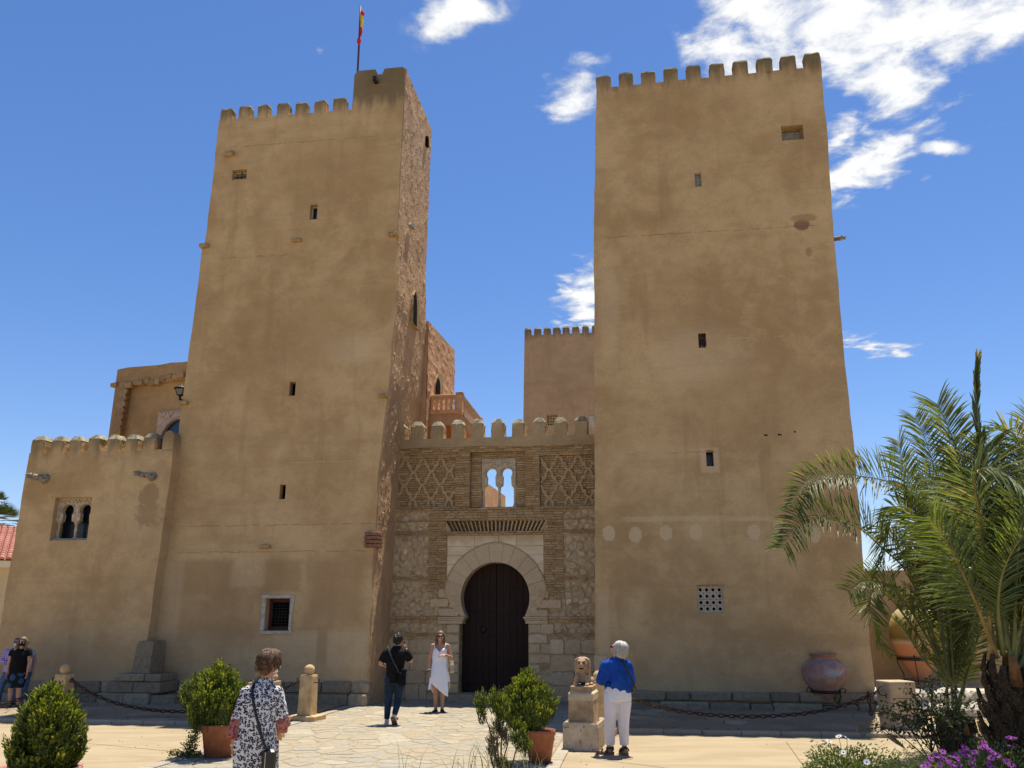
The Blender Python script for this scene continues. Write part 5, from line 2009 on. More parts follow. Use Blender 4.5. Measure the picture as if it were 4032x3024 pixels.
# raised rocky ledge right of the right tower
LG = FR.thing('rock_ledge', None, None, 12, -.5)
tag(LG, kind='structure')
uRT = interp(RTR, .4) + .05
fpart(MB().box(uRT, 24, -.10, 1.72, -.1, .44), 'terrace', m_rock, LG)
rr_ = random.Random(4)
for k in range(46):
    u = uRT + .05 + k * .2 + rr_.uniform(-.05, .05)
    for q in range(2):
        mb = MB()
        c = Vector((u + rr_.uniform(-.05, .05), -.12 - rr_.uniform(.0, .35) * (1.2 - q), .10 + q * .26))
        mb.ell(c, (rr_.uniform(.12, .24), rr_.uniform(.12, .22), rr_.uniform(.10, .19)), None, 9, 6, False)
        mb.v = [(x + rr_.uniform(-.02, .02), y + rr_.uniform(-.02, .02), z + rr_.uniform(-.02, .02)) for x, y, z in mb.v]
        fpart(mb, 'rock', m_rock, LG)

# ================================================================ bollards, chains, lions, jars
def bollard(p, rz, label, grp='bollards carrying the chain', side_hook=(1, -1)):
    b = thing('bollard', label, 'bollard', p, rz, grp)
    MB().cbox(-.28, .28, -.26, .26, 0, .105, .012).build('base', m_boll, b)
    mb = MB()
    mb.rings([[(x * s_, y * s_, z) for x, y in ((-.135, -.125), (-.115, -.14), (.115, -.14), (.135, -.125), (.135, .125), (.115, .14), (-.115, .14), (-.135, .125))] for s_, z in ((1.05, .107), (1.0, .4), (.95, .80), (.90, .835))])
    mb.build('post', m_boll, b)
    MB().lathe([(.06, .835), (.055, .85), (.092, .885), (.105, .93), (.092, .98), (.055, 1.015), (.002, 1.03)], 20).build('ball', m_boll, b)
    for sx in side_hook:
        hk = [(sx * .12, -.02, .70), (sx * .17, -.03, .695), (sx * .215, -.03, .70), (sx * .24, -.03, .73), (sx * .235, -.03, .765), (sx * .20, -.03, .775)]
        MB().tube(hk, .011, 7).build('hook', m_rust, b)
    return b


pB3 = gnd(1207, 2838); pB4 = Vector((1.50, 15.6, 0)); pB1 = Vector((-8.78, 17.75, .0))
bollard(pB1, R(-14), 'ball-topped sandstone bollard at far left, behind the big potted shrub')
bollard(pB3, R(-14), 'ball-topped sandstone bollard with square base beside the flagstone path, left of the gate')
bollard(pB4, R(-14), 'ball-topped bollard half hidden behind the right lion statue')

# pillar with two iron hooks
pP = gnd(3545, 2880)
PL = thing('stone_pillar', 'square cream rendered pillar with iron hooks beside the palms', 'pillar', pP, R(6))
pr = [(-.235, -.22), (-.20, -.25), (.215, -.25), (.235, -.23), (.235, .23), (-.235, .23)]
mb = MB()
mb.rings([[(x * s_, y * s_, z) for x, y in pr] for s_, z in ((1.0, .07), (1.0, .5), (1.005, .80), (.985, .825), (.95, .835))])
mb.build('body', m_pillar, PL)
MB().cbox(-.27, .27, -.28, .27, 0, .075, .015).build('base', m_pillar, PL)
jm = MB()
jm.box(-.20, .22, -.2545, -.24, .555, .565)
jm.box(.02, .03, -.2545, -.24, .30, .555)
jm.box(-.20, .22, -.2545, -.24, .29, .30)
jm.build('mortar_joint', m_joint, PL)
for sx in (-1, 1):
    MB().tube([(sx * .22, -.1, .62), (sx * .31, -.12, .605), (sx * .37, -.12, .63), (sx * .39, -.12, .69), (sx * .37, -.12, .745), (sx * .31, -.12, .755)], .014, 8).build('hook', m_rust, PL)


def link_mesh(L=.125, Wd=.075, r=.0135):
    mb = MB()
    pts = []
    hw = Wd / 2 - r; hl = L / 2 - Wd / 2
    for k in range(7): 
        t = -math.pi / 2 + math.pi * k / 6
        pts.append((hl + hw * math.cos(t), hw * math.sin(t), 0))
    for k in range(7):
        t = math.pi / 2 + math.pi * k / 6
        pts.append((-hl + hw * math.cos(t), hw * math.sin(t), 0))
    rs = []
    n = len(pts)
    for i in range(n):
        p = Vector(pts[i]); t = (Vector(pts[(i + 1) % n]) - Vector(pts[i - 1])).normalized()
        x = Vector((0, 0, 1)); y = t.cross(x).normalized()
        rs.append([tuple(p + (x * math.cos(a) + y * math.sin(a)) * r) for a in [2 * math.pi * q / 5 for q in range(5)]])
    rs.append(rs[0])
    mb.rings(rs, True, False, False)
    return mb


LINK = None


def chain(p0, p1, sag, label, grp='rusty chains strung between the bollards', extra=()):
    global LINK
    p0, p1 = Vector(p0), Vector(p1)
    root = thing('chain', label, 'chain', (p0 + p1) / 2 + Vector((0, 0, -sag)), 0, grp)
    N_ = 400
    pts = []
    a_ = 2.2
    for i in range(N_ + 1):
        t = i / N_
        c = (math.cosh(a_ * (2 * t - 1)) - math.cosh(a_)) / (math.cosh(a_) - 1)
        pts.append(p0.lerp(p1, t) + Vector((0, 0, sag * c)))
    acc = 0; nxt = 0; k = 0
    org = root.location.copy()
    for i in range(N_):
        d = (pts[i + 1] - pts[i])
        if acc >= nxt:
            dirn = d.normalized()
            qx = dirn.to_track_quat('X', 'Z')
            roll = Matrix.Rotation(R(90 if k % 2 else 0) + R(18), 4, 'X')
            if LINK is None:
                LINK = link_mesh().build('link', m_rust, root)
                o = LINK
            else:
                o = LINK.copy(); col.objects.link(o); o.parent = root
            o.matrix_local = Matrix.Translation(pts[i] - org) @ qx.to_matrix().to_4x4() @ roll
            k += 1
            nxt += .092
        acc += d.length
    for e in extra:
        o = LINK.copy(); col.objects.link(o); o.parent = root
        o.matrix_local = Matrix.Translation(Vector(e[0]) - org) @ Matrix.Rotation(R(90), 4, 'Y') @ Matrix.Rotation(R(e[1]), 4, 'X')
    return root


def hook_pos(p, rz, sx, z=.72, dx=.225):
    return Vector(p) + Matrix.Rotation(rz, 3, 'Z') @ Vector((sx * dx, -.03, z))


hk1 = hook_pos(pB1, R(-14), 1)
chain(hk1, hook_pos(pB3, R(-14), -1), .56, 'rusty chain sagging behind the left potted shrub towards the bollard by the path')
chain(hook_pos(pB1, R(-14), -1), (-13.2, 18.6, .55), .52, 'rusty chain running off the left edge in front of the masked couple')
hp = hook_pos(pP, R(6), -1, .66, .36)
chain(hook_pos(pB4, R(-14), 1), hp, .42, 'rusty chain in front of the right tower, ending at the cream pillar',
      extra=[((hp.x - .16, hp.y, hp.z - .05), 0), ((hp.x - .16, hp.y, hp.z - .15), 90), ((hp.x - .15, hp.y, hp.z - .25), 0), ((hp.x - .15, hp.y, hp.z - .34), 90)])


def remesh(mb, name, mat, parent, voxel=.008, smooth=3, loc=(0, 0, 0), dec=None):
    o = mb.build('tmp', mat)
    md = o.modifiers.new('r', 'REMESH'); md.mode = 'VOXEL'; md.voxel_size = voxel; md.use_smooth_shade = True
    if smooth:
        ms = o.modifiers.new('s', 'SMOOTH'); ms.factor = .5; ms.iterations = smooth
    dg = bpy.context.evaluated_depsgraph_get()
    dg.update()
    me = bpy.data.meshes.new_from_object(o.evaluated_get(dg))
    old = o.data
    bpy.data.objects.remove(o)
    bpy.data.meshes.remove(old)
    me.name = name
    me.materials.clear(); me.materials.append(mat)
    o = bpy.data.objects.new(name, me)
    col.objects.link(o)
    if parent: o.parent = parent
    o.location = loc
    return o


def RX(d): return Matrix.Rotation(R(d), 3, 'X')
def RY(d): return Matrix.Rotation(R(d), 3, 'Y')
def RZ(d): return Matrix.Rotation(R(d), 3, 'Z')


def lion(p, rz, z0, label, s=1.0):
    root = thing('lion_statue', label, 'statue', Vector(p) + Vector((0, 0, z0)), rz, 'carved stone lions on pedestals')
    MB().cbox(-.165, .165, -.26, .26, 0, .075, .012).build('plinth', m_lion, root)
    b = MB()
    z = .072
    n_ = 24
    b.rings([[(rx * math.copysign(abs(math.cos(t)) ** .92, math.cos(t)), cy + ry * math.copysign(abs(math.sin(t)) ** .92, math.sin(t)), z + zz_) for t in [2 * math.pi * i / n_ for i in range(n_)]]
             for cy, zz_, rx, ry in ((.03, .05, .108, .15), (.03, .10, .116, .145), (.015, .18, .122, .125), (0, .26, .124, .112), (-.01, .33, .122, .10), (-.018, .37, .114, .090), (-.02, .40, .088, .068), (-.02, .42, .045, .035))], True)
    b.ell((0, .14, z + .09), (.10, .12, .10))
    b.ell((0, -.112, z + .300), (.084, .056, .100))           # face
    b.ell((0, -.160, z + .285), (.046, .040, .034))          # muzzle
    b.ell((0, -.150, z + .234), (.044, .036, .020))          # jaw
    b.cap((0, -.160, z + .36), (0, -.190, z + .30), .012, .022)
    b.cap((-.07, -.075, z + .388), (.07, -.075, z + .388), .020, .020)     # fringe of the mane
    for sx in (-1, 1):
        b.cap((sx * .012, -.162, z + .352), (sx * .062, -.145, z + .370), .012, .011)   # brow
        b.ell((sx * .036, -.146, z + .338), (.013, .010, .010))
        b.cap((sx * .094, -.075, z + .37), (sx * .106, -.06, z + .23), .024, .020)      # locks beside the face
        b.cap((sx * .078, -.10, z + .14), (sx * .080, -.125, z + .03), .040, .034)      # forelegs
        b.ell((sx * .082, -.155, z + .022), (.034, .055, .026))
        for q in (-1, 0, 1): b.ell((sx * .082 + q * .019, -.200, z + .016), (.011, .018, .014), None, 8, 6)
        b.ell((sx * .118, .10, z + .06), (.04, .10, .06))
        b.ell((sx * .13, -.01, z + .022), (.026, .06, .024))
    o = remesh(b, 'body', m_lion, root, .0065, 2)
    dk = simple('carved_hollow_shade_grime', (.07, .045, .03), .95, .05)  # shade of mouth and sockets put into a dark, grimy colour
    MB().ell((0, -.178, z + .256), (.036, .018, .015), None, 10, 6).build('mouth', dk, root)
    for sx in (-1, 1): MB().ell((sx * .036, -.160, z + .334), (.018, .010, .008), None, 8, 6).build('eye', dk, root)
    return root


def pedestal(p, rz, label, flutes=0):
    root = thing('pedestal', label, 'pedestal', p, rz, 'stone pedestals')
    mb = MB()
    def rg_(x, y, z): return [(-x, -y, z), (x, -y, z), (x, y, z), (-x, y, z)]
    mb.rings([rg_(.262, .41, 0), rg_(.262, .41, .37), rg_(.25, .40, .395), rg_(.215, .36, .345)], cap1=True)
    mb.v = [(x + rp.uniform(-.004, .004), y + rp.uniform(-.004, .004), z) for x, y, z in mb.v]
    mb.build('base', m_pedb, root)
    m2 = MB().rings([rg_(.195, .30, .346), rg_(.187, .29, .69)])
    m2.build('block', m_ped, root)
    m3 = MB().rings([rg_(.193, .295, .692), rg_(.193, .295, .79), rg_(.165, .265, .825)])
    m3.build('cap', simple('pale_pedestal_cap', (.62, .50, .33), .93, .1, .2, 7, .4), root)
    for k in range(flutes):
        y = -.32 + .15 * k
        MB().cbox(.262, .272, y - .045, y + .045, .03, .33, .004).build('flute', m_pedb, root)
    return root


aR = R(-13)
pLR = gnd(2297, 2958) + Vector((.05, .40, 0)); pLL = gnd(958, 2928) + Vector((.12, .38, 0))
pedestal(pLR, aR, 'worn sandstone pedestal under the lion right of the gate path', 5)
pedestal(pLL, aR, 'sandstone pedestal behind the woman in leopard print')
lion(pLR + Vector((.0, -.02, 0)), aR, .826, 'seated carved stone lion with open mouth, right of the path')
lion(pLL + Vector((.05, -.02, 0)), aR, .826, 'carved stone lion peeking out behind the leopard print woman')


# jars on iron stands
def jar_stand(root, R0, z_ring, nlegs, foot_r, flat_band=True):
    ring = [(R0 * math.cos(2 * math.pi * k / 24), R0 * math.sin(2 * math.pi * k / 24)) for k in range(24)]
    MB().rings([[(x * s_, y * s_, z) for x, y in ring] for s_, z in ((1.02, z_ring - .03), (1.05, z_ring - .03), (1.05, z_ring + .03), (1.02, z_ring + .03), (1.02, z_ring - .03))], True, False, False).build('band', m_iron, root)
    for k in range(nlegs):
        a = 2 * math.pi * (k + .62) / nlegs
        c, s_ = math.cos(a), math.sin(a)
        P_ = lambda r, z: (c * r, s_ * r, z)
        MB().tube([P_(R0 * 1.05 + .10, z_ring - .01), P_(R0 * 1.05 + .13, z_ring + .045), P_(R0 * 1.05 + .08, z_ring + .085), P_(R0 * 1.06, z_ring + .05), P_(R0 * 1.06, z_ring - .1), P_(foot_r * .9, z_ring * .45), P_(foot_r * .92, .12), P_(foot_r * 1.02, .02), P_(foot_r * 1.15, .02), P_(foot_r * 1.18, .08), P_(foot_r * 1.08, .10)], .011, 6).build('leg', m_iron, root)
    ring2 = [(foot_r * .92 * math.cos(2 * math.pi * k / 12), foot_r * .92 * math.sin(2 * math.pi * k / 12), .16) for k in range(13)]
    MB().tube(ring2, .009, 5).build('lower_ring', m_iron, root)


pj = gnd(3258, 2806)
JS = thing('jar_stand', 'black wrought iron stand under the purple clay jar', 'stand', pj, 0)
jar_stand(JS, .30, .42, 3, .28)
J1 = thing('clay_jar', 'round faded purple clay jar with a blue paint stain, in front of the right tower', 'jar', pj, 0)
MB().lathe([(.001, .17), (.085, .175), (.13, .24), (.24, .40), (.36, .54), (.455, .70), (.475, .82), (.44, .94), (.34, 1.03), (.255, 1.065), (.235, 1.09), (.25, 1.13), (.29, 1.155), (.29, 1.175), (.24, 1.18), (.21, 1.12), (.21, 1.0), (.001, .9)], 48, cap0=False).build('body', m_jarp, J1)
pj2 = FR.O + FR.U * 8.85 + FR.N * (-1.05) + Vector((0, 0, .44))
JS2 = thing('jar_stand', 'black iron stand holding the large two-tone jar', 'stand', pj2, 0)
jar_stand(JS2, .42, .60, 4, .38)
J2 = thing('clay_jar', 'very large yellow and terracotta storage jar behind the palm fronds', 'jar', pj2, 0)
MB().lathe([(.001, .10), (.10, .11), (.17, .22), (.30, .45), (.42, .68), (.50, .88), (.53, 1.0), (.54, 1.18), (.51, 1.38), (.43, 1.55), (.31, 1.66), (.27, 1.69), (.30, 1.72), (.31, 1.76), (.26, 1.77), (.24, 1.7), (.001, 1.6)], 48, cap0=False).build('body', m_jarb, J2)
# low stone planter with a wispy plant behind the palms
pq = FR.O + FR.U * 11.0 + FR.N * (-.35) + Vector((0, 0, .44))
PT = thing('stone_planter', 'pale square stone planter on the rock ledge behind the palms', 'planter', pq, R(-8))
MB().cbox(-.30, .30, -.25, .25, 0, .42, .03).build('box', m_rock, PT)
MB().box(-.24, .24, -.19, .19, .36, .425).build('soil', m_soil, PT)


def pot(name, p, r_top, h, label, mat, cat='flower pot', rim=.07, grp=None, rz=0):
    root = thing(name, label, cat, p, rz, grp)
    rb = r_top * .70
    MB().lathe([(.001, 0), (rb, 0), (rb + (r_top - rb) * .8, h - rim * 1.9), (r_top * .985, h - rim * 1.85), (r_top * .97, h - rim), (r_top * 1.05, h - rim * .9), (r_top * 1.07, h - rim * .3), (r_top * 1.03, h), (r_top * .93, h), (r_top * .9, h - .06)], 40, cap0=False).build('body', mat, root)
    MB().lathe([(.001, h - .045), (r_top * .91, h - .05)], 24, cap0=False).build('soil', m_soil, root)
    return root


P1 = gnd(838, 2992); P1.y += .2
pot('terracotta_pot', P1, .255, .45, 'plain terracotta pot left of the path, holding a rounded thuja', m_terra, rim=.05)
P2 = gnd(2128, 3014); P2.y += .17
pot('terracotta_pot', P2, .205, .43, 'terracotta pot with a thick rolled rim on the path, holding a thuja', m_terra, rim=.075)
P0 = Vector((-5.10, 9.9, 0))
pot('terracotta_pot', P0, .45, .36, 'faded pink clay bowl at the bottom left corner under the large shrub', m_terrap, rim=.05)
# ================================================================ plants
def foliage(name, stops, trans=.35, rough=.55, spec=.3, tcol=None):
    m = M(name, rough, spec)
    c = m.curve(m.island(), stops)
    m.color(c)
    tr = m.t.nodes.new('ShaderNodeBsdfTranslucent')
    tcn = m.mix(1.0, c, tcol or (1.7, 1.6, .6), 'MULTIPLY')
    m.link(tcn, tr.inputs[0])
    mx = m.t.nodes.new('ShaderNodeMixShader')
    mx.inputs[0].default_value = trans
    out = [n for n in m.t.nodes if n.type == 'OUTPUT_MATERIAL'][0]
    m.link(m.b.outputs[0], mx.inputs[1]); m.link(tr.outputs[0], mx.inputs[2]); m.link(mx.outputs[0], out.inputs[0])
    return m.m


m_thuja = foliage('thuja_green', [(0, (.022, .042, .010)), (.5, (.045, .078, .014)), (1, (.085, .12, .02))], .25)
m_thujat = foliage('thuja_new_tips', [(0, (.15, .19, .025)), (.5, (.20, .23, .03)), (1, (.24, .25, .035))], .35)
m_dry = foliage('dry_twig', [(0, (.12, .085, .05)), (1, (.20, .15, .09))], .1)
m_twig = simple('grey_brown_bark', (.16, .12, .09), .95, .05, .3, 20, .6)
m_palm = foliage('palm_leaflet', [(0, (.075, .11, .038)), (.5, (.12, .158, .052)), (.85, (.17, .205, .065)), (1, (.36, .27, .13))], .36, .5, .35)
m_palmy = foliage('palm_leaflet_young', [(0, (.09, .13, .03)), (1, (.14, .17, .04))], .35, .4, .5)
m_rachis = simple('palm_rachis', (.20, .20, .06), .5, .4, .3, 5)
m_rachis2 = simple('palm_rachis_orange', (.32, .21, .06), .5, .4, .3, 5)
m_pbase = simple('palm_leaf_base_orange', (.26, .115, .04), .85, .15, .5, 9, .6, 40, 0, (.10, .06, .03))
m_pfib = simple('palm_fibre', (.075, .055, .035), 1, .03, .4, 30, 1.0, 50)
m_bush = foliage('bush_leaf', [(0, (.05, .085, .02)), (.6, (.085, .13, .03)), (1, (.14, .17, .05))], .3, .5, .4)
m_rose = foliage('rose_leaf', [(0, (.022, .04, .012)), (.6, (.04, .06, .018)), (1, (.08, .10, .03))], .2, .45, .4)
m_purp = foliage('purple_petal', [(0, (.20, .035, .24)), (.5, (.32, .06, .36)), (1, (.48, .12, .50))], .4, .6, .2, (1.3, 1, 1.3))
m_whitep = foliage('white_petal', [(0, (.75, .74, .78)), (1, (.82, .82, .84))], .4, .6, .2, (1, 1, 1))
m_grass = foliage('dry_grass', [(0, (.16, .17, .06)), (.6, (.28, .26, .12)), (1, (.38, .34, .2))], .3)


def leaf(mb, p, d, n, L, W, mi=0, bend=.0):
    """pointed leaf: two quads folded along the length"""
    s = d.cross(n)
    if s.length < 1e-5: return
    s.normalize()
    m = p + d * (L * .5) + n * (L * bend)
    t = p + d * L - n * (L * bend * .5)
    mb.add([p, m + s * W * .5, t, m - s * W * .5], [(0, 1, 2), (0, 2, 3)], False, mi)


def rvec(r):
    while True:
        v = Vector((r.uniform(-1, 1), r.uniform(-1, 1), r.uniform(-1, 1)))
        if .05 < v.length < 1: return v.normalized()


def thuja(name, p, prof, label, seed, nplume, spray=.13, z_trunk=.0, lumps=(), grp=None, cat='shrub', fill=.35, lean=(0, 0), trunk_h=None, nleaf=20):
    """prof: list of (z, radius)"""
    root = thing(name, label, cat, p, 0, grp)
    r = random.Random(seed)
    mb = MB()
    H0, H1 = prof[0][0], prof[-1][0]
    wz = [(z, interp(prof, z)) for z in [H0 + (H1 - H0) * i / 40 for i in range(41)]]
    tot = sum(w + .05 for _, w in wz)
    for k in range(nplume):
        x = r.uniform(0, tot)
        for z, w in wz:
            x -= w + .05
            if x <= 0: break
        z += r.uniform(-.5, .5) * (H1 - H0) / 40
        a = r.uniform(0, 2 * math.pi)
        lump = 1 + .9 * noise.noise(Vector((math.cos(a) * 1.7, math.sin(a) * 1.7, z * 3.2 + seed * 3.1))) * .42 + .10 * math.sin(5 * a + z * 11)
        q = r.random()
        rad = interp(prof, z) * lump * (1 - fill * q * q * 2.2 if r.random() < .55 else 1 - .1 * q)
        rad = max(0, rad)
        c = Vector((math.cos(a) * rad + lean[0] * (z - H0), math.sin(a) * rad + lean[1] * (z - H0), z))
        out = Vector((math.cos(a), math.sin(a), 0))
        up_ = min(1, (z - H0) / max(.01, H1 - H0))
        ax = (out * r.uniform(.15, .6) + Vector((0, 0, 1)) * r.uniform(.7, 1.1) + rvec(r) * .25).normalized()
        nrm = (out + rvec(r) * .9); nrm = (nrm - ax * nrm.dot(ax))
        if nrm.length < .05: continue
        nrm.normalize()
        sd = ax.cross(nrm).normalized()
        S_ = spray * r.uniform(.7, 1.25)
        base = c - ax * S_ * .6
        bright = r.random() < .5
        for i in range(nleaf):
            t = (i + .5) / nleaf
            sgn = 1 if i % 2 else -1
            off = (1 - abs(t - .45) * 1.1) * S_ * .30 * r.uniform(.3, 1)
            pp = base + ax * (t * S_) + sd * sgn * off * .4 + nrm * r.uniform(-.018, .018)
            d = (ax * r.uniform(.7, 1.1) + sd * sgn * r.uniform(.2, .9) + nrm * r.uniform(-.35, .35)).normalized()
            n2 = (nrm + rvec(r) * .5).normalized()
            mi = 1 if (t > .55 and r.random() < (.75 if bright else .35)) else 0
            leaf(mb, pp, d, n2, S_ * r.uniform(.13, .26), S_ * r.uniform(.06, .11), mi, .05)
    mb.build('foliage', None, root, mats=[m_thuja, m_thujat])
    st = MB()
    zt = z_trunk
    for k in range(9):
        a = r.uniform(0, 6.28)
        z1 = H0 + (H1 - H0) * r.uniform(.3, .8)
        rr = interp(prof, z1) * .6
        st.tube([(0.02 * math.cos(a), 0.02 * math.sin(a), zt), (rr * .35 * math.cos(a), rr * .35 * math.sin(a), zt + (z1 - zt) * .45), (rr * math.cos(a) + lean[0] * (z1 - H0), rr * math.sin(a) + lean[1] * (z1 - H0), z1)], [.016, .011, .004], 5)
    st.build('stems', m_twig, root)
    return root


# rounded thuja in the left pot: foliage spills at the left
thuja('thuja', P1 + Vector((-.10, 0, 0)), [(.40, .14), (.48, .30), (.64, .38), (.82, .40), (.97, .34), (1.09, .22), (1.18, .08), (1.23, .02)], 'rounded green thuja in the terracotta pot left of the path', 3, 620, .19, .38, nleaf=40)
thuja('thuja', P2 + Vector((-.17, 0, 0)), [(.41, .08), (.52, .22), (.64, .36), (.79, .38), (.92, .28), (1.04, .17), (1.12, .08), (1.17, .02)], 'cone shaped thuja in the rolled-rim pot in front of the gate', 5, 560, .17, .36, nleaf=38)
thuja('thuja', P0 + Vector((.10, 0, 0)), [(.12, .22), (.30, .27), (.50, .295), (.70, .30), (.88, .25), (1.02, .16), (1.10, .08), (1.14, .02)], 'big yellow-green thuja at the bottom left corner, in front of the bollard', 7, 900, .22, .30, nleaf=44)
# trailing growth spilling from the left pot
r = random.Random(9)
TG = thing('trailing_plant', 'dark trailing creeper spilling down the left side of the left pot', 'plant', P1, 0)
mb = MB()
for k in range(1600):
    t = r.random()
    if t < .7:
        z = .05 + .55 * t / .7
        x = -.24 - .11 * (1 - z) + r.gauss(0, .045) - .05 * math.sin(z * 9)
    else:
        z = .03 + r.random() * .07
        x = -.25 - r.random() * .42
    pp = Vector((x, -.05 + r.gauss(0, .06), z))
    leaf(mb, pp, rvec(r), rvec(r), r.uniform(.02, .04), .02, 0 if r.random() < .7 else 1)
mb.build('foliage', None, TG, mats=[m_rose, m_thujat])
# sparse shrub in front of the pot, bare stems with tufts
pS = Vector((-.20, 10.9, 0))
SS = thing('sparse_thuja', 'straggly thuja with bare dry stems and green tufts in front of the potted thuja', 'shrub', pS, 0)
mb, dr, st = MB(), MB(), MB()
def at_s(x, y): return pix(x, y, pS.y) - pS
def tuft(c, rx, rz_, n, seed, dry=.0):
    r = random.Random(seed)
    for k in range(n):
        v = rvec(r) * (r.random() ** .4)
        p = c + Vector((v.x * rx, v.y * rx, v.z * rz_))
        ax = (Vector((v.x * .5, v.y * .5, .9)) + rvec(r) * .3).normalized()
        nrm = rvec(r); nrm = (nrm - ax * nrm.dot(ax)).normalized(); sd = ax.cross(nrm)
        S_ = .085 * r.uniform(.7, 1.2)
        tgt = dr if r.random() < dry else mb
        for i in range(14):
            t = i / 14; sg = 1 if i % 2 else -1
            d = (ax + sd * sg * r.uniform(.2, .8)).normalized()
            leaf(tgt, p + ax * (t - .5) * S_ + sd * sg * r.uniform(0, .012), d, (nrm + rvec(r) * .5).normalized(), S_ * .3, S_ * .14, 1 if (t > .5 and r.random() < .6) else 0)
for (x, y, rx, ry, n, dry) in ((1892, 2765, 22, 45, 70, 0), (1898, 2820, 16, 30, 26, .2), (1950, 2760, 28, 50, 90, .0), (1975, 2790, 30, 60, 110, 0), (1957, 2860, 24, 50, 60, .25), (1945, 2920, 24, 45, 46, .8), (1985, 2900, 14, 45, 30, .7), (2040, 2900, 34, 50, 120, 0), (2066, 2935, 22, 40, 60, 0), (2035, 2855, 22, 24, 30, 0), (1940, 2965, 22, 40, 30, .9), (1975, 3010, 22, 20, 24, .3), (2000, 3020, 14, 20, 14, .3)):
    c = at_s(x, y); k = pS.y / F_PX
    tuft(c, rx * k, ry * k * .92, n, int(x + y), dry)
for pts in (((1965, 3080), (1950, 2960), (1925, 2860), (1900, 2800)), ((1968, 3080), (1960, 2950), (1955, 2850), (1950, 2760)), ((1975, 3080), (1985, 2980), (2000, 2930), (2003, 2890)), ((1985, 3080), (2020, 3000), (2030, 2960), (2050, 2920)), ((1970, 3080), (1975, 2900), (1985, 2800)), ((1960, 3080), (1935, 2990), (1925, 2930))):
    st.tube([at_s(*q) + Vector((0, r.uniform(-.05, .05), 0)) for q in pts], [.012, .009, .007, .004][:len(pts)], 5)
mb.build('foliage', None, SS, mats=[m_thuja, m_thujat])
dr.build('dead_foliage', m_dry, SS)
st.build('stems', m_twig, SS)
# dry grass blades at the foot of the frame
GR = MB()
for (cx_, n, sp) in ((1900, 34, 260), (1985, 16, 90), (2100, 14, 80), (1600, 5, 60)):
    for k in range(n):
        b = pix(cx_ + r.uniform(-sp, sp) * .5, 3090, 10.8); b.z = 0; b.y += r.uniform(-.4, .3)
        h = r.uniform(.25, .62); lx, ly = r.uniform(-.28, .28), r.uniform(-.1, .1)
        m_ = b + Vector((lx * .35, ly * .4, h * .6)); t_ = b + Vector((lx, ly, h))
        w_ = .0035
        GR.add([b + Vector((-w_, 0, 0)), b + Vector((w_, 0, 0)), m_ + Vector((w_ * .8, 0, 0)), t_, m_ + Vector((-w_ * .8, 0, 0))], [(0, 1, 2, 4), (4, 2, 3)])
for k in range(160):
    b = Vector((r.uniform(-.6, .25), r.uniform(10.3, 11.2), 0))
    leaf(GR, b, (Vector((0, 0, 1)) + rvec(r) * .7).normalized(), rvec(r), r.uniform(.06, .16), .012)
tag(GR.build('grass', m_grass), 'thin dry grass blades at the bottom edge, left of the potted thuja', 'grass', kind='stuff')

# ---------------------------------------------------------------- palms
def catmull(pts, n):
    out = []
    P_ = [pts[0] * 2 - pts[1]] + list(pts) + [pts[-1] * 2 - pts[-2]]
    for i in range(1, len(P_) - 2):
        for k in range(n):
            t = k / n
            a, b, c, d = P_[i - 1], P_[i], P_[i + 1], P_[i + 2]
            out.append(.5 * ((2 * b) + (-a + c) * t + (2 * a - 5 * b + 4 * c - d) * t * t + (-a + 3 * b - 3 * c + d) * t ** 3))
    out.append(pts[-1])
    return out


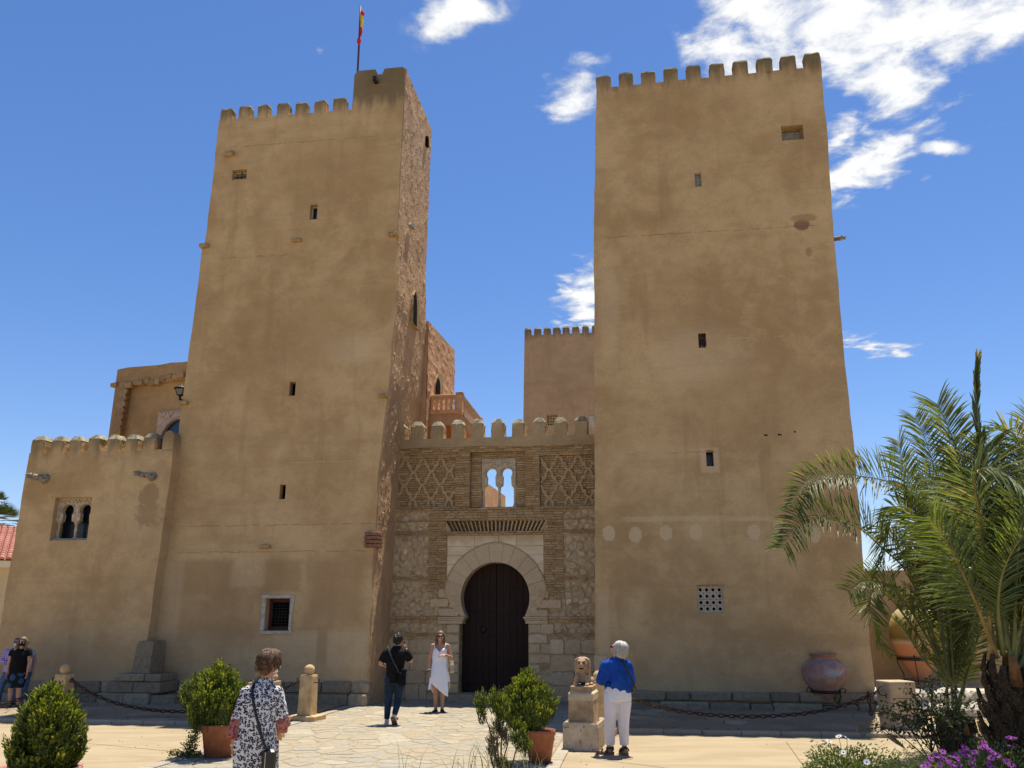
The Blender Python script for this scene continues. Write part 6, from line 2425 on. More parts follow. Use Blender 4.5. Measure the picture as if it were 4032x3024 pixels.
def frond(root, pts, seed, Lmax=.42, bare=.22, spacing=.026, mat=None, rmat=None, rbase=.028, fold=.40, up=Vector((0, 0, 1)), droop=.16, closed=0.0, roll_=None):
    r = random.Random(seed)
    cur = catmull([Vector(p) for p in pts], 12)
    cum = [0]
    for a, b in zip(cur, cur[1:]): cum.append(cum[-1] + (b - a).length)
    T = cum[-1]
    def at(s):
        s = max(0, min(T, s))
        for i in range(len(cum) - 1):
            if s <= cum[i + 1]:
                k = (s - cum[i]) / max(1e-9, cum[i + 1] - cum[i])
                return cur[i].lerp(cur[i + 1], k), (cur[i + 1] - cur[i]).normalized()
        return cur[-1], (cur[-1] - cur[-2]).normalized()
    rads = [max(.003, rbase * (1 - .93 * (c / T) ** .7)) for c in cum]
    fr = MB().tube(cur, rads, 6).build('frond', rmat or m_rachis, root)
    lf = MB()
    s = T * bare
    roll = roll_ if roll_ is not None else r.uniform(-.9, .9)
    while s < T:
        p, t = at(s)
        x = s / T
        side = t.cross(up)
        if side.length < .15: side = t.cross(Vector((.6, .8, 0)))
        side.normalize()
        nrm = side.cross(t).normalized()
        side, nrm = (side * math.cos(roll) + nrm * math.sin(roll)), (nrm * math.cos(roll) - side * math.sin(roll))
        env = min(1, (x - bare) / .12 + .3) * (1 - max(0, x - .6) / .4 * .40)
        L = Lmax * 1.5 * env * r.uniform(.75, 1.12)
        fwd = .45 + .9 * max(0, x - .3) + closed
        for sg in (-1, 1):
            if r.random() < .04: continue
            d = (side * sg * (1 - closed * .6) + t * (fwd + r.uniform(-.2, .25)) + nrm * (fold + r.uniform(-.45, .45))).normalized()
            W = .022 * (.6 + .5 * env)
            n2 = (nrm - d * nrm.dot(d))
            if n2.length < .01: continue
            n2.normalize()
            sd = d.cross(n2).normalized()
            dr_ = Vector((0, 0, -1)) * L * droop
            p0 = p
            p1 = p + d * L * .38 + dr_ * .06
            p2 = p + d * L * .75 + dr_ * .4
            p3 = p + d * L + dr_ * 1.0
            k = n2 * W * .35
            lf.add([p0 - sd * W * .2, p0 + sd * W * .2, p1 - sd * W * .5 + k, p1, p1 + sd * W * .5 + k, p2 - sd * W * .36 + k, p2, p2 + sd * W * .36 + k, p3],
                   [(0, 3, 2), (0, 1, 3), (1, 4, 3), (2, 3, 6, 5), (3, 4, 7, 6), (5, 6, 8), (6, 7, 8)], False, 0)
        s += spacing * .80 * r.uniform(.7, 1.3)
    # thorns on the bare foot
    if bare > .1:
        for k in range(int(T * bare / .07)):
            p, t = at(T * bare * (.25 + .75 * r.random()))
            sg = r.choice((-1, 1))
            sd = t.cross(up)
            if sd.length < .1: continue
            d = (sd.normalized() * sg + t * .6).normalized()
            lf.add([p - t * .006, p + t * .006, p + d * .11], [(0, 1, 2)], False, 0)
    tag(lf.build('leaflets', mat or m_palm, fr), kind='stuff')
    return fr


pc1 = pix(3745, 2700, 13.6); pc1.z = .35
PA1 = thing('palm', 'young clumping date palm behind the cream pillar, fronds arching left over the tower', 'palm', (pc1.x, pc1.y, 0), 0)
def W1(root, lst, y0, y1):
    out = []
    n = len(lst)
    for i, (x, y) in enumerate(lst):
        t = i / (n - 1)
        out.append(pix(x, y, y0 + (y1 - y0) * t) - root.location)
    return out
FRONDS1 = [
    ([(3740, 2690), (3690, 2400), (3630, 2120), (3594, 1988), (3503, 1901), (3380, 1874), (3297, 1865), (3224, 1878), (3160, 1915), (3118, 2000)], 13.6, 12.6, .46, m_palm, None),
    ([(3735, 2690), (3640, 2400), (3560, 2240), (3471, 2156), (3389, 2084), (3297, 2052), (3206, 2029), (3138, 2061), (3083, 2156)], 13.6, 12.4, .46, m_palm, None),
    ([(3760, 2690), (3790, 2400), (3708, 2156), (3639, 2084), (3580, 2015), (3530, 1995), (3500, 2060), (3485, 2150), (3480, 2240)], 13.6, 12.9, .40, m_palmy, m_rachis2),
    ([(3745, 2690), (3720, 2380), (3660, 2150), (3594, 1947), (3548, 1810), (3540, 1740)], 13.6, 14.2, .42, m_palm, None),
    ([(3750, 2690), (3616, 2450), (3525, 2327), (3450, 2290), (3390, 2290), (3340, 2330)], 13.6, 12.7, .36, m_palmy, None),
    ([(3730, 2690), (3600, 2480), (3500, 2350), (3440, 2330), (3425, 2400), (3450, 2500), (3470, 2550)], 13.6, 13.0, .30, m_palmy, None),
    ([(3770, 2690), (3760, 2400), (3740, 2150), (3707, 1947), (3640, 1720), (3600, 1640)], 13.6, 14.6, .46, m_palm, None),
    ([(3755, 2690), (3740, 2450), (3700, 2300), (3640, 2200), (3590, 2180), (3560, 2240)], 13.6, 13.0, .34, m_palm, None),
    ([(3765, 2690), (3800, 2500), (3830, 2350), (3850, 2300), (3840, 2420), (3830, 2560)], 13.6, 13.2, .3, m_palmy, None),
    ([(3745, 2690), (3660, 2500), (3620, 2350), (3560, 2200), (3520, 2120), (3500, 2080)], 13.6, 14.4, .40, m_palm, None),
    ([(3760, 2690), (3790, 2350), (3800, 2100), (3780, 1900), (3750, 1760)], 13.6, 14.4, .44, m_palm, None),
    ([(3735, 2700), (3640, 2600), (3560, 2480), (3520, 2440)], 13.6, 13.4, .25, m_palm, None),
]
for i, (pts, ya, yb, L_, mt, rm) in enumerate(FRONDS1):
    frond(PA1, W1(PA1, pts, ya, yb), 100 + i, L_, .30, .026, mt, rm, roll_=(1.15, .95, -.8)[i] if i < 3 else None, fold=.75 if i < 2 else .4)
r = random.Random(77)
for k in range(5):
    a = r.uniform(-.2, 1.0); h = r.uniform(1.6, 2.6)
    b = Vector((r.uniform(-.08, .08), r.uniform(-.08, .08), .35))
    top_ = Vector((math.sin(a) * h * .45 + .1, r.uniform(-.2, .9), h))
    tip = top_ + Vector((math.sin(a) * .7, r.uniform(-.2, .4), r.uniform(-.3, .15)))
    frond(PA1, [b, b.lerp(top_, .5) + Vector((0, 0, .12)), top_, tip], 300 + k, .38, .28, .034, m_palm)
tr = MB()
tr.lathe([(.22, 0), (.25, .15), (.22, .35), (.16, .50), (.06, .6)], 14, wob=.1)
tr.v = [(x + r.uniform(-.02, .02), y + r.uniform(-.02, .02), z) for x, y, z in tr.v]
tk = tr.build('trunk', m_pfib, PA1)
for k in range(12):
    a = 6.28 * k / 12 + r.uniform(-.2, .2)
    c, s_ = math.cos(a), math.sin(a)
    MB().tube([(c * .19, s_ * .19, .1 + .02 * k % 3), (c * .25, s_ * .25, .28), (c * .24, s_ * .24, .48)], [.05, .045, .02], 6).build('leaf_base', m_pbase if k % 3 == 0 else m_pfib, tk)

py2 = 10.6
pc2 = pix(3985, 2680, py2)
PA2 = thing('palm', 'bigger date palm at the right edge with a shaggy trunk and orange leaf bases', 'palm', (pc2.x + .05, py2, 0), 0)
zc_ = pc2.z
FRONDS2 = [
    ([(3900, 2600), (3890, 2300), (3860, 2050), (3835, 1900), (3860, 1850), (3930, 1850), (4032, 1924), (4100, 2030)], py2, 9.6, .44, m_palm, m_rachis2),
    ([(3960, 2560), (3940, 2200), (3880, 1900), (3858, 1720), (3844, 1537), (3849, 1415)], py2, 10.9, .26, m_palm, None, 2.6),
    ([(3940, 2560), (3900, 2250), (3850, 2000), (3780, 1800), (3720, 1650), (3690, 1590)], py2, 11.2, .46, m_palm, None),
    ([(3920, 2560), (3860, 2300), (3780, 2100), (3700, 1960), (3640, 1880)], py2, 11.0, .42, m_palm, None),
    ([(3990, 2560), (4020, 2200), (4040, 1900), (4010, 1740), (3960, 1690), (3900, 1700)], py2, 10.6, .38, m_palm, None),
    ([(4000, 2560), (4060, 2200), (4090, 1900), (4080, 1700), (4060, 1640)], py2, 10.8, .46, m_palm, None),
    ([(3925, 2590), (3860, 2420), (3800, 2280), (3720, 2120), (3660, 2040)], py2, 9.9, .40, m_palmy, m_rachis2),
    ([(3990, 2590), (4000, 2350), (4010, 2150), (4030, 2000), (4080, 1900)], py2, 9.9, .42, m_palmy, None),
    ([(3960, 2560), (3960, 2250), (3930, 2000), (3880, 1800), (3900, 1740), (3980, 1760)], py2, 10.8, .42, m_palm, None),
    ([(3950, 2580), (3930, 2400), (3950, 2250), (4020, 2120), (4100, 2060)], py2, 9.7, .36, m_palmy, None),
    ([(3980, 2590), (4040, 2400), (4120, 2250), (4200, 2200)], py2, 10.4, .42, m_palm, None),
]
for i, f_ in enumerate(FRONDS2):
    pts, ya, yb, L_, mt, rm = f_[:6]
    frond(PA2, W1(PA2, pts, ya, yb), 200 + i, L_, .25, .024, mt, rm, rbase=.034, closed=f_[6] if len(f_) > 6 else 0)
for k in range(9):
    a = r.uniform(-1.2, 1.5); h = r.uniform(1.3, 2.5)
    b = Vector((r.uniform(-.1, .1), r.uniform(-.08, .08), zc_))
    top_ = b + Vector((math.sin(a) * h * .5, r.uniform(-.1, .9), h * math.cos(a * .6)))
    tip = top_ + Vector((math.sin(a) * .8, r.uniform(-.2, .5), r.uniform(-.5, .0)))
    frond(PA2, [b, b.lerp(top_, .5) + Vector((0, 0, .15)), top_, tip], 400 + k, .42, .26, .032, m_palm)
tr = MB()
prof = [(.34, -.02), (.40, .25), (.36, .7), (.33, zc_ - .25), (.26, zc_), (.1, zc_ + .15)]
tr.lathe(prof, 20, wob=.06)
tr.v = [(x + r.uniform(-.02, .02), y + r.uniform(-.02, .02), z) for x, y, z in tr.v]
tk = tr.build('trunk', m_pfib, PA2)
nb = 0
for j in range(9):
    z0 = .12 + (zc_ - .05) * j / 9
    for k in range(9):
        a = 6.28 * (k + .5 * (j % 2)) / 9 + r.uniform(-.12, .12)
        c, s_ = math.cos(a), math.sin(a)
        rr_ = interp([(z, q) for q, z in prof], z0) - .02
        ori = (j > 6 and r.random() < .35) or r.random() < .06
        L_ = .22 if j < 7 else .36
        mb = MB()
        w_ = .065
        t_ = Vector((-s_, c, 0)); o_ = Vector((c, s_, 0))
        p0 = o_ * rr_ + Vector((0, 0, z0)); p1 = o_ * (rr_ + .07) + Vector((0, 0, z0 + L_ * .5)); p2 = o_ * (rr_ + (.10 if j < 7 else .03)) + Vector((0, 0, z0 + L_))
        mb.rings([[p + t_ * w_ * s1, p + o_ * .04 * s1, p - t_ * w_ * s1, p - o_ * .02] for p, s1 in ((p0, 1.1), (p1, .9), (p2, .45))])
        mb.build('leaf_base', m_pbase if ori else m_pfib, tk)
fb_ = MB()
for k in range(1500):
    a = r.uniform(0, 6.28); z = r.uniform(.05, zc_ + .1)
    rr_ = interp([(zz_, q) for q, zz_ in prof], z) + r.uniform(0, .07)
    p = Vector((math.cos(a) * rr_, math.sin(a) * rr_, z))
    d = (Vector((math.cos(a) * .5, math.sin(a) * .5, r.uniform(-.8, .9))) + rvec(r) * .5).normalized()
    leaf(fb_, p, d, rvec(r), r.uniform(.06, .16), .007)
tag(fb_.build('fibre', m_dry, tk), kind='stuff')

# distant fan palms behind the tiled house
def fan_palm(px, py, Y, s, label):
    c = pix(px, py, Y)
    root = thing('fan_palm', label, 'palm', (c.x, c.y, 0), 0)
    MB().tube([(0, 0, 0), (.05, 0, c.z * .5), (0, 0, c.z)], [.22, .18, .2], 10).build('trunk', m_twig, root)
    r = random.Random(int(px + py))
    mb = MB()
    for k in range(34):
        a, e = r.uniform(0, 6.28), r.uniform(-.7, 1.3)
        d = Vector((math.cos(a) * math.cos(e), math.sin(a) * math.cos(e), math.sin(e)))
        hub = Vector((0, 0, c.z)) + d * s * .75
        sd = d.cross(Vector((0, 0, 1))).normalized()
        for q in range(15):
            t = R(-75 + 150 * q / 14)
            dd = (d * math.cos(t) + sd * math.sin(t)).normalized()
            leaf(mb, hub, (dd + Vector((0, 0, -.15))).normalized(), d.cross(sd), s * .75, s * .07)
    mb.build('crown', m_rose, root)
fan_palm(6, 2062, 52, .95, 'distant fan palm top just above the pink tiled roof at the left edge')
fan_palm(-18, 1984, 56, .65, 'higher distant fan palm cut by the left edge of the photo')

# ---------------------------------------------------------------- flower bed bottom right
def bush(name, c, rad, n, mat, label, seed, L=.045, flowers=(), stems=30, cat='bush'):
    root = thing(name, label, cat, (c[0], c[1], 0), 0)
    r = random.Random(seed)
    mb, st = MB(), MB()
    for k in range(n):
        v = rvec(r); q = r.random() ** .35
        lump = 1 + .22 * math.sin(4 * v.x + seed) + .18 * math.sin(6 * v.z + 5 * v.y)
        p = Vector((v.x * rad[0], v.y * rad[1], abs(v.z) * rad[2])) * q * lump
        d = (v + Vector((0, 0, .6)) + rvec(r) * .6).normalized()
        leaf(mb, p, d, rvec(r), L * r.uniform(.6, 1.3), L * .38 * r.uniform(.8, 1.2), 0, .08)
    mb.build('foliage', mat, root)
    for k in range(stems):
        v = rvec(r)
        e = Vector((v.x * rad[0], v.y * rad[1], abs(v.z) * rad[2])) * 1.02
        st.tube([(v.x * .05, v.y * .05, 0), e * .55 + rvec(r) * .02, e], [.006, .004, .002], 4)
    if stems: st.build('stems', m_twig, root)
    return root


def daisy(root, p, s, mat, seed, name='flower'):
    r = random.Random(seed)
    n = (Vector((r.uniform(-.4, .4), r.uniform(-.9, -.1), r.uniform(.5, 1)))).normalized()
    sd = n.cross(Vector((0, 0, 1))).normalized(); up = sd.cross(n)
    mb = MB()
    for k in range(11):
        t = 6.283 * k / 11
        d = (sd * math.cos(t) + up * math.sin(t) + n * .12).normalized()
        leaf(mb, p + d * s * .12, d, n, s * .9, s * .36, 0, .05)
    mb.ell(p + n * .003, s * .2, None, 6, 4, True, 1)
    return mb.build(name, None, root, mats=[mat, m_ctr])


m_ctr = simple('flower_centre', (.05, .03, .08), .9, .1)
bY = 10.2
def bx(x, y, Y): 
    p = pix(x, y, Y); return (p.x, p.y)
B1_ = bush('daisy_bush', bx(3340, 3000, bY), (.46, .42, .56), 6500, m_bush, 'low green bush dotted with white daisies at the bottom edge, left of the purple flowers', 11)
for i, (x, y) in enumerate(((3264, 2919), (3303, 2900), (3334, 2907), (3321, 2963), (3413, 3001))):
    p = pix(x, y, bY - .3) - B1_.location
    daisy(B1_, p, .042, m_whitep, i)
    MB().tube([p, p * .6 + Vector((0, 0, -.02)), (0, 0, .02)], .003, 4).build('flower_stalk', m_bush, B1_)
B2_ = bush('daisy_bush', bx(3840, 3060, 9.7), (.78, .42, .60), 7500, m_bush, 'wide bush covered with purple daisies in the bottom right corner', 12)
PUR = [(3690, 2975), (3655, 3010), (3720, 2990), (3745, 2980), (3760, 2975), (3735, 3000), (3770, 2990), (3700, 3010), (3790, 2965), (3807, 2978), (3830, 2990), (3870, 2945), (3880, 2940), (3895, 2955), (3910, 2965), (3925, 2975), (3905, 2985), (3970, 2905), (3985, 2940), (3895, 3012), (3830, 3015), (3710, 2960), (3835, 2962), (3640, 3020), (3665, 2988), (3780, 3012), (3990, 2908), (3875, 2925), (3800, 2945), (3960, 2998), (3985, 3015), (3750, 3018)]
for i, (x, y) in enumerate(PUR):
    p = pix(x + r.uniform(-4, 4), y, 9.3 + r.uniform(-.05, .08)) - B2_.location
    daisy(B2_, p, r.uniform(.036, .05), m_purp, 50 + i)
B3_ = bush('scrubby_bush', bx(3560, 3030, 10.0), (.45, .35, .48), 2600, m_bush, 'thin scrubby plants between the white and purple daisies', 13, .035)
B4_ = bush('ground_bush', bx(3990, 2900, 11.4), (.8, .4, .34), 2000, m_bush, 'dark leafy undergrowth around the foot of the palms', 14, .06)
# rose shrub with leafy arching twigs
RO = thing('rose_shrub', 'loose rose shrub with arching thorny twigs in front of the cream pillar', 'shrub', (bx(3700, 2900, 12.4)[0], 12.4, 0), 0)
st, mb = MB(), MB()
ends = [(3370, 2880), (3455, 2790), (3475, 2760), (3500, 2830), (3560, 2700), (3600, 2740), (3640, 2690), (3680, 2660), (3720, 2720), (3760, 2700), (3800, 2740), (3850, 2760), (3500, 2890), (3560, 2850), (3430, 2810), (3610, 2790), (3660, 2780), (3780, 2800), (3830, 2830), (3690, 2820), (3740, 2840), (3590, 2820), (3540, 2760)]
for i, (x, y) in enumerate(ends):
    e = pix(x, y, 12.2 + r.uniform(-.3, .3)) - RO.location
    b = Vector((r.uniform(-.2, .25), r.uniform(-.1, .1), 0))
    mid = b.lerp(e, .55) + Vector((0, 0, .22))
    cur = catmull([b, mid, e], 8)
    st.tube(cur, [max(.003, .011 * (1 - k / len(cur))) for k in range(len(cur))], 5)
    for k in range(70):
        t = .25 + .75 * r.random()
        p = cur[min(len(cur) - 1, int(t * (len(cur) - 1)))] + rvec(r) * r.random() * .10
        leaf(mb, p, (rvec(r) + Vector((0, 0, -.2))).normalized(), rvec(r), r.uniform(.04, .075), r.uniform(.022, .036), 0, .1)
st.build('twigs', m_twig, RO); mb.build('foliage', m_rose, RO)
# strap leaves (broken frond) lying over the kerb
SP = thing('fallen_frond', 'dry broken palm frond leaning out over the concrete near the pillar', 'frond', bx(3560, 2960, 12.0) + (0,), 0)
mb = MB()
a, b = pix(3470, 2875, 12.4) - SP.location, pix(3580, 2965, 11.8) - SP.location
for k in range(16):
    t = k / 15
    p = b.lerp(a, .1)
    d = (a - b + rvec(r) * .06).normalized()
    leaf(mb, b + rvec(r) * .02 + (a - b) * t * .3, d, rvec(r), (a - b).length * r.uniform(.5, .9), .02)
mb.build('leaflets', m_dry, SP)
# wispy plant in the planter
WP = bush('wispy_plant', (pq.x, pq.y), (.28, .25, .52), 420, m_rose, 'small wispy plant growing in the square stone planter', 19, .05, stems=16)
WP.location.z = pq.z + .38
# planting soil under everything there
bed = MB()
c0 = bx(3760, 3000, 10.6)
bed.lathe([(.001, .05), (1.3, .045), (2.2, .02), (2.5, .002)], 40, cap0=False, c=(0, 0, 0))
o = bed.build('flower_bed', m_soil)
o.location = (7.2, 10.4, 0)
o.scale = (1.0, .9, 1)
tag(o, kind='structure')
o2 = MB().lathe([(.001, .03), (.5, .025), (.85, .004)], 28, cap0=False).build('planting_bed', m_soil)
o2.location = (-.25, 10.4, .006)
tag(o2, kind='structure')
# ================================================================ people
m_skin = simple('tanned_skin', (.46, .235, .145), .6, .35, .12, 9)
m_skin2 = simple('fair_skin', (.50, .28, .19), .6, .35, .12, 9)
m_hairb = simple('brown_highlighted_hair', (.14, .070, .035), .6, .3, .5, 35, .5, 120, 0, (.035, .018, .010), obj=True)
m_hairk = simple('black_hair', (.012, .010, .010), .45, .5, .3, 60, .4, 120)
m_hairw = simple('silver_white_hair', (.62, .61, .58), .6, .3, .3, 60, .5, 120, 0, (.36, .35, .33), obj=True)
m_hairs = simple('dark_blond_hair', (.20, .125, .065), .55, .4, .4, 60, .4, 120, 0, (.08, .045, .025))
m_blk = simple('black_cotton', (.010, .010, .011), .9, .15, .3, 20, .3, 40)
m_jean = simple('dark_blue_denim', (.022, .042, .070), .9, .15, .3, 14, .4, 90, 0, (.012, .022, .04))
m_jeanl = simple('light_denim', (.10, .17, .28), .9, .15, .3, 14, .4, 90)
m_whited = simple('white_dress_cotton', (.78, .78, .82), .9, .15, .06, 4, .2, 60)
m_whitet = simple('white_linen', (.74, .70, .72), .92, .1, .08, 4, .8, 11)
m_blue = simple('royal_blue_linen', (.020, .085, .38), .92, .1, .35, 5, .9, 13, 0, (.010, .045, .24))
m_mask = simple('white_mask', (.72, .74, .76), .8, .2, .05)
m_maskb = simple('pale_blue_mask', (.45, .66, .72), .8, .2, .05)
m_sun = simple('sunglass_lens', (.012, .008, .008), .15, .6)
m_eye = simple('eye', (.05, .035, .03), .2, .6)
m_sole = simple('shoe_sole_tan', (.22, .12, .075), .8, .2)
m_shoew = simple('off_white_shoe', (.58, .56, .53), .8, .2, .1, 20)
m_shoed = simple('dark_leather', (.035, .025, .022), .6, .35)
m_leath = simple('black_leather_bag', (.012, .011, .012), .4, .5, .3, 10, .3)
m_strap = simple('bag_strap', (.011, .010, .010), .5, .4)
m_tote = simple('woven_beige_tote', (.50, .42, .30), .9, .15, .4, 40, .4, 60, 0, (.30, .22, .14))
m_brac = simple('white_bracelet', (.75, .73, .68), .5, .4)
m_gold = simple('gold_watch', (.60, .42, .18), .35, .5, metal=.8)
# leopard print
_m = M('leopard_print_viscose', .85, .15)
def _leo(m, sc):
    P_ = m.vmath('ADD', m.obj, m.vmath('SCALE', m.vmath('SUBTRACT', _col(m), (.5, .5, .5)), scale=.026))
    sp_ = m.t.nodes.new('ShaderNodeSeparateXYZ'); m.link(P_, sp_.inputs[0])
    cb_ = m.t.nodes.new('ShaderNodeCombineXYZ'); m.link(m.math('ADD', sp_.outputs[0], m.math('MULTIPLY', sp_.outputs[1], .8)), cb_.inputs[0]); m.link(sp_.outputs[2], cb_.inputs[1])
    v = m.t.nodes.new('ShaderNodeTexVoronoi'); v.voronoi_dimensions = '2D'; v.inputs['Scale'].default_value = sc; v.inputs['Randomness'].default_value = .7
    m.link(cb_.outputs[0], v.inputs['Vector'])
    d = v.outputs['Distance']
    ring_ = m.math('MULTIPLY', m.ramp(d, .12, .17), m.ramp(d, .52, .45))
    brk = m.ramp(m.noise(sc * 1.6, 2, .5, m.obj), .40, .46)
    f = m.math('MULTIPLY', ring_, brk)
    return f, m.ramp(d, .22, .15)
def _col(m):
    n = m.t.nodes.new('ShaderNodeTexNoise'); n.inputs['Scale'].default_value = 26
    m.link(m.obj, n.inputs['Vector'])
    return n.outputs['Color']
f_, inn = _leo(_m, 31)
c_ = _m.mix(_m.math('MULTIPLY', inn, .55), (.62, .62, .64), (.30, .24, .18))
c_ = _m.mix(f_, c_, (.014, .013, .018))
_m.color(c_); _m.bump(_m.noise(7, 3, .5, _m.obj), .5, .03)
m_leo = _m.m
_m = M('red_patterned_cuff', .9, .15)
_m.color(_m.curve(_m.noise(34, 3, .6, _m.obj), [(.3, (.10, .03, .035)), (.45, (.30, .07, .08)), (.55, (.42, .20, .12)), (.65, (.16, .08, .16)), (.8, (.45, .30, .22))]))
m_cuff = _m.m
_m = M('purple_check_shirt', .9, .15)
_s = _m.t.nodes.new('ShaderNodeSeparateXYZ'); _m.link(_m.obj, _s.inputs[0])
_f = _m.math('ADD', _m.math('MULTIPLY', _m.ramp(_m.math('SINE', _m.math('MULTIPLY', _s.outputs[0], 160)), -.2, .2), .5), _m.math('MULTIPLY', _m.ramp(_m.math('SINE', _m.math('MULTIPLY', _s.outputs[2], 160)), -.2, .2), .5))
_m.color(_m.mix(_f, (.16, .10, .34), (.48, .42, .62)))
m_check = _m.m
_m = M('black_skirt_blue_circles', .9, .15)
v_ = _m.t.nodes.new('ShaderNodeTexVoronoi'); v_.inputs['Scale'].default_value = 5.2; _m.link(_m.obj, v_.inputs['Vector'])
_m.color(_m.mix(_m.ramp(v_.outputs['Distance'], .40, .34), (.012, .012, .014), (.03, .07, .16)))
m_skirt = _m.m


def head(b, c, f, s=1.0, ears=True):
    """head around centre c facing unit vector f, into body builder b"""
    c = Vector(c)
    f = Vector(f).normalized()
    up = Vector((0, 0, 1)); up = (up - f * up.dot(f)).normalized()
    sd = f.cross(up).normalized()
    Mx = Matrix((sd, f, up)).transposed()
    P_ = lambda x, y, z: c + sd * x * s + f * y * s + up * z * s
    b.ell(P_(0, -.012, .025), (.073 * s, .088 * s, .085 * s), Mx)
    b.ell(P_(0, .022, -.035), (.058 * s, .062 * s, .072 * s), Mx)
    b.ell(P_(0, .045, -.082), (.032 * s, .030 * s, .024 * s), Mx, 10, 7)   # chin
    b.cap(P_(0, .080, .015), P_(0, .098, -.022), .010 * s, .015 * s)       # nose
    b.ell(P_(0, .082, -.052), (.024 * s, .012 * s, .009 * s), Mx, 10, 7)   # lips
    b.ell(P_(0, .075, .032), (.05 * s, .014 * s, .010 * s), Mx, 10, 7)     # brow
    for q in (-1, 1):
        b.ell(P_(q * .040, .060, -.022), (.022 * s, .018 * s, .018 * s), Mx, 10, 7)
        if ears: b.ell(P_(q * .076, -.008, -.008), (.009 * s, .018 * s, .028 * s), Mx, 10, 7)
    return P_, Mx


def eyes(P_, Mx, parent, s=1.0):
    for q in (-1, 1):
        MB().ell(P_(q * .030, .0775, .012), (.011 * s, .008 * s, .007 * s), Mx, 10, 6).build('eye', m_eye, parent)


def sunglasses(P_, Mx, parent, s=1.0):
    mb = MB()
    for q in (-1, 1):
        mb.ell(P_(q * .032, .093, .013), (.027 * s, .007 * s, .021 * s), Mx, 14, 8)
        mb.tube([P_(q * .056, .088, .020), P_(q * .075, .04, .018), P_(q * .078, -.01, .010)], .0035, 5)
    mb.tube([P_(-.01, .096, .02), P_(.01, .096, .02)], .004, 5)
    mb.build('sunglasses', m_sun, parent)


def facemask(P_, Mx, parent, mat, s=1.0):
    mb = MB()
    rs = []
    for k, (z, w, y) in enumerate(((-.095, .030, .060), (-.075, .052, .078), (-.045, .062, .098), (-.018, .060, .103), (-.002, .050, .094))):
        rs.append([P_(w * math.sin(t), y - .075 * (1 - math.cos(t)), z) for t in [R(-88 + 176 * i / 10) for i in range(11)]])
    mb.rings(rs, True, False, False, closed=False)
    rs2 = [[p + (P_(0, -.006, 0) - P_(0, 0, 0)) for p in r_] for r_ in rs]
    mb.rings(rs2[::-1], True, False, False, closed=False)
    for q in (-1, 1):
        mb.tube([P_(q * .058, .03, -.012), P_(q * .077, -.006, -.004)], .002, 4)
    mb.build('face_mask', mat, parent)


def hand(b, w, d, n, s=1.0, curl=.35, thumb=1):
    """w wrist, d finger direction, n palm normal"""
    w, d, n = Vector(w), Vector(d).normalized(), Vector(n)
    n = (n - d * n.dot(d)).normalized()
    sd = d.cross(n).normalized() * thumb
    Mx = Matrix((sd, n, d)).transposed()
    b.ell(w + d * .045 * s, (.040 * s, .017 * s, .050 * s), Mx, 12, 8)
    for k, (o, L_) in enumerate(((.030, .068), (.011, .078), (-.010, .073), (-.029, .058))):
        p = w + d * .078 * s + sd * o * s
        dd = (d + sd * (.10 - .07 * k) + n * .12).normalized()
        m_ = p + dd * L_ * .45 * s
        e_ = m_ + (dd + n * curl * 1.6).normalized() * L_ * .35 * s
        t_ = e_ + (dd * .7 + n * curl * 2.4).normalized() * L_ * .28 * s
        b.cap(p, m_, .0095 * s, .009 * s, 8); b.cap(m_, e_, .009 * s, .0082 * s, 8); b.cap(e_, t_, .0082 * s, .007 * s, 8)
    p = w + d * .018 * s + sd * .030 * s
    m_ = p + (d * .7 + sd * .65 + n * .25).normalized() * .038 * s
    e_ = m_ + (d * .95 + sd * .15 + n * .35).normalized() * .032 * s
    b.cap(p, m_, .0125 * s, .0105 * s, 8); b.cap(m_, e_, .0105 * s, .008 * s, 8)


def foot(b, an, toe, s=1.0, flat=True):
    an, toe = Vector(an), Vector(toe).normalized()
    h = Vector((an.x, an.y, an.z - .055 * s))
    b.cap(an, h - toe * .02 * s, .038 * s, .033 * s)
    b.cap(h - toe * .03 * s, h + toe * .12 * s - Vector((0, 0, .008)), .034 * s, .030 * s)
    b.ell(h + toe * .14 * s - Vector((0, 0, .01)), (.038 * s, .05 * s, .022 * s), Matrix((toe.cross(Vector((0, 0, 1))).normalized(), toe, Vector((0, 0, 1)))).transposed())


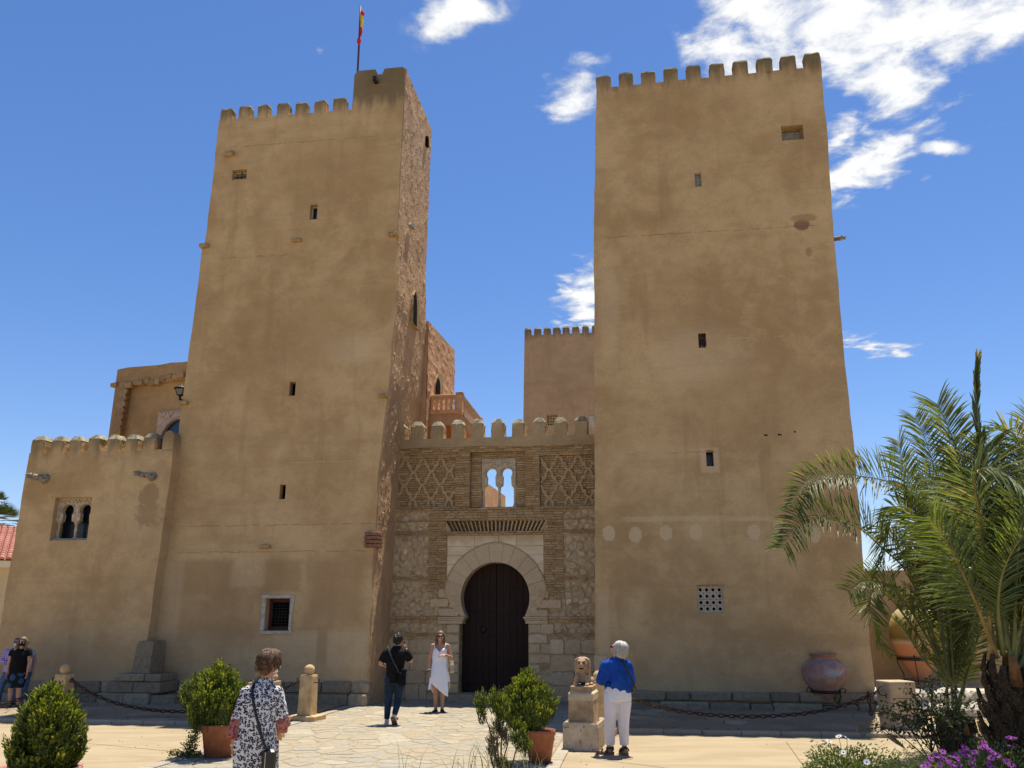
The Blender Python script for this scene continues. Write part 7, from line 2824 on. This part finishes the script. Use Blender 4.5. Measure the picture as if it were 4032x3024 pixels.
def body(root, J, skin, s=1.0, w=1.0, voxel=.0075, hair=None):
    """one continuous figure from a dict of joints"""
    b = MB()
    V = {k: Vector(v) if isinstance(v, tuple) else v for k, v in J.items()}
    mid_h = (V['hL'] + V['hR']) / 2
    mid_s = (V['sL'] + V['sR']) / 2
    yd = V.get('torso_y', .0)
    P_, Mx = head(b, V['head'], V['face'], s)
    f = V['face'].normalized()
    b.cap(mid_s + Vector((0, 0, -.02)), V['head'] - Vector((0, 0, .07)) - f * .012, .056 * s, .050 * s)
    # torso
    hw = (V['hR'] - V['hL']).length / 2
    sw = (V['sR'] - V['sL']).length / 2
    b.ell(mid_h + Vector((0, 0, .05)), (hw + .075 * w, .095 * w, .11 * s))
    b.ell(mid_h.lerp(mid_s, .38), ((hw + .045) * w, .088 * w, .14 * s))
    b.ell(mid_h.lerp(mid_s, .68), ((sw * .80) * w ** .5, .098 * w, .17 * s))
    b.ell(mid_s + Vector((0, 0, -.035)), (sw * .92, .070 * w, .065 * s))
    for q in 'LR':
        b.cap(mid_s.lerp(V['s' + q], .35), V['s' + q], .058 * s, .050 * w ** .5)
        b.cap(V['s' + q], V['e' + q], .050 * w ** .6, .040 * w ** .5)
        b.cap(V['e' + q], V['e' + q].lerp(V['w' + q], .35), .040 * w ** .5, .038 * w ** .5)
        b.cap(V['e' + q].lerp(V['w' + q], .35), V['w' + q], .038 * w ** .5, .025)
        d = V.get('d' + q) or (V['w' + q] - V['e' + q])
        n = V.get('n' + q) or Vector((0, -1, 0))
        hand(b, V['w' + q], d, n, s * .98, J.get('curl' + q, .35), J.get('th' + q, 1))
        b.cap(V['h' + q], V['k' + q], .088 * w ** .7, .052 * w ** .4)
        kc = V['k' + q].lerp(V['a' + q], .3)
        b.cap(V['k' + q], kc, .052 * w ** .4, .050 * w ** .4)
        b.cap(kc, V['a' + q], .050 * w ** .4, .034)
        foot(b, V['a' + q], V['t' + q], s)
    o = remesh(b, 'body', skin, root, voxel, 3)
    eyes(P_, Mx, o, s)
    return o, P_, Mx, V


def strands(root, P_, n, rx, ry, rz, ztop, zlo, mat, seed, rad=.0032, amax=2.6, flare=.10, cz=.03, cy=-.024, name='hair_strands'):
    r = random.Random(seed)
    mb = MB()
    for k in range(n):
        a = r.uniform(-amax, amax)
        lo_ = zlo + .055 * max(0, abs(a) - 1.2)
        z0 = r.uniform(.2, 1) * ztop; z1 = max(lo_ + r.uniform(-.01, .02), z0 - r.uniform(.05, .13))
        pts = []
        da = r.uniform(-.25, .25)
        for i in range(5):
            t = i / 4
            z = z0 + (z1 - z0) * t
            q = math.sqrt(max(.02, 1 - max(0, (z - cz) / rz) ** 2))
            f = 1.02 + flare * t * r.uniform(.3, 1.1) * r.choice((1, .4))
            aa = a + da * t
            pts.append(P_(rx * q * f * math.sin(aa), cy - ry * q * f * math.cos(aa), z))
        mb.tube(pts, [rad, rad, rad, rad * .8, rad * .25], 4)
    return tag(mb.build(name, mat, root), kind='stuff')


def shell(root, name, mat, fn, voxel=.011, smooth=4, parent=None):
    b = MB(); fn(b)
    return remesh(b, name, mat, parent or root, voxel, smooth)


def loft(rings_, n=28):
    """rings: list of (cx, cy, z, rx, ry)"""
    return [[(cx + rx * math.cos(2 * math.pi * i / n), cy + ry * math.sin(2 * math.pi * i / n), z) for i in range(n)] for cx, cy, z, rx, ry in rings_]


def flat_strap(root, pts, wd, mat, name='strap', parent=None):
    mb = MB()
    pts = catmull([Vector(p) for p in pts], 8)
    rs = []
    for i, p in enumerate(pts):
        t = (pts[min(i + 1, len(pts) - 1)] - pts[max(0, i - 1)]).normalized()
        n = Vector((0, -1, 0)) if abs(t.y) < .9 else Vector((1, 0, 0))
        s_ = t.cross(n).normalized() * wd / 2
        q = s_.cross(t).normalized() * .003
        rs.append([p - s_ - q, p + s_ - q, p + s_ + q, p - s_ + q])
    mb.rings(rs, True)
    return mb.build(name, mat, parent or root)


def shoe(root, an, toe, mat, sole=None, s=1.0, name='shoe', pitch=0.0, parent=None, high=.05):
    an, toe = Vector(an), Vector(toe).normalized()
    up = Vector((0, 0, 1))
    sd = toe.cross(up).normalized()
    if pitch:
        rot = Matrix.Rotation(pitch, 3, sd)
        toe = rot @ toe; up = rot @ up
    h = an - up * .055 * s
    Mx = Matrix((sd, toe, up)).transposed()
    b = MB()
    b.ell(h - toe * .02 * s, (.040 * s, .055 * s, .045 * s), Mx)
    b.ell(h + toe * .06 * s - up * .004, (.044 * s, .11 * s, .036 * s), Mx)
    b.ell(h + toe * .13 * s - up * .012, (.046 * s, .065 * s, .026 * s), Mx)
    b.cap(h + up * .02, an + up * (high - .05), .040 * s, .042 * s)
    o = remesh(b, name, mat, root, .006, 2)
    if sole:
        ring_ = [(-.035, -.075), (.035, -.075), (.04, 0), (.05, .10), (.042, .17), (.0, .20), (-.042, .17), (-.05, .10), (-.04, 0)]
        mb = MB().rings([[h + sd * x * s + toe * y * s - up * z for x, y in ring_] for z in (.042 * s, .022 * s)])
        mb.build('sole', sole, root, ).parent = o
    return o


# ---------------------------------------------------------------- woman in the white dress
pw = gnd(1728, 2806)
WW = thing('person', 'smiling woman in a long white strappy dress and sunglasses standing by the gate door', 'person', pw, 0)
Y = -1
J = dict(head=(.0, -.01, 1.515), face=(.08, -1, .02), sL=(-.155, 0, 1.33), sR=(.155, 0, 1.33), eL=(-.215, .02, 1.06), wL=(-.215, -.04, .83), eR=(.235, .02, 1.09), wR=(.125, -.17, 1.155),
         hL=(-.085, 0, .86), hR=(.085, 0, .86), kL=(-.075, -.01, .46), kR=(.065, -.01, .46), aL=(-.07, .02, .085), aR=(.065, .02, .085), tL=(-.25, -1, 0), tR=(.25, -1, 0),
         dL=(.05, -.1, -1), nL=(1, 0, 0), dR=(-1, -.25, -.05), nR=(0, .3, -1), curlR=.3)
bo, P_, Mx, V = body(WW, J, m_skin, 1.0, 1.0)
sunglasses(P_, Mx, bo)
MB().ell(P_(0, .0925, -.053), (.020, .006, .007), Mx, 10, 6).build('smile', simple('teeth_smile', (.60, .50, .45), .4, .4), bo)
def f_(b):
    b.ell(P_(0, -.025, .045), (.088, .098, .088), Mx)
    for q in (-1, 1):
        b.cap(P_(q * .078, .0, .03), P_(q * .088, .01, -.10), .026, .030)
        b.cap(P_(q * .088, .01, -.10), P_(q * .085, .03, -.19), .030, .018)
    b.cap(P_(0, -.08, .0), P_(0, -.085, -.20), .07, .06)
hs_ = shell(WW, 'hair', m_hairs, f_, .008, 2)
# cut the face free: hair shell pulled back
for v in hs_.data.vertices:
    q = v.co - V['head']
    if q.y < -.045 and abs(q.x) < .066 and q.z < .062 and q.z > -.3: v.co.y += .085
def hem(a):
    x = math.cos(a); y = math.sin(a)   # y<0 front
    if y < .15:
        if x < -.80: return .46
        t = (x + .80) / 1.6
        return .60 + (.315 - .60) * min(1, max(0, t)) if x < .8 else .62
    return .44 + .06 * math.sin(5 * a)
n = 72; rows = 26
vs, fs = [], []
prof = [(1.30, .125, .085), (1.24, .150, .108), (1.12, .165, .118), (1.0, .160, .115), (.85, .185, .135), (.7, .205, .15), (.5, .225, .165), (.3, .235, .175)]
for j in range(rows + 1):
    for i in range(n):
        a = 2 * math.pi * i / n
        neck = 1.275 + .035 * abs(math.cos(a)) ** 2 - (.06 * max(0, 1 - abs(math.cos(a)) / .45) if math.sin(a) < 0 else -.0)
        zt, zb = neck, hem(a)
        z = zt + (zb - zt) * j / rows
        rx = interp(sorted((p[0], p[1]) for p in prof), z); ry = interp(sorted((p[0], p[2]) for p in prof), z)
        k = max(0, (1.0 - z) / .6)
        fo = 1 + k * (.055 * math.sin(9 * a + 1.3) + .035 * math.sin(17 * a + z * 2))
        vs.append((rx * math.cos(a) * fo, ry * math.sin(a) * fo - .005, z))
for j in range(rows):
    for i in range(n):
        fs.append((j * n + i, (j + 1) * n + i, (j + 1) * n + (i + 1) % n, j * n + (i + 1) % n))
dress = MB().add(vs, fs, True).build('dress', m_whited, WW)
sm = dress.modifiers.new('t', 'SOLIDIFY'); sm.thickness = .005; sm.offset = -1
for q in (-1, 1):
    flat_strap(WW, [(q * .105, -.085, 1.30), (q * .115, -.05, 1.365), (q * .11, .01, 1.39), (q * .10, .07, 1.33)], .012, m_whited, 'dress_strap', dress)
for q, k in ((-1, 'L'), (1, 'R')):
    a = V['a' + k]
    so_ = shoe(WW, a, V['t' + k], m_shoed, m_shoed, 1.0, 'sandal', high=.012)
MB().lathe([(.032, -.012), (.037, 0), (.032, .012)], 14, (-.215, -.03, .86), cap0=False).build('bracelet', m_brac, bo)
MB().lathe([(.030, -.006), (.034, 0), (.030, .006)], 14, (-.215, -.035, .835), cap0=False).build('bracelet', m_shoed, bo)
flat_strap(WW, [(-.235, -.06, .84), (-.25, -.09, .80), (-.27, -.1, .76)], .012, m_shoed, 'cord', bo)
BG = thing('shoulder_bag', 'beige woven shoulder bag hanging at the side of the woman in white', 'bag', pw + Vector((.235, .06, .80)), R(12))
mb = MB().rings([[(x * s_, y * s_, z) for x, y in ((-.04, -.14), (.04, -.14), (.055, 0), (.04, .14), (-.04, .14), (-.055, 0))] for s_, z in ((.8, -.02), (1.1, .02), (1.05, .14), (.8, .22))], False)
mb.build('body', m_tote, BG)
flat_strap(BG, [(0, -.1, .2), (-.04, -.08, .40), (-.085, -.02, .56), (-.06, .06, .40), (0, .1, .2)], .02, m_tote, 'strap')

# ---------------------------------------------------------------- man in black photographing her
pm = gnd(1548, 2856)
MN = thing('person', 'man in black polo and dark jeans seen from behind, taking a picture, one heel lifted', 'person', pm, 0)
J = dict(head=(.035, .06, 1.495), face=(.28, 1, .05), sL=(-.18, .0, 1.27), sR=(.19, .02, 1.27), eL=(-.275, .03, 1.08), wL=(-.175, .16, 1.02), eR=(.275, .12, 1.12), wR=(.165, .22, 1.33),
         hL=(-.085, .0, .80), hR=(.075, .02, .80), kL=(-.11, .03, .45), kR=(.075, .06, .46), aL=(-.12, 0, .085), aR=(.035, -.12, .175), tL=(-.2, 1, 0), tR=(.2, 1, 0),
         dL=(.5, .8, .1), nL=(0, 0, 1), dR=(-.5, .3, .5), nR=(-.5, -.5, .3), curlR=.6, curlL=.6)
bo, P_, Mx, V = body(MN, J, m_skin2, 1.0, 1.1)
def f_(b):
    b.ell(P_(0, -.02, .045), (.083, .096, .083), Mx)
    b.ell(P_(0, -.045, -.01), (.078, .062, .075), Mx)
    r = random.Random(2)
    for k in range(26):
        a = r.uniform(-2.8, 2.8); e = r.uniform(.5, 1.4)
        b.ell(P_(.075 * math.sin(a) * math.cos(e), -.02 + .085 * math.cos(a) * math.cos(e), .055 + .078 * math.sin(e)), (.018, .018, .013), Mx, 8, 6)
hk_ = shell(MN, 'hair', m_hairk, f_, .007, 2)
strands(hk_, P_, 260, .082, .094, .09, .13, -.05, m_hairk, 8)
def f_(b):
    ms = (V['sL'] + V['sR']) / 2; mh = (V['hL'] + V['hR']) / 2
    b.rings(loft([(0, .01, .74, .175, .125), (0, .01, .85, .170, .125), (0, .005, 1.0, .165, .122), (0, .005, 1.12, .185, .13), (.003, .005, 1.22, .20, .125), (.005, .005, 1.30, .19, .10), (.012, .02, 1.345, .10, .075), (.02, .03, 1.395, .068, .068)]), True)
    b.ell(ms + Vector((0, 0, -.03)), (.225, .095, .085))
    for q in 'LR': b.cap(ms + Vector((0, 0, -.01)), V['s' + q], .078, .074)
    for q in 'LR':
        sh_, el = V['s' + q], V['e' + q]
        b.cap(sh_ + Vector((0, 0, -.01)), sh_.lerp(el, .15), .078, .078)
        b.tube([sh_, sh_.lerp(el, .5), sh_.lerp(el, .78)], [.076, .076, .078], 14)
shell(MN, 'polo_shirt', m_blk, f_, .010, 3)
def f_(b):
    for q in 'LR':
        b.cap(V['h' + q] + Vector((0, 0, .0)), V['k' + q], .108, .070)
        b.tube([V['k' + q] + Vector((0, 0, .02)), V['k' + q].lerp(V['a' + q], .35), V['a' + q] + Vector((0, 0, .02))], [.070, .066, .050], 14)
    b.ell((0, .01, .80), (.165, .12, .09))
shell(MN, 'jeans', m_jean, f_, .010, 2)
shoe(MN, V['aL'], V['tL'], m_shoew, m_sole)
shoe(MN, V['aR'], V['tR'], m_shoew, m_sole, pitch=R(-42))
CB = thing('shoulder_bag', 'black crossbody bag hanging at the right hip of the man in black', 'bag', pm + Vector((.155, -.13, .84)), R(-6))
MB().cbox(-.068, .068, -.045, .045, -.15, .10, .018).build('body', m_blk, CB)
MB().cbox(-.055, .055, -.065, -.046, -.13, .0, .010).build('pocket', m_blk, CB)
MB().ell((.03, .0, .12), (.055, .045, .045), None, 12, 8).build('rolled_jacket', m_blk, CB)
flat_strap(CB, [(-.06, -.01, .09), (-.20, -.025, .34), (-.30, .02, .52), (-.32, .13, .56)], .028, simple('worn_strap', (.03, .03, .033), .6, .4), 'strap')
PH = thing('phone', 'dark phone held up by the man in black', 'phone', pm + Vector((.10, .30, 1.40)), R(10))
MB().cbox(-.037, .037, -.004, .005, -.07, .07, .003).build('body', m_shoed, PH)

# ---------------------------------------------------------------- woman in the blue blouse
pb_ = gnd(2438, 2972)
BW = thing('person', 'white haired woman in a loose royal blue blouse and wide white trousers, seen from behind', 'person', pb_, 0)
J = dict(head=(.015, -.01, 1.455), face=(-.86, .42, .26), sL=(-.16, 0, 1.225), sR=(.16, -.01, 1.225), eL=(-.215, .05, 1.02), wL=(-.19, .26, 1.02), eR=(.195, .03, 1.0), wR=(.17, .22, .96),
         hL=(-.095, 0, .80), hR=(.095, 0, .80), kL=(-.112, .0, .44), kR=(.078, .0, .44), aL=(-.140, .02, .085), aR=(.078, -.01, .085), tL=(-1, .25, 0), tR=(-.15, 1, 0),
         dL=(.2, 1, .1), nL=(0, 0, 1), dR=(-.5, 1, 0), nR=(0, 0, 1))
bo, P_, Mx, V = body(BW, J, m_skin2, .97, 1.25)
sunglasses(P_, Mx, bo, .97)
def f_(b):
    b.ell(P_(0, -.038, .048), (.088, .098, .088), Mx)
    b.ell(P_(0, -.070, -.03), (.084, .060, .095), Mx)
    b.ell(P_(.02, -.08, -.08), (.070, .05, .05), Mx)
    r = random.Random(3)
    for k in range(90):
        a = r.uniform(-1.9, 1.9); z = r.uniform(-.085, .12)
        rr_ = .098 if z < .05 else .098 * math.sqrt(max(.05, 1 - ((z - .05) / .09) ** 2))
        p0 = P_(rr_ * math.sin(a), -.035 - rr_ * math.cos(a), z)
        p1 = P_(rr_ * 1.06 * math.sin(a + .1), -.035 - rr_ * 1.06 * math.cos(a), z - .045)
        b.cap(p0, p1, .012, .007, 7)
hw_ = shell(BW, 'hair', m_hairw, f_, .0065, 2)
strands(hw_, P_, 480, .098, .108, .098, .14, -.15, m_hairw, 7, flare=.26, cz=.05, cy=-.045, amax=2.05)
def f_(b):
    b.rings(loft([(.01, .0, .845, .190, .145), (.01, .0, .92, .198, .15), (.005, 0, 1.03, .188, .148), (.0, -.005, 1.14, .185, .14), (0, -.005, 1.22, .175, .12), (0, 0, 1.28, .165, .10), (.0, .0, 1.325, .09, .075), (.0, .005, 1.35, .065, .06)]), True)
    ms = (V['sL'] + V['sR']) / 2
    b.ell(ms + Vector((0, 0, -.03)), (.20, .105, .09))
    for q in 'LR': b.cap(ms + Vector((0, 0, -.01)), V['s' + q], .082, .08)
    for q in 'LR':
        sh_, el = V['s' + q], V['e' + q]
        b.cap(sh_ + Vector((0, 0, -.01)), sh_.lerp(el, .3), .080, .088)
        en = el.lerp(V['w' + q], .12)
        b.tube([sh_, sh_.lerp(el, .5), el + Vector((0, 0, .0)), en], [.076, .084, .088, .09], 14)
sh = shell(BW, 'blouse', m_blue, f_, .010, 3)
for v in sh.data.vertices:
    c = v.co
    if c.z < 1.2 and abs(c.x) < .23:
        k = min(1, (1.2 - c.z) / .25)
        nsv = noise.noise(Vector((c.x * 9, c.y * 4, c.z * 7)))
        c.y += nsv * .040 * k
    if c.z < .93 and c.x < -.02 and c.y < .05: c.z += .085 * min(1, (-.02 - c.x) / .10) * (1 if c.x > -.16 else max(0, 1 - (-.16 - c.x) / .03))
def f_(b):
    b.rings(loft([(.008, .0, .735, .198, .14), (.008, .0, .80, .198, .142), (.008, 0, .88, .19, .135), (.008, 0, .95, .17, .12)]), True)
shell(BW, 'undershirt', simple('white_undershirt', (.80, .78, .80), .9, .15, .05, 5, .3, 30), f_, .010, 2)
def f_(b):
    for q, ox in (('L', -.01), ('R', .01)):
        h_, k_, a_ = V['h' + q], V['k' + q], V['a' + q]
        b.tube([h_ + Vector((0, 0, .05)), h_ + Vector((0, 0, -.10)), k_ + Vector((0, 0, .05)), k_.lerp(a_, .5), a_ + Vector((.01 if q == 'L' else 0, -.0, .045))], [.100, .108, .088, .074, .066], 18)
    b.ell((0, 0, .80), (.185, .13, .11))
tr_ = shell(BW, 'trousers', m_whitet, f_, .010, 2)
for v in tr_.data.vertices:
    c = v.co
    k = max(0, .8 - c.z)
    c.y += noise.noise(Vector((c.x * 16, c.y * 5, c.z * 2.4))) * .022 * min(1, k * 2)
    c.x += noise.noise(Vector((c.x * 8, c.y * 8, c.z * 3 + 9))) * .010 * min(1, k * 2)
for q in 'LR':
    an, te = V['a' + q], V['t' + q].normalized()
    h = an - Vector((0, 0, .06))
    sd = te.cross(Vector((0, 0, 1))).normalized()
    ring_ = [(-.04, -.07), (.04, -.07), (.045, 0), (.052, .10), (.042, .17), (.0, .195), (-.042, .17), (-.052, .10), (-.045, 0)]
    so_ = MB().rings([[h + sd * x + te * y + Vector((0, 0, z)) for x, y in ring_] for z in (-.024, .012)]).build('sandal', m_sole, BW)
    for (y, r0) in ((.03, .05), (.10, .048), (-.055, .045)):
        pts = [h + te * y + sd * (r0 * math.cos(t)) + Vector((0, 0, .055 * math.sin(t) + (.03 if y < 0 else .0))) for t in [math.pi * k / 8 for k in range(9)]]
        MB().tube(pts, .012, 6).build('sandal_strap', m_shoed, BW).parent = so_
    MB().lathe([(.044, -.012), (.046, 0), (.044, .012)], 14, tuple(an + Vector((0, 0, .005))), cap0=False).build('ankle_strap', m_shoed, BW).parent = so_
BB = thing('shoulder_bag', 'black crossbody bag strap and pouch worn by the woman in blue', 'bag', pb_ + Vector((.20, .15, .93)), R(10))
MB().cbox(-.03, .03, -.10, .10, -.10, .08, .015).build('body', m_leath, BB)
flat_strap(BB, [(-.215, -.26, .40), (-.14, -.305, .28), (-.07, -.325, .12), (-.015, -.30, -.0), (.045, -.19, -.02), (.03, -.05, .02)], .026, m_strap, 'strap')

# ---------------------------------------------------------------- woman in leopard print, near the camera
pl_ = Vector((-2.29, 8.3, 0))
LW = thing('person', 'short haired woman in a black and white leopard print tunic, closest to the camera', 'person', pl_, 0)
J = dict(head=(.062, .02, 1.495), face=(.62, .78, .0), sL=(-.125, 0, 1.24), sR=(.135, .01, 1.24), eL=(-.180, -.02, 1.0), wL=(-.215, .0, .775), eR=(.185, .03, 1.02), wR=(.13, .22, .86),
         hL=(-.09, 0, .82), hR=(.09, 0, .82), kL=(-.09, .0, .45), kR=(.10, .10, .46), aL=(-.09, -.02, .085), aR=(.10, .12, .085), tL=(-.1, 1, 0), tR=(.15, 1, 0),
         dL=(.06, .12, -1), nL=(1, .3, 0), dR=(-.3, 1, -.3), nR=(-.2, 0, -1), curlL=.25)
bo, P_, Mx, V = body(LW, J, m_skin, 1.0, .98, .007)
facemask(P_, Mx, bo, m_mask)
def f_(b):
    b.ell(P_(0, -.022, .045), (.092, .105, .092), Mx)
    b.ell(P_(0, -.058, -.015), (.085, .066, .09), Mx)
    r = random.Random(8)
    for k in range(190):
        a = r.uniform(-2.3, 2.3); z = r.uniform(-.03, .125)
        q = math.sqrt(max(.03, 1 - max(0, (z - .03) / .108) ** 2))
        rx_, ry_ = .094 * q, .106 * q
        p0 = P_(rx_ * math.sin(a), -.024 - ry_ * math.cos(a), z)
        p1 = P_(rx_ * 1.03 * math.sin(a + .05), -.024 - ry_ * 1.02 * math.cos(a), z - .034)
        b.cap(p0, p1, .010, .006, 6)
    b.ell(P_(0, .035, .075), (.075, .06, .055), Mx)
hr_ = shell(LW, 'hair', m_hairb, f_, .0055, 2)
strands(hr_, P_, 420, .094, .106, .108, .137, -.085, m_hairb, 5, rad=.0038, flare=.16)
strands(hr_, P_, 130, .094, .106, .108, .137, -.06, simple('blond_highlights', (.34, .21, .12), .55, .4, .2, 30), 6)
def f_(b):
    b.rings(loft([(-.015, .0, .44, .185, .15), (-.015, .0, .62, .185, .15), (-.015, 0, .80, .188, .15), (-.01, 0, .92, .180, .145), (-.005, -.005, 1.05, .168, .135), (.0, -.005, 1.16, .165, .125), (.0, -.0, 1.24, .155, .108), (.015, .005, 1.30, .105, .088), (.03, .01, 1.345, .066, .065), (.035, .01, 1.375, .058, .058)]), True)
    ms = (V['sL'] + V['sR']) / 2
    b.ell(ms + Vector((0, 0, -.03)), (.165, .095, .085))
    for q in 'LR': b.cap(ms + Vector((0, 0, -.01)), V['s' + q], .075, .07)
    for q in 'LR':
        sh_, el = V['s' + q], V['e' + q]
        b.cap(sh_ + Vector((0, 0, -.01)), sh_.lerp(el, .3), .068, .070)
        b.tube([sh_, sh_.lerp(el, .5), el], [.068, .070, .072], 16)
tn = shell(LW, 'tunic', m_leo, f_, .009, 3)
for v in tn.data.vertices:
    c = v.co
    if c.z < 1.2:
        k = min(1, (1.2 - c.z) / .4)
        c.y += (noise.noise(Vector((c.x * 10, c.y * 3, c.z * 2.2))) * .035) * k
        c.x += noise.noise(Vector((c.x * 5, c.y * 5, c.z * 3 + 4))) * .012 * k
for q in 'LR':
    el, wr = V['e' + q], V['w' + q]
    d = (wr - el).normalized()
    if q == 'L': p0, p1 = el + Vector((0, 0, .03)), el + d * .135
    else: p0, p1 = el - d * .03, el + d * .11
    b = MB()
    n_ = 30
    x_ = d.cross(Vector((0, 0.3, 1))).normalized(); y_ = x_.cross(d)
    rs = []
    for k in range(8):
        t = k / 7
        rr_ = .066 + .022 * t
        rs.append([tuple(p0.lerp(p1, t) + (x_ * math.cos(a) + y_ * math.sin(a)) * rr_ * (1 + .14 * t * math.sin(6 * a))) for a in [2 * math.pi * i / n_ for i in range(n_)]])
    b.rings(rs, True, True, True)
    b.build('sleeve_cuff', m_cuff, LW)
    if q == 'L':
        b = MB().tube([V['sL'] + Vector((-.055, .01, -.08)), V['sL'].lerp(el, .5) + Vector((-.065, .01, 0)), el + Vector((-.062, 0, .03))], .010, 6).build('sleeve_trim', m_cuff, LW)
MB().lathe([(.029, -.009), (.033, 0), (.029, .009)], 14, (-.213, .0, .80), cap0=False).build('watch', m_gold, bo)
def f_(b):
    for q in 'LR':
        b.tube([V['h' + q], V['k' + q], V['a' + q] + Vector((0, 0, .06))], [.10, .085, .07], 14)
shell(LW, 'trousers', m_leo, f_, .011, 2)
for q in 'LR': shoe(LW, V['a' + q], V['t' + q], m_shoed, m_shoed)
LBg = thing('shoulder_bag', 'glossy black leather crossbody bag of the leopard print woman', 'bag', pl_ + Vector((.150, -.14, .70)), R(-12))
mb = MB().cbox(-.058, .058, -.04, .04, -.10, .085, .022)
mb.build('body', m_leath, LBg)
MB().box(-.02, -.014, -.0425, -.039, -.09, .06).build('zip', simple('steel_zip', (.5, .5, .5), .3, .5, metal=.9), LBg)
flat_strap(LBg, [(.0, -.02, .08), (-.04, -.035, .13), (-.12, -.035, .32), (-.19, -.02, .50), (-.225, .03, .60), (-.23, .10, .625)], .024, m_strap, 'strap')

# ---------------------------------------------------------------- masked couple on the left
pk = Vector((-10.72, 19.6, .0))
def small_person(p, rz, label, J, skin, s, w, hairfn, hairmat, topfn, topmat, legfn, legmat, extra=None, shoes=m_shoed, mask=None, glasses=True):
    root = thing('person', label, 'person', p, rz)
    root.scale = (.96, .96, .95)
    bo, P_, Mx, V = body(root, J, skin, s, w, .009)
    if glasses: sunglasses(P_, Mx, bo, s)
    if mask: facemask(P_, Mx, bo, mask, s)
    hr = shell(root, 'hair', hairmat, lambda b: hairfn(b, P_, Mx, V), .009, 2)
    for v in hr.data.vertices:
        q = v.co - V['head']
        f = V['face'].normalized()
        fr_ = q.dot(f); sd_ = abs((q - f * fr_).x)
        if fr_ > .04 and sd_ < .064 and -.25 < q.z < .06: v.co -= f * .08
    shell(root, 'top', topmat, lambda b: topfn(b, V), .011, 3)
    if legfn: shell(root, 'trousers' if legmat is not m_skirt else 'skirt', legmat, lambda b: legfn(b, V), .011, 2)
    for q in 'LR': shoe(root, V['a' + q], V['t' + q], shoes, shoes)
    return root
def jstd(dx=0.0, lean=0.0, z=1.0):
    return dict(head=(dx, -.02, 1.46), face=(.1, -1, 0), sL=(-.17, 0, 1.27), sR=(.17, 0, 1.27), eL=(-.225, .0, 1.02), wL=(-.19, -.09, .80), eR=(.225, .02, 1.02), wR=(.23, -.03, .80), hL=(-.09, 0, .80), hR=(.09, 0, .80),
                kL=(-.09, -.02, .44), kR=(.09, -.02, .44), aL=(-.09, .02, .085), aR=(.09, .02, .085), tL=(-.2, -1, 0), tR=(.2, -1, 0), dL=(.05, -.2, -1), nL=(1, 0, 0), dR=(0, -.1, -1), nR=(-1, 0, 0))
def hair_long(b, P_, Mx, V):
    b.ell(P_(0, -.02, .045), (.092, .10, .088), Mx)
    for q in (-1, 1):
        b.cap(P_(q * .085, -.01, .03), P_(q * .105, .0, -.13), .035, .045)
    b.cap(P_(0, -.08, 0), P_(0, -.09, -.14), .07, .06)
def hair_short(b, P_, Mx, V):
    b.ell(P_(0, -.022, .040), (.080, .093, .078), Mx)
def top_tee(b, V):
    b.rings(loft([(0, .0, .79, .195, .145), (0, 0, .9, .20, .15), (0, 0, 1.02, .19, .14), (0, 0, 1.15, .195, .135), (0, 0, 1.24, .185, .11), (0, 0, 1.295, .12, .085), (0, 0, 1.32, .095, .075)]), True)
    for q in 'LR':
        b.tube([V['s' + q], V['s' + q].lerp(V['e' + q], .45)], [.075, .082], 14)
        b.ell(V['s' + q] + Vector((0, 0, -.01)), .075)
def top_shirt(b, V):
    top_tee(b, V)
    for q in 'LR':
        b.tube([V['s' + q], V['e' + q], V['w' + q]], [.072, .066, .050], 14)
        b.ell(V['e' + q], .066)
def skirt(b, V):
    b.rings(loft([(0, -.01, .47, .165, .13), (0, -.0, .6, .19, .145), (0, 0, .74, .195, .15), (0, 0, .86, .175, .13)]), True)
def jeans(b, V):
    for q in 'LR':
        b.tube([V['h' + q], V['k' + q], V['a' + q] + Vector((0, 0, .03))], [.10, .075, .065], 14)
        b.ell(V['k' + q], .075)
    b.ell(((V['hL'] + V['hR']) / 2), (.165, .12, .10))
small_person(pk, R(0), 'woman in black top and patterned black skirt with black mask, at the far left', jstd(.02), m_skin2, .97, 1.28, hair_long, m_hairs, top_tee, m_blk, skirt, m_skirt, mask=m_blk)
J = jstd(-.02)
J.update(head=(.03, -.02, 1.44), aL=(-.20, -.06, .085), kL=(-.16, -.10, .45), wL=(-.10, -.17, 1.0), eL=(-.25, .02, 1.04), dL=(1, -.2, 0), nL=(0, 0, -1), sL=(-.165, 0, 1.25), sR=(.165, 0, 1.27))
small_person(pk + Vector((-.36, .42, 0)), R(8), 'man in a purple checked shirt and light blue jeans, partly behind the woman in black', J, m_skin2, .97, 1.1, hair_short, m_hairs, top_shirt, m_check, jeans, m_jeanl, mask=m_maskb)
J = jstd(.0)
J.update(head=(-.06, 0, 1.38), sL=(-.2, 0, 1.20), sR=(.13, 0, 1.22))
small_person(pk + Vector((-.12, .45, 0)), R(0), 'person in a grey-white tee almost hidden behind the woman in black, one arm showing', J, m_skin2, .96, 1.0, hair_short, m_hairs, top_tee, simple('grey_white_tee', (.42, .42, .42), .9, .1), jeans, m_jeanl, mask=None)
